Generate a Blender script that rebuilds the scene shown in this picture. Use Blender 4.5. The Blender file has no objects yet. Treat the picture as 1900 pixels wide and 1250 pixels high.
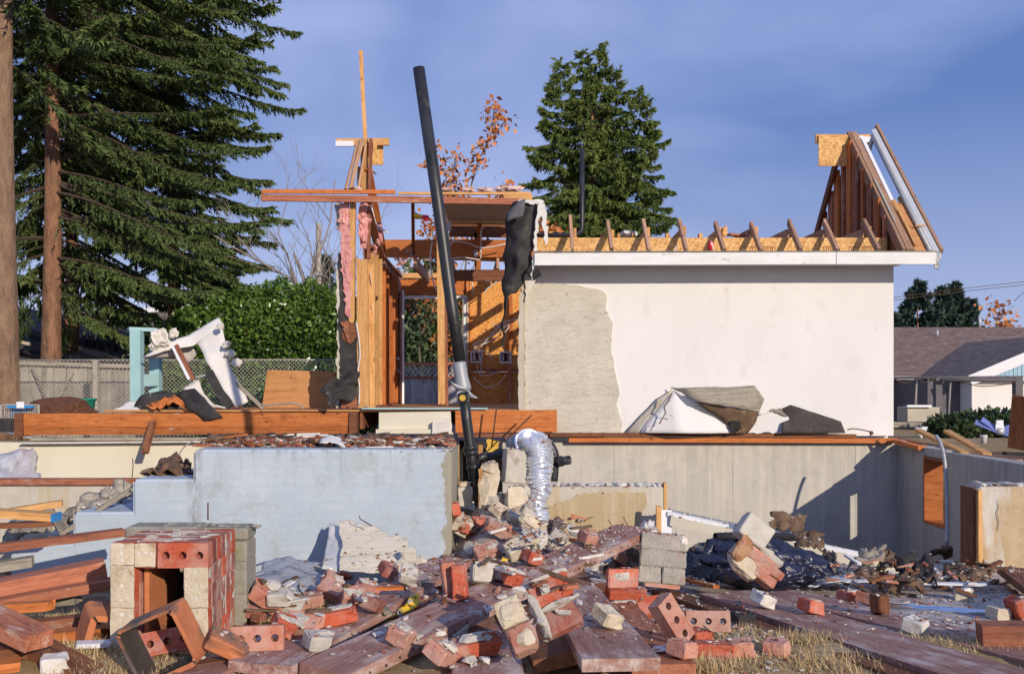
import bpy, bmesh, math, random
import numpy as np
from mathutils.geometry import tessellate_polygon
from mathutils import Vector, Matrix, noise, Euler

random.seed(7); rng = np.random.default_rng(7)
R = math.radians
scn = bpy.context.scene
COL = scn.collection

# ---------------------------------------------------------------- camera, light, sky, exposure
EYE, FPX, CX, HY = 1.25, 1745.0, 950.0, 710.0
cam = bpy.data.cameras.new('camera'); cam_o = bpy.data.objects.new('camera', cam); COL.objects.link(cam_o)
cam.sensor_width = 36; cam.lens = 36 * FPX / 1900
cam.shift_y = (HY - 625) / 1900
cam.clip_start = .05; cam.clip_end = 3000
cam_o.location = (0, 0, EYE); cam_o.rotation_euler = (R(90), 0, 0)
scn.camera = cam_o

SUN_AZ, SUN_EL = 31.0, 18.5          # sun stands behind the camera, to the right
sd = Vector((math.sin(R(SUN_AZ)) * math.cos(R(SUN_EL)), -math.cos(R(SUN_AZ)) * math.cos(R(SUN_EL)), math.sin(R(SUN_EL))))
sun = bpy.data.lights.new('sun', 'SUN'); sun.energy = 3.9; sun.angle = R(.5); sun.color = (1, .87, .71)
sun_o = bpy.data.objects.new('sun', sun); COL.objects.link(sun_o)
sun_o.rotation_euler = (-sd).to_track_quat('-Z', 'Y').to_euler(); sun_o.location = (5, -10, 12)

world = bpy.data.worlds.new('World'); scn.world = world; world.use_nodes = True
nt = world.node_tree; nt.nodes.clear()
def N(t, **k):
    n = nt.nodes.new(t)
    for a, b in k.items(): setattr(n, a, b)
    return n
sky = N('ShaderNodeTexSky', sky_type='NISHITA', sun_disc=False, sun_elevation=R(SUN_EL), sun_rotation=R(180 - SUN_AZ))
sky.air_density = 1.0; sky.dust_density = .6; sky.ozone_density = 2.0
tc = N('ShaderNodeTexCoord'); mp = N('ShaderNodeMapping'); mp.inputs['Scale'].default_value = (1.0, 1.0, 2.3)
mp.inputs['Location'].default_value = (.35, .1, .62)
mp.inputs['Rotation'].default_value = (0, R(9), 0)
n1 = N('ShaderNodeTexNoise'); n1.inputs['Scale'].default_value = 1.9; n1.inputs['Detail'].default_value = 5; n1.inputs['Roughness'].default_value = .46
n1.inputs['Distortion'].default_value = .3
nt.links.new(tc.outputs['Generated'], mp.inputs['Vector']); nt.links.new(mp.outputs[0], n1.inputs['Vector'])
cr = N('ShaderNodeValToRGB')                     # thin grey-violet cloud veil, darker and lighter swells
cr.color_ramp.elements[0].position = .42; cr.color_ramp.elements[0].color = (.92, 1.62, 3.95, 1)
cr.color_ramp.elements[1].position = .62; cr.color_ramp.elements[1].color = (2.7, 3.35, 5.9, 1)
nt.links.new(n1.outputs['Fac'], cr.inputs[0])
sep = N('ShaderNodeSeparateXYZ'); nt.links.new(tc.outputs['Generated'], sep.inputs[0])
hz = N('ShaderNodeMapRange'); hz.inputs['From Min'].default_value = -.02; hz.inputs['From Max'].default_value = .27
hz.inputs['To Min'].default_value = 1; hz.inputs['To Max'].default_value = 0
nt.links.new(sep.outputs['Z'], hz.inputs['Value'])
mh = N('ShaderNodeMix', data_type='RGBA'); mh.inputs['B'].default_value = (4.7, 5.1, 7.1, 1)
nt.links.new(cr.outputs[0], mh.inputs['A'])
ml = N('ShaderNodeMath', operation='MULTIPLY'); ml.inputs[1].default_value = .7
nt.links.new(hz.outputs[0], ml.inputs[0]); nt.links.new(ml.outputs[0], mh.inputs['Factor'])
mx = N('ShaderNodeMix', data_type='RGBA'); mx.inputs['Factor'].default_value = .9
nt.links.new(sky.outputs[0], mx.inputs['A']); nt.links.new(mh.outputs['Result'], mx.inputs['B'])
bg = N('ShaderNodeBackground'); bg.inputs['Strength'].default_value = .135
ow = N('ShaderNodeOutputWorld'); nt.links.new(mx.outputs['Result'], bg.inputs[0]); nt.links.new(bg.outputs[0], ow.inputs[0])

scn.view_settings.view_transform = 'Standard'; scn.view_settings.look = 'None'
scn.view_settings.exposure = 0.0; scn.view_settings.gamma = 1.0; scn.view_settings.use_curve_mapping = False
scn.render.engine = 'CYCLES'; scn.cycles.max_bounces = 6; scn.cycles.use_denoising = True

# ---------------------------------------------------------------- helpers
def P(px, py, d):
    """world point seen at photograph pixel (px, py) at distance d"""
    return Vector(((px - CX) / FPX * d, d, EYE - (py - HY) / FPX * d))

def link(name, me, mat=None, parent=None, M=None):
    o = bpy.data.objects.new(name, me)
    COL.objects.link(o)
    if mat is not None and len(me.materials) == 0: me.materials.append(mat)
    if M is None: M = Matrix()
    if parent is not None:
        o.parent = parent
        M = PW[parent.name].inverted() @ M
        # parents may be nested: PW stores the intended world matrix of each parent
    o.matrix_basis = M
    PW[o.name] = (PW[parent.name] @ M) if parent is not None else M
    return o
PW = {}

def tag(o, label=None, cat=None, group=None, kind=None):
    if label: o['label'] = label
    if cat: o['category'] = cat
    if group: o['group'] = group
    if kind: o['kind'] = kind
    return o

def thing(name, loc, label, cat, group=None, kind=None):
    o = bpy.data.objects.new(name, None); COL.objects.link(o)
    o.empty_display_size = .1
    M = Matrix.Translation(Vector(loc)); o.matrix_basis = M; PW[o.name] = M
    return tag(o, label, cat, group, kind)

def mesh(name, verts, faces, smooth=False):
    me = bpy.data.meshes.new(name); me.from_pydata([tuple(v) for v in verts], [], faces); me.validate(); me.update()
    if smooth:
        me.polygons.foreach_set('use_smooth', [True] * len(me.polygons))
    return me

def bm_mesh(name, bm, smooth=False):
    me = bpy.data.meshes.new(name); bmesh.ops.recalc_face_normals(bm, faces=bm.faces); bm.to_mesh(me); bm.free()
    if smooth: me.polygons.foreach_set('use_smooth', [True] * len(me.polygons))
    return me

def recentre(me, M=None):
    """move mesh vertices (world) so origin is at the base centre; returns the translation matrix"""
    n = len(me.vertices); a = np.empty(n * 3, 'f'); me.vertices.foreach_get('co', a); a = a.reshape(-1, 3)
    c = (a.min(0) + a.max(0)) / 2; c[2] = a[:, 2].min()
    me.vertices.foreach_set('co', (a - c).ravel()); me.update()
    return Matrix.Translation(Vector(c.tolist()))

def place(name, me, mat, parent=None, smooth=False):
    """link a mesh whose vertices are in world coordinates"""
    M = recentre(me)
    if smooth: me.polygons.foreach_set('use_smooth', [True] * len(me.polygons))
    return link(name, me, mat, parent, M)

def fbm(p, s, o=3):
    return noise.fractal(Vector(p) * s, 1.0, 2.0, o)

def box_bm(sx, sy, sz, bev=.004, jit=0.0):
    bm = bmesh.new(); bmesh.ops.create_cube(bm, size=1)
    for v in bm.verts: v.co = Vector((v.co.x * sx, v.co.y * sy, v.co.z * sz)) + Vector([random.uniform(-jit, jit) for _ in range(3)])
    if bev > 0: bmesh.ops.bevel(bm, geom=list(bm.edges), offset=bev, segments=1, affect='EDGES')
    return bm

def frame(p0, p1, up=(0, 0, 1)):
    x = (Vector(p1) - Vector(p0)); L = x.length; x.normalize()
    z = Vector(up); y = z.cross(x)
    if y.length < 1e-4: y = Vector((0, 1, 0)).cross(x)
    y.normalize(); z = x.cross(y)
    M = Matrix((x, y, z)).transposed().to_4x4(); M.translation = (Vector(p0) + Vector(p1)) / 2
    return M, L

def board(name, p0, p1, w, t, mat, parent=None, up=(0, 0, 1), bev=.003, rag=0.0, warp=0.0, drop=True):
    """a timber from p0 to p1 (centre line of its TOP face when drop), width w across, thickness t along up"""
    M, L = frame(p0, p1, up)
    bm = bmesh.new(); seg = max(1, min(14, int(L / .25))) if (warp or rag) else 1
    if rag: seg = max(seg, 5)
    nw = 4 if rag else 1
    ph = random.random() * 9
    vs = {}
    for i in range(seg + 1):
        for j in range(nw + 1):
            for k in (0, 1):
                x = -L / 2 + L * i / seg
                if rag and i in (0, seg):
                    x += (-1 if i else 1) * abs(random.gauss(0, rag))
                dz = warp * math.sin(ph + 3.1 * i / seg) ; dy = .5 * warp * math.sin(ph * 2 + 2.3 * i / seg)
                vs[i, j, k] = bm.verts.new((x, -w / 2 + w * j / nw + dy, (-t if drop else -t / 2) + t * k + dz))
    for i in range(seg):
        for j in range(nw):
            bm.faces.new([vs[i, j, 1], vs[i + 1, j, 1], vs[i + 1, j + 1, 1], vs[i, j + 1, 1]])
            bm.faces.new([vs[i, j, 0], vs[i, j + 1, 0], vs[i + 1, j + 1, 0], vs[i + 1, j, 0]])
        bm.faces.new([vs[i, 0, 0], vs[i + 1, 0, 0], vs[i + 1, 0, 1], vs[i, 0, 1]])
        bm.faces.new([vs[i, nw, 0], vs[i, nw, 1], vs[i + 1, nw, 1], vs[i + 1, nw, 0]])
    for j in range(nw):
        bm.faces.new([vs[0, j, 0], vs[0, j, 1], vs[0, j + 1, 1], vs[0, j + 1, 0]])
        bm.faces.new([vs[seg, j, 0], vs[seg, j + 1, 0], vs[seg, j + 1, 1], vs[seg, j, 1]])
    if bev:
        es = [e for e in bm.edges if len(e.link_faces) == 2 and e.calc_face_angle(0) > .8]
        bmesh.ops.bevel(bm, geom=es, offset=bev, segments=1, affect='EDGES')
    me = bm_mesh(name, bm)
    return link(name, me, mat, parent, M)

def blockbox(name, lo, hi, mat, parent=None, bev=.004):
    """axis-aligned box from corner lo to corner hi"""
    lo, hi = Vector(lo), Vector(hi); s = hi - lo
    bm = box_bm(abs(s.x), abs(s.y), abs(s.z), bev); me = bm_mesh(name, bm)
    return link(name, me, mat, parent, Matrix.Translation((lo + hi) / 2))

def hull_mesh(name, size, n=14, rough=.25, sub=0, amp=.0, seed=None):
    rs = random.Random(seed if seed is not None else random.random())
    bm = bmesh.new()
    for i in range(n):
        v = Vector((rs.uniform(-1, 1), rs.uniform(-1, 1), rs.uniform(-1, 1)))
        m = max(abs(v.x), abs(v.y), abs(v.z)); m = m * (1 - 1.6 * min(rough, .5)) + v.length * 1.6 * min(rough, .5) if n > 12 else m; v = v / m * (1 - rough * rs.random())
        bm.verts.new((v.x * size[0] / 2, v.y * size[1] / 2, v.z * size[2] / 2))
    r = bmesh.ops.convex_hull(bm, input=bm.verts)
    bmesh.ops.delete(bm, geom=[v for v in bm.verts if not v.link_faces], context='VERTS')
    if sub:
        bmesh.ops.triangulate(bm, faces=bm.faces)
        bmesh.ops.subdivide_edges(bm, edges=bm.edges, cuts=sub, use_grid_fill=True)
        k = rs.random() * 50
        for v in bm.verts:
            s = 9 / max(size)
            v.co += v.co.normalized() * amp * noise.noise(v.co * s + Vector((k, k, k))) + Vector((0, 0, 0))
    return bm_mesh(name, bm)

def sheet(name, c, mat, parent=None, nx=14, ny=10, amp=.02, fs=4.0, thick=.006, rag=.12, bow=0.0, seed=1.0, smooth=True, holes=0.0):
    """a torn, crumpled sheet over four corner points c (world), ragged along its edges"""
    c = [Vector(p) for p in c]
    nrm = (c[1] - c[0]).cross(c[3] - c[0]).normalized()
    pts = []
    for j in range(ny + 1):
        for i in range(nx + 1):
            u, v = i / nx, j / ny
            # ragged rim: shrink u, v by noise
            ru = rag * (.5 + noise.noise(Vector((v * 6, seed, 3.3)))) ; rv = rag * (.5 + noise.noise(Vector((u * 6, seed, 7.7))))
            uu = ru / 2 * abs(noise.noise(Vector((v * 19, seed, 1)))) * 4 * (1 - u) + u * (1 - ru * abs(noise.noise(Vector((v * 17, seed, 5)))) * 1.6)
            vv = rv / 2 * abs(noise.noise(Vector((u * 19, seed, 2)))) * 4 * (1 - v) + v * (1 - rv * abs(noise.noise(Vector((u * 17, seed, 6)))) * 1.6)
            p = (c[0] * (1 - uu) + c[1] * uu) * (1 - vv) + (c[3] * (1 - uu) + c[2] * uu) * vv
            q = p * fs + Vector((seed * 5, seed, seed * 2))
            a = noise.fractal(q, .8, 2.1, 3)
            a = a - .6 * abs(noise.noise(q * 1.7)) 
            p = p + nrm * (a * amp + bow * (1 - (2 * uu - 1) ** 2))
            pts.append(p)
    faces = []
    for j in range(ny):
        for i in range(nx):
            if holes and noise.noise(Vector((i * .55, j * .55, seed * 3))) > 1 - holes and 0 < i < nx - 1: continue
            a = j * (nx + 1) + i
            faces.append((a, a + 1, a + nx + 2, a + nx + 1))
    me = mesh(name, pts, faces, smooth)
    o = place(name, me, mat, parent, smooth)
    m = o.modifiers.new('thickness', 'SOLIDIFY'); m.thickness = thick; m.offset = 0
    return o

def slab(name, pts, d, t, mat, parent=None, jag=0.0, jstep=.05, dz=None, bev=0.0):
    """prism: outline pts in photo pixels at distance d, thickness t going away from the camera"""
    W = [P(x, y, d if dz is None else dz(x, y)) for x, y in pts]
    if jag:
        out = []
        for i, a in enumerate(W):
            b = W[(i + 1) % len(W)]; L = (b - a).length; n = max(1, int(L / jstep))
            for k in range(n):
                p = a.lerp(b, k / n)
                if k: p = p + Vector((random.gauss(0, jag), 0, random.gauss(0, jag)))
                out.append(p)
        W = out
    n = len(W); V = W + [w + Vector((0, t, 0)) for w in W]
    tri_ = tessellate_polygon([[Vector((w.x, w.z, 0)) for w in W]])
    F = [tuple(q) for q in tri_] + [tuple(i + n for i in q[::-1]) for q in tri_] + [(i, i + n, (i + 1) % n + n, (i + 1) % n) for i in range(n)]
    bm = bmesh.new(); vv = [bm.verts.new(v) for v in V]
    for f in F:
        try: bm.faces.new([vv[i] for i in f])
        except ValueError: pass
    me = bm_mesh(name, bm)
    return place(name, me, mat, parent)

def facets(name, V, F, mat, parent=None, thick=.012, cuts=3, amp=.01, fs=6, smooth=True):
    """folded sheet: 3D points V joined by faces F, subdivided and roughened, real thickness"""
    bm = bmesh.new(); vv = [bm.verts.new(v) for v in V]
    for f in F: bm.faces.new([vv[i] for i in f])
    bmesh.ops.triangulate(bm, faces=bm.faces)
    bmesh.ops.subdivide_edges(bm, edges=bm.edges, cuts=cuts, use_grid_fill=True)
    for v in bm.verts:
        q = v.co * fs
        v.co += Vector((noise.noise(q), noise.noise(q + Vector((9, 3, 1))), noise.noise(q + Vector((2, 7, 4))))) * amp
    me = bpy.data.meshes.new(name); bm.normal_update(); bm.to_mesh(me); bm.free()
    o = place(name, me, mat, parent, smooth)
    m = o.modifiers.new('thickness', 'SOLIDIFY'); m.thickness = thick; m.offset = 0
    return o

def tube(name, pts, rad, mat, parent=None, n=12, cap=True, rings=None, inner=0.0, smooth=True):
    pts = [Vector(p) for p in pts]; rad = rad if isinstance(rad, (list, tuple)) else [rad] * len(pts)
    V, F = [], []
    t0 = (pts[1] - pts[0]).normalized(); a = Vector((1, 0, 0)) if abs(t0.x) < .8 else Vector((0, 1, 0))
    u = t0.cross(a).normalized()
    for i, p in enumerate(pts):
        t = (pts[min(i + 1, len(pts) - 1)] - pts[max(i - 1, 0)]).normalized()
        u = (u - t * u.dot(t)).normalized(); w = t.cross(u)
        for k in range(n):
            an = 2 * math.pi * k / n
            V.append(p + (u * math.cos(an) + w * math.sin(an)) * rad[i])
    m = len(pts)
    for i in range(m - 1):
        for k in range(n):
            F.append((i * n + k, i * n + (k + 1) % n, (i + 1) * n + (k + 1) % n, (i + 1) * n + k))
    if cap and not inner:
        F.append(tuple(range(n - 1, -1, -1))); F.append(tuple(range((m - 1) * n, m * n)))
    me = mesh(name, V, F)
    if smooth:
        me.polygons.foreach_set('use_smooth', [len(p.vertices) == 4 for p in me.polygons])
    M = recentre(me); o = link(name, me, mat, parent, M)
    if inner:
        s = o.modifiers.new('wall', 'SOLIDIFY'); s.thickness = inner; s.offset = -1
    return o

def curve_pts(ctrl, n=10):
    """Catmull-Rom through ctrl"""
    c = [Vector(p) for p in ctrl]; c = [c[0] * 2 - c[1]] + c + [c[-1] * 2 - c[-2]]
    out = []
    for i in range(1, len(c) - 2):
        for k in range(n):
            t = k / n
            out.append(.5 * ((2 * c[i]) + (c[i + 1] - c[i - 1]) * t + (2 * c[i - 1] - 5 * c[i] + 4 * c[i + 1] - c[i + 2]) * t * t + (3 * c[i] - c[i - 1] - 3 * c[i + 1] + c[i + 2]) * t ** 3))
    out.append(c[-2]); return out

# ---------------------------------------------------------------- materials
def material(name):
    m = bpy.data.materials.new(name); m.use_nodes = True
    t = m.node_tree; b = t.nodes['Principled BSDF']
    return m, t, b

def ramp(t, fac, stops):
    r = t.nodes.new('ShaderNodeValToRGB'); e = r.color_ramp.elements
    while len(e) < len(stops): e.new(.5)
    for i, (p, c) in enumerate(stops):
        e[i].position = p; e[i].color = (*c, 1)
    t.links.new(fac, r.inputs[0]); return r.outputs[0]

def coords(t, stretch=(1, 1, 1), rand=True):
    tc = t.nodes.new('ShaderNodeTexCoord'); mp = t.nodes.new('ShaderNodeMapping'); mp.inputs['Scale'].default_value = stretch
    t.links.new(tc.outputs['Object'], mp.inputs['Vector'])
    if rand:
        oi = t.nodes.new('ShaderNodeObjectInfo'); m = t.nodes.new('ShaderNodeMath'); m.operation = 'MULTIPLY'; m.inputs[1].default_value = 37
        t.links.new(oi.outputs['Random'], m.inputs[0]); t.links.new(m.outputs[0], mp.inputs['Location'])
    return mp.outputs[0]

def noi(t, vec, scale, detail=4, rough=.6, dist=0.0):
    n = t.nodes.new('ShaderNodeTexNoise'); n.inputs['Scale'].default_value = scale; n.inputs['Detail'].default_value = detail
    n.inputs['Roughness'].default_value = rough; n.inputs['Distortion'].default_value = dist
    t.links.new(vec, n.inputs['Vector']); return n.outputs['Fac']

def mixc(t, fac, a, b, mode='MIX'):
    m = t.nodes.new('ShaderNodeMix'); m.data_type = 'RGBA'; m.blend_type = mode
    for s, v in (('Factor', fac), ('A', a), ('B', b)):
        if isinstance(v, (float, int)): m.inputs[s].default_value = v
        elif isinstance(v, tuple): m.inputs[s].default_value = (*v, 1)
        else: t.links.new(v, m.inputs[s])
    return m.outputs['Result']

def mathn(t, op, a, b=0.0, clamp=False):
    m = t.nodes.new('ShaderNodeMath'); m.operation = op; m.use_clamp = clamp
    for i, v in enumerate((a, b)):
        if isinstance(v, (float, int)): m.inputs[i].default_value = v
        else: t.links.new(v, m.inputs[i])
    return m.outputs[0]

def step(t, v, lo, hi):
    m = t.nodes.new('ShaderNodeMapRange'); m.inputs['From Min'].default_value = lo; m.inputs['From Max'].default_value = hi
    t.links.new(v, m.inputs['Value']); return m.outputs[0]

def bump(t, b, h, strength=.3, dist=.01):
    n = t.nodes.new('ShaderNodeBump'); n.inputs['Strength'].default_value = strength; n.inputs['Distance'].default_value = dist
    t.links.new(h, n.inputs['Height']); t.links.new(n.outputs[0], b.inputs['Normal'])

def vary(t, col, amt=.25):
    """object-to-object value variation"""
    oi = t.nodes.new('ShaderNodeObjectInfo'); h = t.nodes.new('ShaderNodeHueSaturation')
    v = mathn(t, 'MULTIPLY_ADD', oi.outputs['Random'], amt * 2); t.nodes[-1].inputs[2].default_value = 1 - amt
    t.links.new(v, h.inputs['Value']); t.links.new(col, h.inputs['Color']); return h.outputs[0]

def plain(name, c1, c2, scale=6, rough=.85, bs=40, bst=.3, bd=.006, stain=None, sscale=2.0, slo=.55, shi=.7, var=.08, spec=.3, stretch=(1, 1, 1), speck=None, metal=0.0):
    m, t, b = material(name); v = coords(t, stretch)
    col = ramp(t, noi(t, v, scale, 6), [(.3, c1), (.7, c2)])
    if stain: col = mixc(t, step(t, noi(t, v, sscale, 7, .65), slo, shi), col, stain)
    if speck: col = mixc(t, step(t, noi(t, v, bs * .8, 2), .62, .68), col, speck)
    if var: col = vary(t, col, var)
    t.links.new(col, b.inputs['Base Color']); b.inputs['Roughness'].default_value = rough
    b.inputs['Specular IOR Level'].default_value = spec; b.inputs['Metallic'].default_value = metal
    if bst: bump(t, b, noi(t, v, bs, 5, .65), bst, bd)
    return m

def wood(name, c1, c2, dark, white=None, wamt=(.6, .7), grain=1.0, var=.22, rough=.75, axis='x'):
    m, t, b = material(name)
    st = {'x': (1.2, 14, 14), 'z': (14, 14, 1.2), 'y': (14, 1.2, 14)}[axis]
    v = coords(t, st); v2 = coords(t, (1, 1, 1))
    g = noi(t, v, 2.2 * grain, 7, .65, .6)
    col = ramp(t, g, [(.25, dark), (.45, c1), (.75, c2)])
    fine = noi(t, v, 11, 4, .7)
    col = mixc(t, .35, col, ramp(t, fine, [(.35, (.25, .25, .25)), (.6, (1, 1, 1))]), 'MULTIPLY')
    vo = t.nodes.new('ShaderNodeTexVoronoi'); kv = coords(t, {'x': (3, 6, 6), 'z': (6, 6, 3), 'y': (6, 3, 6)}[axis]); t.links.new(kv, vo.inputs['Vector']); vo.inputs['Scale'].default_value = 1.2
    knot = mathn(t, 'SUBTRACT', 1.0, step(t, vo.outputs['Distance'], .05, .14))
    col = mixc(t, mathn(t, 'MULTIPLY', knot, .75), col, tuple(x * .35 for x in dark))
    blot = step(t, noi(t, v2, 4.5, 5), .55, .75)
    col = mixc(t, mathn(t, 'MULTIPLY', blot, .5), col, tuple(x * .7 for x in dark))
    if white:
        col = mixc(t, step(t, noi(t, coords(t, {'x': (1, 2.5, 2.5), 'z': (2.5, 2.5, 1), 'y': (2.5, 1, 2.5)}[axis]), 3.2, 8, .72), *wamt), col, white)
    col = vary(t, col, var)
    t.links.new(col, b.inputs['Base Color']); b.inputs['Roughness'].default_value = rough; b.inputs['Specular IOR Level'].default_value = .25
    bump(t, b, mathn(t, 'ADD', g, fine), .35, .004)
    return m

M = {}
M['wood_orange'] = wood('old fir timber', (.50, .155, .042), (.64, .235, .07), (.22, .06, .02), (.58, .44, .35), (.61, .70))
M['wood_tan'] = wood('fresh pine', (.62, .33, .12), (.76, .46, .2), (.36, .16, .055))
M['wood_tan_z'] = wood('fresh pine upright', (.62, .33, .12), (.76, .46, .2), (.36, .16, .055), axis='z')
M['wood_brown'] = wood('aged brown timber', (.22, .085, .04), (.33, .14, .07), (.09, .035, .02))
M['wood_red'] = wood('red-brown sawn timber', (.38, .135, .075), (.52, .22, .12), (.16, .06, .04), (.54, .42, .35), (.56, .70), var=.3)
M['wood_mauve'] = wood('weathered stained plank', (.36, .19, .15), (.46, .26, .21), (.19, .085, .065), (.62, .53, .48), (.50, .68), var=.1)
M['wood_grey'] = wood('grey rotten wood', (.33, .29, .23), (.46, .41, .33), (.12, .10, .08))
M['wood_rafter'] = wood('rafter', (.43, .25, .16), (.55, .35, .23), (.22, .11, .06))
M['fence_grey'] = wood('weathered fence board', (.36, .33, .28), (.50, .46, .39), (.17, .15, .12), axis='z', grain=.8)
M['paint_white'] = plain('flaking white paint', (.68, .68, .66), (.80, .80, .79), 5, .6, 30, .2, .003, stain=(.42, .34, .27), sscale=7, slo=.63, shi=.70, stretch=(.6, 2, 2))
M['paint_plain'] = plain('white trim paint', (.70, .71, .74), (.78, .79, .82), 8, .5, 40, .1, .002)
M['stucco'] = plain('white stucco', (.73, .715, .69), (.79, .78, .765), 1.2, .9, 60, .5, .010, stain=(.60, .56, .50), sscale=3.2, slo=.58, shi=.85, var=0, stretch=(1, 1, .6))
M['cream'] = plain('cream painted wall', (.66, .60, .46), (.73, .68, .55), 1.6, .85, 30, .15, .004, stain=(.50, .43, .30), sscale=2.6, slo=.6, shi=.8)
M['plaster'] = plain('broken plaster', (.58, .54, .48), (.72, .69, .64), 9, .9, 60, .4, .006, stain=(.40, .32, .25), sscale=8, slo=.6, shi=.72)
M['gypsum'] = plain('drywall paper', (.62, .60, .57), (.70, .68, .65), 4, .85, 50, .15, .003, stain=(.45, .38, .30), sscale=6, slo=.62, shi=.75)
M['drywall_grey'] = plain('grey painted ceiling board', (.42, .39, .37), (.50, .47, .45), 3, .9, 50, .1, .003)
M['mortar'] = plain('mortar', (.44, .41, .36), (.60, .56, .49), 12, .95, 45, .7, .010, stain=(.33, .27, .22), sscale=9, slo=.56, shi=.7)
M['mortar_tan'] = plain('tan mortar', (.55, .46, .33), (.70, .62, .48), 10, .95, 40, .8, .012, stain=(.36, .22, .12), sscale=7, slo=.55, shi=.68)
M['concrete_block'] = plain('grey mossy block', (.25, .24, .20), (.40, .38, .32), 14, .95, 70, .9, .01, stain=(.24, .24, .12), sscale=7, slo=.52, shi=.68)
M['black_pipe'] = plain('black plastic pipe', (.012, .012, .014), (.03, .03, .034), 5, .42, 30, .08, .002, stain=(.10, .09, .08), sscale=6, slo=.62, shi=.75, spec=.5)
M['tar_paper'] = plain('tar paper', (.018, .017, .018), (.05, .046, .045), 5, .75, 20, .5, .01, stain=(.13, .11, .10), sscale=8, slo=.60, shi=.72, spec=.4)
M['tar_brown'] = plain('brown backing board', (.10, .065, .04), (.20, .13, .08), 7, .9, 30, .4, .006, stain=(.34, .25, .16), sscale=9, slo=.6, shi=.7)
M['pink'] = plain('pink insulation', (.62, .24, .24), (.85, .46, .42), 14, 1.0, 60, 1.0, .02, stain=(.45, .12, .12), sscale=6, slo=.55, shi=.7, var=.1)
M['pale_pink'] = plain('pale insulation', (.68, .46, .40), (.82, .64, .56), 14, 1.0, 60, 1.0, .02)
M['yellow_ins'] = plain('yellow insulation', (.62, .38, .05), (.78, .52, .10), 9, 1.0, 60, .8, .02)
M['galv'] = plain('galvanised steel', (.32, .33, .34), (.46, .47, .48), 6, .5, 30, .2, .004, metal=.3, stain=(.25, .23, .22), sscale=6)
M['flash'] = plain('aluminium sheet', (.48, .49, .50), (.62, .62, .62), 5, .42, 22, .3, .006, metal=.25, stain=(.24, .22, .20), sscale=5)
M['chrome'] = plain('bright steel tube', (.62, .68, .80), (.70, .76, .86), 5, .18, 30, .03, .001, metal=1.0, var=0)
M['tape'] = plain('grey duct tape', (.28, .29, .31), (.36, .37, .39), 8, .5, 30, .4, .006, metal=.2)
M['teal'] = plain('pale turquoise paint', (.30, .50, .52), (.36, .57, .58), 5, .6, 30, .15, .003, stain=(.40, .45, .42), sscale=9, slo=.65, shi=.75)
M['yellow'] = plain('yellow plastic', (.78, .48, .02), (.86, .56, .03), 6, .5, 30, .2, .003, spec=.5)
M['red_plastic'] = plain('red plastic', (.62, .015, .02), (.72, .03, .03), 6, .5, 30, .1, .002, spec=.5)
M['green_plastic'] = plain('green plastic', (.01, .20, .13), (.02, .27, .18), 6, .5, 30, .1, .002)
M['blue_plastic'] = plain('blue plastic', (.02, .22, .55), (.04, .30, .66), 6, .5, 30, .1, .002)
M['wire'] = plain('white cable', (.62, .60, .58), (.72, .70, .68), 6, .5, 30, .05, .002)
M['wire_dark'] = plain('rusty wire', (.06, .035, .025), (.14, .07, .04), 9, .7, 30, .2, .002)
M['chain'] = plain('galvanised wire', (.40, .38, .33), (.55, .52, .46), 9, .5, 30, .1, .002, metal=.3)
M['bag'] = plain('blue-black plastic bag', (.009, .010, .024), (.022, .024, .058), 4, .24, 9, .9, .03, spec=.6, stain=(.08, .08, .10), sscale=7, slo=.66, shi=.8)
M['clay'] = plain('clay flue tile', (.48, .16, .07), (.62, .24, .10), 7, .85, 40, .35, .005, stain=(.13, .10, .09), sscale=3.5, slo=.50, shi=.62)
M['soot'] = plain('soot', (.015, .014, .014), (.04, .038, .036), 8, .95, 40, .5, .006)  # black deposit in the flue, also painted in for void and hole shade
M['rot'] = plain('rotten brown debris', (.08, .045, .028), (.22, .13, .08), 16, .95, 50, .8, .012, stain=(.36, .30, .24), sscale=13, slo=.58, shi=.68)
M['ply'] = wood('plywood', (.55, .26, .10), (.64, .34, .15), (.34, .14, .055), grain=.4, var=.03)
M['can_silver'] = plain('tin', (.6, .6, .6), (.7, .7, .7), 6, .3, 30, .02, .001, metal=.9)
M['trim_blue'] = plain('pale blue siding', (.30, .46, .58), (.35, .51, .63), 3, .8, 30, .1, .002)
M['dark_glass'] = plain('dark window', (.02, .025, .03), (.03, .035, .04), 3, .15, 30, 0, .002, spec=.6)
M['post_dark'] = plain('grey post', (.10, .095, .105), (.15, .14, .15), 6, .8, 30, .2, .003)
M['dark_roof'] = plain('dark metal roof', (.035, .033, .04), (.06, .055, .065), 3, .6, 30, .2, .004)
M['beige_wall'] = plain('beige shed wall', (.42, .37, .29), (.5, .45, .36), 3, .8, 30, .2, .004)
M['leaf_litter'] = plain('bark chips', (.09, .04, .025), (.2, .09, .05), 22, 1, 60, 1, .02)
M['purple'] = plain('lavender fan blade', (.14, .17, .42), (.18, .22, .50), 4, .4, 30, .05, .001)
M['fleece'] = plain('glossy foil duct', (.74, .76, .80), (.84, .86, .90), 6, .22, 26, .25, .004, metal=.72, spec=.6)
M['plastic_film'] = plain('milky film', (.60, .60, .60), (.72, .72, .72), 6, .35, 22, .4, .006, spec=.5)

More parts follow.
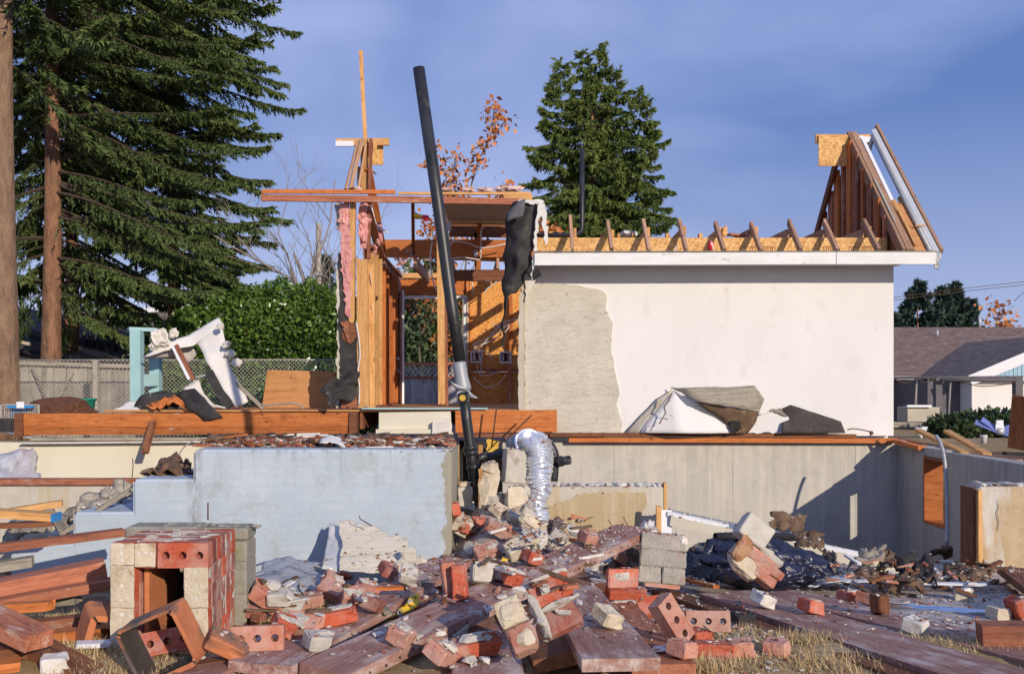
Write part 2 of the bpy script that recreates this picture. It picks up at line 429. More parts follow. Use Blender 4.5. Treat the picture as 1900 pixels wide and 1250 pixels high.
def osb(name, tone=1.0, tint=(1, 1, 1)):
    m, t, b = material(name)
    acc = None
    for k, (sx, sy) in enumerate(((9, 34), (30, 10), (16, 24))):
        v = coords(t, (sx, 3, sy))
        mp = t.nodes[-3] if t.nodes[-3].type == 'MAPPING' else None
        vo = t.nodes.new('ShaderNodeTexVoronoi'); vo.inputs['Scale'].default_value = 1.6 + .3 * k; t.links.new(v, vo.inputs['Vector'])
        s = t.nodes.new('ShaderNodeSeparateColor'); t.links.new(vo.outputs['Color'], s.inputs[0])
        acc = s.outputs[k] if acc is None else mathn(t, 'MULTIPLY_ADD', acc, .5); 
        if k: t.links.new(s.outputs[k], t.nodes[-1].inputs[2])
    fac = mathn(t, 'MULTIPLY', acc, .62)
    f = tone
    col = ramp(t, fac, [(.1, (.40 * f, .18 * f, .05 * f)), (.45, (.62 * f, .33 * f, .10 * f)), (.85, (.78 * f, .50 * f, .20 * f))])
    col = mixc(t, step(t, noi(t, coords(t, (1, 1, 3)), 3, 5), .55, .75), col, (.48 * f, .22 * f, .06 * f))
    if tint != (1, 1, 1): col = mixc(t, 1.0, col, tint, 'MULTIPLY')
    t.links.new(col, b.inputs['Base Color']); b.inputs['Roughness'].default_value = .7
    bump(t, b, fac, .4, .004); return m
M['osb'] = osb('oriented strand board'); M['osb_deep'] = osb('amber strand board', 1.0, (1.08, .85, .55))

def concrete_mat(name, a, c, streak, formline=True):
    m, t, b = material(name)
    v = coords(t, (1, 1, 1), False); vs = coords(t, (9, 9, .5), False)
    col = ramp(t, noi(t, v, 1.4, 8, .6), [(.3, a), (.7, c)])
    col = mixc(t, mathn(t, 'MULTIPLY', step(t, noi(t, vs, 1.3, 5), .45, .68), .7), col, streak)
    col = mixc(t, mathn(t, 'MULTIPLY', step(t, noi(t, v, 3, 9, .75), .50, .72), .55), col, tuple(x * .75 for x in a))
    pit = step(t, noi(t, v, 38, 2), .70, .74)
    col = mixc(t, mathn(t, 'MULTIPLY', pit, .35), col, tuple(x * .4 for x in a))
    t.links.new(col, b.inputs['Base Color']); b.inputs['Roughness'].default_value = .9; b.inputs['Specular IOR Level'].default_value = .2
    bump(t, b, mathn(t, 'ADD', noi(t, v, 24, 7, .7), mathn(t, 'MULTIPLY', noi(t, vs, 6, 4), .8)), .5, .008); return m
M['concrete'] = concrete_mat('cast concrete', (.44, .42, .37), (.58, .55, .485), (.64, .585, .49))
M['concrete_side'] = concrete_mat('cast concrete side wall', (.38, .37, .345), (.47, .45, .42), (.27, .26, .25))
M['concrete_tan'] = concrete_mat('tan stained concrete', (.40, .30, .17), (.52, .42, .26), (.56, .47, .33))
M['concrete_pale'] = concrete_mat('pale worn concrete', (.48, .44, .37), (.60, .56, .48), (.50, .38, .22))

def blue_mat():
    m, t, b = material('pale blue masonry paint')
    v = coords(t, (1, 1, 1), False)
    col = ramp(t, noi(t, v, 1.5, 7, .6), [(.3, (.40, .48, .55)), (.7, (.50, .57, .635))])
    geo = t.nodes.new('ShaderNodeNewGeometry'); sp = t.nodes.new('ShaderNodeSeparateXYZ'); t.links.new(geo.outputs['Position'], sp.inputs[0])
    # dirt washed down from the rim, grey render showing at the right hand corner
    streak = step(t, noi(t, coords(t, (7, 7, .9), False), 1.6, 8, .7), .50, .72)
    near_top = mathn(t, 'SUBTRACT', 1.0, step(t, mathn(t, 'SUBTRACT', .84, sp.outputs['Z']), .0, .42), True)
    col = mixc(t, mathn(t, 'MULTIPLY', mathn(t, 'MULTIPLY', streak, near_top), .95), col, (.17, .155, .13))
    arc = step(t, noi(t, coords(t, (2, 2, 5), False), 5, 8, .75, 2.5), .50, .66)
    col = mixc(t, mathn(t, 'MULTIPLY', arc, .40), col, (.60, .63, .64))
    blot = step(t, noi(t, v, 3.6, 9, .78), .50, .64)
    col = mixc(t, mathn(t, 'MULTIPLY', blot, .55), col, (.35, .36, .34))
    edge = mathn(t, 'ADD', sp.outputs['X'], mathn(t, 'MULTIPLY', noi(t, v, 7, 6, .6), .22))
    col = mixc(t, step(t, edge, -.40, -.385), col, (.33, .31, .25))
    dark = step(t, noi(t, v, 26, 4, .7), .66, .72)
    col = mixc(t, mathn(t, 'MULTIPLY', dark, .6), col, (.20, .19, .17))
    sx_ = mathn(t, 'ABSOLUTE', mathn(t, 'SUBTRACT', sp.outputs['X'], -2.36)); st_ = mathn(t, 'MULTIPLY', mathn(t, 'SUBTRACT', 1.0, step(t, sx_, .0, .075), True), step(t, noi(t, coords(t, (6, 6, 3), False), 3, 9, .8), .42, .62))
    col = mixc(t, mathn(t, 'MULTIPLY', st_, .85), col, (.17, .14, .11))
    t.links.new(col, b.inputs['Base Color']); b.inputs['Roughness'].default_value = .8; b.inputs['Specular IOR Level'].default_value = .25
    wv = t.nodes.new('ShaderNodeTexWave'); wv.wave_type = 'RINGS'; wv.inputs['Scale'].default_value = 5; wv.inputs['Distortion'].default_value = 5; wv.inputs['Detail'].default_value = 3
    t.links.new(v, wv.inputs['Vector'])
    bump(t, b, mathn(t, 'ADD', noi(t, v, 16, 8, .7), mathn(t, 'MULTIPLY', wv.outputs['Fac'], .22)), .5, .007); return m
M['blue'] = blue_mat()

def brick_mat(name, c1, c2, dusty=.45):
    m, t, b = material(name); v = coords(t)
    col = ramp(t, noi(t, v, 9, 6), [(.3, c1), (.7, c2)])
    col = mixc(t, step(t, noi(t, v, 55, 3), .60, .68), col, tuple(x * .45 for x in c1))
    col = vary(t, col, .22)
    col = mixc(t, mathn(t, 'MULTIPLY', step(t, noi(t, v, 7, 8, .7), .68 - dusty * .4, .82), .85), col, (.56, .48, .42))
    t.links.new(col, b.inputs['Base Color']); b.inputs['Roughness'].default_value = .92; b.inputs['Specular IOR Level'].default_value = .15
    bump(t, b, noi(t, v, 45, 6, .7), .7, .006); return m
M['brick'] = brick_mat('red brick', (.44, .085, .045), (.56, .14, .075), .5)
M['brick_pale'] = brick_mat('dusty red brick', (.42, .14, .09), (.55, .24, .16), .75)
M['brick_dark'] = brick_mat('maroon brick', (.24, .085, .07), (.34, .12, .09), .6)

def leaf_mat(name, c1, c2, rough=.45, spec=.4, trans=.0):
    m, t, b = material(name)
    at = t.nodes.new('ShaderNodeAttribute'); at.attribute_name = 'tone'
    col = ramp(t, at.outputs['Fac'], [(0, c1), (1, c2)])
    t.links.new(col, b.inputs['Base Color']); b.inputs['Roughness'].default_value = rough; b.inputs['Specular IOR Level'].default_value = spec
    return m
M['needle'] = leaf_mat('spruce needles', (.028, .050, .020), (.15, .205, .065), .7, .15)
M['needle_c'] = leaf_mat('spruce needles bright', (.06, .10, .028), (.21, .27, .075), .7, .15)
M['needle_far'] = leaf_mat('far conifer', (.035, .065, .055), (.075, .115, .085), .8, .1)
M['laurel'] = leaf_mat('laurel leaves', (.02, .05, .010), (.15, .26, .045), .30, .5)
M['autumn'] = leaf_mat('autumn leaves', (.38, .10, .03), (.62, .28, .09), .6, .3)
M['shrub_green'] = leaf_mat('shrub leaves', (.025, .05, .02), (.08, .12, .045), .5, .4)
M['straw'] = leaf_mat('dry straw grass', (.38, .26, .11), (.70, .54, .30), .8, .2)
M['crumb_mat'] = leaf_mat('rubble crumbs', (.32, .26, .21), (.66, .61, .55), .95, .1)
M['crumb_red'] = leaf_mat('brick and wood crumbs', (.16, .06, .04), (.42, .16, .09), .95, .1)
M['bark'] = plain('spruce bark', (.20, .10, .06), (.40, .21, .125), 7, .95, 16, 1, .09, stain=(.10, .07, .05), sscale=3, slo=.5, shi=.7, stretch=(1, 1, .35), var=.05)
M['bark_grey'] = plain('grey bark', (.16, .13, .10), (.26, .22, .17), 8, .95, 26, .6, .01, stretch=(1, 1, .3))
M['bark_sun'] = plain('sunlit trunk bark', (.19, .115, .075), (.34, .22, .145), 7, .95, 14, 1, .08, stain=(.13, .09, .065), sscale=4, slo=.5, shi=.75, stretch=(1, 1, .35), var=.03)  # greyer brown bark for the trunk at the left edge

M['rust_mortar'] = plain('rust stained mortar', (.30, .13, .05), (.58, .40, .24), 7, .95, 40, .8, .012, stain=(.14, .06, .03), sscale=9, slo=.52, shi=.66)
M['soot_clay'] = plain('sooted clay', (.03, .028, .027), (.09, .07, .055), 6, .9, 40, .5, .006, stain=(.35, .14, .07), sscale=5, slo=.6, shi=.7)
M['block_pale'] = plain('worn pale block', (.33, .31, .27), (.50, .46, .40), 9, .95, 50, 1, .012, stain=(.40, .28, .24), sscale=7, slo=.55, shi=.68)
M['dark_board'] = plain('dark grey-brown board', (.045, .038, .038), (.085, .070, .066), 6, .9, 30, .3, .005, stain=(.16, .12, .09), sscale=8, slo=.62, shi=.75)
# ---------------------------------------------------------------- ground (one sheet to the horizon)
X_SIDE = 5.47
def sm(a, b, x):
    t = min(1, max(0, (x - a) / (b - a))); return t * t * (3 - 2 * t)
def g0(x, y):
    return -.1 * max(0, min(y, 8.3) - 4.5)
def H(x, y):
    if y < 8.6 and y > -3 and not (X_SIDE + .15 <= x < 8.5 and y > 6.5):
        z = g0(x, y) if y > 3 else 0
        z += .66 * math.exp(-((x + .10) / .42) ** 2 - ((y - 7.7) / .75) ** 2)
        z += .14 * math.exp(-((x - .1) / .6) ** 2 - ((y - 6.6) / .7) ** 2)
        z += .12 * math.exp(-((x + 1.0) / .8) ** 2 - ((y - 5.6) / .6) ** 2)
        z += .10 * math.exp(-((x - 2.4) / .6) ** 2 - ((y - 7.4) / .4) ** 2)
        z += .012 * fbm((x, y, 0), 3.2) + .006 * noise.noise(Vector((x, y, 4)) * 14)
        if abs(x) > 6: z += 0
        return z
    if y <= -3: return 0
    inpit = -7.6 < x < X_SIDE + .15
    if X_SIDE + .15 <= x < 8.5 and 6.5 < y < 12.6: return -.8  # yard sunk out of view to let the sun reach the window jamb
    if y < 13.6 and inpit:
        return -.38 - 1.3 * sm(8.6, 9.6, y)
    if y < 17.2 and -2.3 < x < X_SIDE: return -1.65
    far = .05 - .85 * sm(16, 42, y)
    return far + .03 * fbm((x, y, 0), .5)

def gridline(segs):
    out = []
    for a, b, s in segs:
        n = max(1, round((b - a) / s)); out += [a + (b - a) * i / n for i in range(n)]
    out.append(segs[-1][1]); return out
gx = gridline([(-400, -40, 60), (-40, -8, 4), (-8, -3.2, .3), (-3.2, 4.2, .055), (4.2, 5.2, .2), (5.2, 6.0, .1), (6, 8, 1), (8, 9, .5), (9, 12, 1), (12, 40, 4), (40, 400, 60)])
gy = gridline([(-60, 0, 10), (0, 3.6, .4), (3.6, 8.6, .055), (8.6, 12.2, .3), (12.2, 14.0, .1), (14, 17.0, .5), (17, 18, .1), (18, 45, 1.5), (45, 100, 8), (100, 900, 100)])
V = []; dust = []; grass = []
for y in gy:
    for x in gx:
        V.append((x, y, H(x, y)))
        n_ = noise.noise(Vector((x * 1.6, y * 1.6, 2))) + .6 * noise.noise(Vector((x * 6, y * 6, 5)))
        dd = 1.3 * sm(.2, .8, x) * sm(4.3, 4.9, y - .22 * (3.0 - min(x, 3.0))) * (1 - sm(8.2, 8.6, y)) + math.exp(-((x - .1) / .8) ** 2 - ((y - 7.0) / .9) ** 2)
        gg = (1 if y < 5.6 else 0)
        if y > 16: gg = .8; dd = 0
        dust.append(min(1, max(0, dd + .35 * n_))); grass.append(min(1, max(0, gg + .35 * n_)))
nx_ = len(gx)
F = [(j * nx_ + i, j * nx_ + i + 1, (j + 1) * nx_ + i + 1, (j + 1) * nx_ + i) for j in range(len(gy) - 1) for i in range(nx_ - 1)]
gm = mesh('ground', V, F, True)
for nm, arr in (('dust', dust), ('grass', grass)):
    a = gm.attributes.new(nm, 'FLOAT', 'POINT'); a.data.foreach_set('value', arr)
def ground_mat():
    m, t, b = material('ground'); v = coords(t, (1, 1, 1), False)
    def att(n):
        a = t.nodes.new('ShaderNodeAttribute'); a.attribute_name = n; return a.outputs['Fac']
    soil = ramp(t, noi(t, v, 7, 8, .7), [(.3, (.075, .045, .03)), (.55, (.16, .10, .065)), (.75, (.28, .20, .14))])
    straw = ramp(t, noi(t, coords(t, (1, 3, 1), False), 16, 8, .75), [(.3, (.24, .15, .06)), (.5, (.44, .31, .15)), (.72, (.60, .46, .25))])
    dst = ramp(t, noi(t, v, 5, 9, .72), [(.26, (.24, .17, .14)), (.42, (.44, .37, .33)), (.58, (.60, .55, .51)), (.72, (.76, .72, .68))])
    col = mixc(t, att('grass'), soil, straw); col = mixc(t, att('dust'), col, dst)
    t.links.new(col, b.inputs['Base Color']); b.inputs['Roughness'].default_value = .97; b.inputs['Specular IOR Level'].default_value = .1
    bump(t, b, noi(t, v, 30, 8, .75), .8, .02); return m
M['ground'] = ground_mat()
go = link('ground', gm, M['ground']); tag(go, 'rubble-strewn bare ground and dry grass around the basement pit', 'ground', kind='structure')

def G(px, py, lift=0.0):
    """ground point seen at photo pixel"""
    lo = 3.0
    for i in range(3000):
        d = 3 + i * .01; p = P(px, py, d)
        if p.z <= H(p.x, p.y) + lift: return Vector((p.x, p.y, H(p.x, p.y) + lift))
        if d > 8.6: break
    return P(px, py, 8.0)

# ---------------------------------------------------------------- basement walls
ZF = .40            # top of the foundation
ZD = .87            # subfloor level
def wallpart(name, lo, hi, mat, parent=None, **k): return blockbox(name, lo, hi, mat, parent, bev=.008)

def pit_wall(name, boxes, mat, label):
    t = thing(name, boxes[0][0], label, 'wall'); t['kind'] = 'structure'
    for lo, hi in boxes: wallpart('concrete_section', lo, hi, mat, t)
    return t
xl = P(845, 800, 13.4).x; xr = P(932, 800, 13.4).x
rear = pit_wall('back_wall', [((xr, 13.38, -1.9), (X_SIDE + .25, 13.62, ZF))], M['concrete'], 'pale grey cast concrete basement wall under the white stucco wall')
for px in (1140, 1360, 1588):      # board joints of the formwork, raised fins of cement
    x = P(px, 800, 13.38).x
    board('form_line', (x, 13.375, ZF - .01), (x + .01, 13.375, -1.8), .007, .006, M['concrete'], rear, up=(0, -1, 0), bev=0)
creamw = pit_wall('back_wall', [((-7.6, 13.38, -1.9), (xl, 13.62, ZF + .002))], M['cream'], 'cream painted basement wall under the long orange floor beam')
tag(creamw, cat='wall')
# side wall with a window opening
wd0, wd1 = 11.85, 12.5; wz0, wz1 = -.60, .28
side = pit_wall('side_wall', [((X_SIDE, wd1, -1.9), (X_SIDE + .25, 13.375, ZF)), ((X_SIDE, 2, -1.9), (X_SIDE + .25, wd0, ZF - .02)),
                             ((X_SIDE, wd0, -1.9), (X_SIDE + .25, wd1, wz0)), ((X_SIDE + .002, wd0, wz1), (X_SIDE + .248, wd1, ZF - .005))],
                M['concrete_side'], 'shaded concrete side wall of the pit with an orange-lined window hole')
wl = thing('window_liner', (X_SIDE + .12, (wd0 + wd1) / 2, wz0), 'orange wooden liner inside the window hole of the shaded side wall', 'window frame')
e = .003
blockbox('far_jamb', (X_SIDE - .01, wd1 - .04, wz0 + e), (X_SIDE + .24, wd1 - e, wz1 - e), M['wood_orange'], wl)
blockbox('near_jamb', (X_SIDE - .01, wd0 + e, wz0 + e), (X_SIDE + .24, wd0 + .04, wz1 - e), M['wood_orange'], wl)
blockbox('sill', (X_SIDE - .01, wd0 + .043, wz0 + e), (X_SIDE + .24, wd1 - .043, wz0 + .04), M['wood_orange'], wl)
blockbox('head', (X_SIDE - .01, wd0 + .043, wz1 - .04), (X_SIDE + .24, wd1 - .043, wz1 - e), M['wood_brown'], wl)
0 and sheet('splintered_board', [(X_SIDE + .24, wd1 - .05, wz0), (X_SIDE + .235, wd0 + .05, wz0), (X_SIDE + .235, wd0 + .05, wz1), (X_SIDE + .24, wd1 - .05, wz1)], M['wood_orange'], wl, 6, 6, .004, rag=.03, thick=.012)

# front foundation: low stub in the middle and pier at the right
yf = 7.95
fx0, fx1 = P(985, 900, yf).x, P(1232, 900, yf).x
stub = thing('foundation_stub', (fx0, yf, -.5), 'low tan stained concrete wall stub beside the silver duct', 'wall'); stub['kind'] = 'structure'
zs = P(0, 903, yf).z
blockbox('concrete_section', (fx0, yf, -1.2), (fx1, yf + .22, zs), M['concrete_pale'], stub, bev=.012)
slab('brown_wash', [(1018, 968), (1020, 938), (1060, 925), (1072, 916), (1150, 913), (1198, 914), (1200, 935), (1188, 960), (1175, 985), (1020, 1000)], yf - .010, .007, M['concrete_tan'], stub, jag=.006, jstep=.03)
for i in range(26):
    x = fx0 + (fx1 - fx0) * (i + random.random()) / 26
    me = hull_mesh('rim_crumb', (.05 + .05 * random.random(), .16, .025 + .02 * random.random()), 12)
    link('rim_crumb', me, M['plaster'], stub, Matrix.Translation((x, yf + .1, zs + .008)))
xj = fx1 + .014
board('wood_jamb', (xj, yf + .05, zs + .03), (xj, yf + .05, zs - .42), .10, .024, M['wood_tan'], stub, up=(1, 0, 0), drop=False)

def pier_mat():
    m, t, b = material('worn pier concrete'); v = coords(t, (1, 1, 1), False); vs = coords(t, (4, 4, .6), False)
    col = ramp(t, noi(t, v, 6, 8, .65), [(.3, (.50, .46, .40)), (.7, (.64, .61, .55))])
    wash = step(t, noi(t, vs, 1.1, 7, .6), .47, .56)
    col = mixc(t, mathn(t, 'MULTIPLY', wash, .85), col, ramp(t, noi(t, v, 9, 6), [(.3, (.42, .28, .13)), (.7, (.56, .42, .24))]))
    col = mixc(t, step(t, noi(t, v, 13, 4, .7), .68, .74), col, (.28, .2, .12))
    t.links.new(col, b.inputs['Base Color']); b.inputs['Roughness'].default_value = .92
    bump(t, b, noi(t, v, 20, 8, .75), .8, .012); return m
M['pier'] = pier_mat()
px0 = P(1818, 900, 7.8).x
pier = thing('foundation_pier', (px0, 7.8, -.6), 'tan cracked concrete pier with an orange timber edge at the right', 'wall'); pier['kind'] = 'structure'
zp = P(0, 903, 7.8).z
blockbox('concrete_section', (px0, 7.8, -1.2), (X_SIDE - .02, 8.05, zp), M['pier'], pier, bev=.012)
0 and slab('brown_wash', [(1866, 1050), (1872, 1000), (1868, 960), (1880, 926), (1900, 915), (2000, 915), (2000, 1050)], 7.79, .007, M['concrete_tan'], pier, jag=.006, jstep=.04)
slab('crack', [(1850, 925), (1853, 940), (1849, 952), (1853, 966), (1851, 985), (1851.8, 985), (1854, 966), (1850, 952), (1854, 940)], 7.787, .003, M['tar_brown'], pier)
board('wood_jamb', (px0 - .022, 7.80, zp - .02), (px0 - .022, 7.80, -.5), .11, .03, M['wood_tan'], pier, up=(1, 0, 0), drop=False)
board('wood_jamb', (px0 - .050, 7.90, zp - .01), (px0 - .050, 7.90, -.5), .22, .022, M['wood_brown'], pier, up=(1, 0, 0), drop=False)
for i in range(18):
    x = px0 + 1.0 * (i + random.random()) / 18
    link('rim_crumb', hull_mesh('rim_crumb', (.05 + .05 * random.random(), .2, .03 + .02 * random.random()), 12), M['plaster'], pier, Matrix.Translation((x, 7.92, zp + .008)))

# left front foundation with its orange sill
lf = thing('front_foundation', (-5, 8.0, -.5), 'low concrete front foundation at the left under an orange sill', 'wall'); lf['kind'] = 'structure'
zl = P(0, 902, 8.0).z
blockbox('concrete_section', (-7.6, 8.0, -1.2), (P(845, 900, 8).x, 8.22, zl), M['concrete_pale'], lf, bev=.01)
board('sill_timber', P(-120, 888, 8.02), P(262, 886, 8.06), .12, .05, M['wood_red'], lf, warp=.004)

# ---------------------------------------------------------------- blue porch with steps
dp = 7.0
porch = thing('porch', P(600, 1040, dp), 'pale blue painted concrete porch with steps going down to the left', 'porch'); porch['kind'] = 'structure'
st = [(357, 838, 836), (245, 357, 890), (134, 245, 951), (18, 134, 1011), (-98, 18, 1068)]
for i, (a, b_, yt) in enumerate([(357, 838, 834), (245, 357, 889), (134, 245, 950), (18, 134, 1010)]):
    xa, xb = P(a, 0, dp).x, P(b_, 0, dp).x; zt = P(0, yt, dp).z
    lo, hi = Vector((xa, dp, -.7)), Vector((xb + (0 if i == 0 else .06), dp + .92, zt)); s_ = hi - lo
    bm = bmesh.new(); nxx, nzz = max(2, int(s_.x / .06)), max(2, int(s_.z / .06))
    bmesh.ops.create_cube(bm, size=1)
    for v in bm.verts: v.co = Vector((v.co.x * s_.x, v.co.y * s_.y, v.co.z * s_.z)) + (lo + hi) / 2
    bmesh.ops.bevel(bm, geom=[e_ for e_ in bm.edges], offset=.022, segments=3, affect='EDGES')
    bmesh.ops.triangulate(bm, faces=bm.faces); bmesh.ops.subdivide_edges(bm, edges=[e_ for e_ in bm.edges if e_.calc_length() > .3], cuts=6, use_grid_fill=True)
    for v in bm.verts:
        v.co += Vector((noise.noise(v.co * 5), noise.noise(v.co * 5 + Vector((3, 3, 3))) * .6, noise.noise(v.co * 6 + Vector((8, 8, 8))))) * .003
    me = bm_mesh('step' if i else 'landing', bm)
    place('step' if i else 'landing', me, M['blue'], porch, smooth=False)

# ---------------------------------------------------------------- floor structure on the foundation
bx0, bx1 = P(35, 0, 13.3).x, P(700, 0, 13.3).x
fb = thing('floor_beam', (bx0, 13.35, ZF), 'long orange floor beam on the cream basement wall', 'timber')
board('upper_plank', P(35, 767, 13.32), P(662, 765, 13.32), .045, .19, M['wood_orange'], fb, drop=True)
board('lower_plank', P(40, 788.5, 13.33), P(661, 786, 13.33), .045, .14, M['wood_orange'], fb, drop=True)
board('end_block', P(33, 766, 13.36), P(48, 766, 13.36), .20, .33, M['wood_brown'], fb, drop=True)
board('end_block', P(650, 764, 13.36), P(664, 764, 13.36), .20, .335, M['wood_brown'], fb, drop=True)
sp = thing('sill_plate', P(300, 818, 13.38), 'worn grey-brown sill plate under the orange floor beam', 'timber')
board('plank', P(60, 812, 13.34), P(700, 809, 13.34), .12, .035, M['wood_grey'], sp, warp=.004)
board('plank', P(40, 819.5, 13.30), P(560, 817, 13.30), .10, .02, M['plaster'], sp, warp=.006)

dk = thing('subfloor', (-2, 15, ZD), 'dusty brown plywood subfloor of the roofless room', 'floor'); dk['kind'] = 'structure'
blockbox('plywood_sheet', (P(486, 0, 13.4).x, 13.36, ZD - .03), (P(968, 0, 13.4).x, 17.4, ZD), M['ply'], dk)
blockbox('plywood_sheet', (P(195, 0, 13.4).x, 13.365, ZD - .035), (P(484, 0, 13.4).x, 14.5, ZD - .004), M['ply'], dk)
for x_ in np.arange(P(300, 0, 13.4).x, P(960, 0, 13.4).x, .406):
    board('joist', (x_, 13.42, ZD - .04), (x_, 17.3, ZD - .04), .04, .24, M['wood_brown'], dk, bev=0)
ed = tag(board('floor_edge_strip', P(672, 756, 13.30), P(905, 756, 13.28), .05, .022, M['teal']), 'thin turquoise strip along the subfloor edge above the cream board', 'trim')

cb = thing('cream_panel', P(770, 805, 13.2), 'cream painted board with a ledge and a broken plaster corner', 'panel')
slab('panel_face', [(703, 765), (836, 763), (838, 800), (842, 806), (703, 804)], 13.24, .05, M['cream'], cb)
board('ledge', P(698, 796, 13.20), P(806, 796, 13.20), .07, .06, M['cream'], cb)
slab('broken_plaster', [(803, 782), (812, 776), (832, 778), (838, 786), (836, 808), (842, 818), (815, 818), (802, 810)], 13.12, .09, M['plaster'], cb, jag=.008)
rb = thing('rim_joist', P(940, 790, 13.2), 'brown rim joist behind the leaning black pipe', 'timber')
board('plank', P(845, 762, 13.28), P(1033, 760, 13.26), .045, .31, M['wood_orange'], rb)
board('bearer', P(850, 804, 13.30), P(1120, 804, 13.30), .10, .05, M['wood_brown'], rb)
sb = thing('sill_timber', P(1300, 822, 13.3), 'two stacked orange sill boards along the base of the white wall', 'timber')
board('board', P(1055, 811.5, 13.31), P(1662, 812.5, 13.33), .14, .065, M['wood_orange'], sb, warp=.003)
board('board', P(1020, 803, 13.26), P(1587, 805, 13.28), .10, .05, M['wood_brown'], sb, warp=.004)
# plates on the side wall
board('plate', P(1662, 814, 13.2), P(1712, 828, 12.5), .12, .05, M['wood_orange'], sb, warp=.003)
# doorway of the basement below the rim joist
dw = thing('basement_doorway', (xl, 13.4, -1), 'dark basement doorway under the rim joist behind the black pipe', 'doorway')
board('jamb', (xl + .03, 13.42, ZF - .03), (xl + .03, 13.42, -1.6), .14, .05, M['wood_tan'], dw, up=(1, 0, 0), drop=False)
board('jamb', (xl + .36, 13.42, ZF - .03), (xl + .36, 13.42, -1.6), .14, .06, M['wood_tan'], dw, up=(1, 0, 0), drop=False)
slab('black_board', [(852, 817), (878, 817), (880, 900), (852, 900)], 13.75, .03, M['soot'], dw)  # black sheet painting in the shade of the void beyond the doorway
yi = tag(slab('insulation_batt', [(903, 815), (926, 818), (925, 830), (908, 842), (902, 834)], 13.3, .08, M['yellow_ins'], jag=.008, jstep=.03), 'scrap of yellow insulation stuffed below the rim joist', 'insulation')

# ---------------------------------------------------------------- white stucco wall, eave, rafters
zt_wall = 3.02
ww = thing('house_wall', (2.8, 13.4, ZF), 'white stucco house wall still standing on the right', 'wall'); ww['kind'] = 'structure'
wx0 = P(972, 0, 13.4).x; wx1 = P(1658, 0, 13.4).x
slab('stucco_face', [(972, 505), (990, 480), (1658, 470), (1658, 808), (972, 810)], 13.40, .19, M['stucco'], ww)
blockbox('return_wall', (wx1 - .18, 13.595, ZF + .002), (wx1 - .003, 17.3, zt_wall + .1), M['stucco'], ww)
slab('broken_edge', [(963, 560), (968, 530), (975, 520), (974, 640), (976, 810), (966, 808), (961, 700)], 13.34, .22, M['concrete_pale'], ww, jag=.008, jstep=.08)
patch = [(974, 545), (983, 528), (1030, 525), (1080, 531), (1120, 540), (1126, 548), (1124, 575), (1137, 598), (1134, 640), (1141, 690), (1150, 730), (1144, 752), (1156, 785), (1152, 803), (973, 803)]
def crackmat():
    m, t, b = material('bare cement board'); v = coords(t, (1, 1, 4), False); v1 = coords(t, (1, 1, 1), False)
    col = ramp(t, noi(t, v1, 2.6, 8, .65), [(.3, (.50, .46, .38)), (.7, (.64, .59, .50))])
    vo = t.nodes.new('ShaderNodeTexVoronoi'); vo.feature = 'DISTANCE_TO_EDGE'; vo.inputs['Scale'].default_value = 4.0
    wob = t.nodes.new('ShaderNodeMixRGB'); wob.inputs[0].default_value = .25
    n_ = t.nodes.new('ShaderNodeTexNoise'); n_.inputs['Scale'].default_value = 6; t.links.new(v, n_.inputs['Vector'])
    t.links.new(v, wob.inputs[1]); t.links.new(n_.outputs['Color'], wob.inputs[2]); t.links.new(wob.outputs[0], vo.inputs['Vector'])
    cr_ = step(t, vo.outputs['Distance'], .004, .02)
    keep = step(t, noi(t, v1, 5, 4), .50, .62)
    crk = mathn(t, 'MULTIPLY', mathn(t, 'SUBTRACT', 1.0, cr_), keep)
    col = mixc(t, mathn(t, 'MULTIPLY', crk, .7), col, (.24, .20, .15))
    col = mixc(t, step(t, noi(t, v1, 17, 3, .6), .69, .72), col, (.30, .22, .14))
    t.links.new(col, b.inputs['Base Color']); b.inputs['Roughness'].default_value = .9
    bump(t, b, mathn(t, 'ADD', noi(t, coords(t, (1.5, 1, 9), False), 5, 6, .6), mathn(t, 'MULTIPLY', cr_, .6)), .6, .010); return m
M['cement'] = crackmat()
slab('bare_cement_patch', patch, 13.375, .022, M['cement'], ww, jag=.006, jstep=.06)

ev = thing('eave', (3, 12.9, 2.9), 'long white fascia board and soffit above the stucco wall', 'eave')
board('fascia', P(992, 470, 12.90), P(1550, 468, 12.90), .04, .165, M['paint_white'], ev)
board('fascia', P(1551.5, 468, 12.90), P(1736, 468, 12.90), .04, .165, M['paint_white'], ev)
blockbox('soffit', (P(995, 0, 12.9).x, 12.922, 2.905), (X_SIDE, 13.397, 2.925), M['stucco'], ev)
board('top_rim', P(992, 466.5, 12.925), P(1735, 466.0, 12.925), .09, .012, M['wood_grey'], ev)

kw = thing('knee_board', (3, 13.45, 3.1), 'long strip of bright strand board behind the rafter tails', 'sheathing')
for a, b_ in ((994, 1255), (1256, 1520), (1521, 1646)):
    slab('strand_board', [(a, 441), (b_ - 1, 441), (b_ - 1, 472), (a, 472)], 13.44, .014, M['osb'], kw)
# stamped marks on the board's lower edge: boxes and rows of ticks, unreadable in the photo
mk = []
for base in (1392, 1412, 1480, 1528, 1575, 1600):
    n_ = 6 if base in (1412, 1528, 1600) else 3
    for i in range(n_):
        x_ = base + i * 4.2; hgt = 7 if i % 2 else 10
        mk.append(((x_, 458), (x_ + 1.2, 458), (x_ + 1.2, 458 + hgt), (x_, 458 + hgt)))
    mk.append(((base, 457), (base + n_ * 4, 457), (base + n_ * 4, 458), (base, 458)))
Vm, Fm = [], []
for q in mk:
    k = len(Vm); Vm += [P(x_, y_, 13.437) for x_, y_ in q]; Fm.append((k, k + 1, k + 2, k + 3))
place('printed_mark', mesh('printed_mark', Vm, Fm), M['wood_brown'], kw)['kind'] = 'stuff'

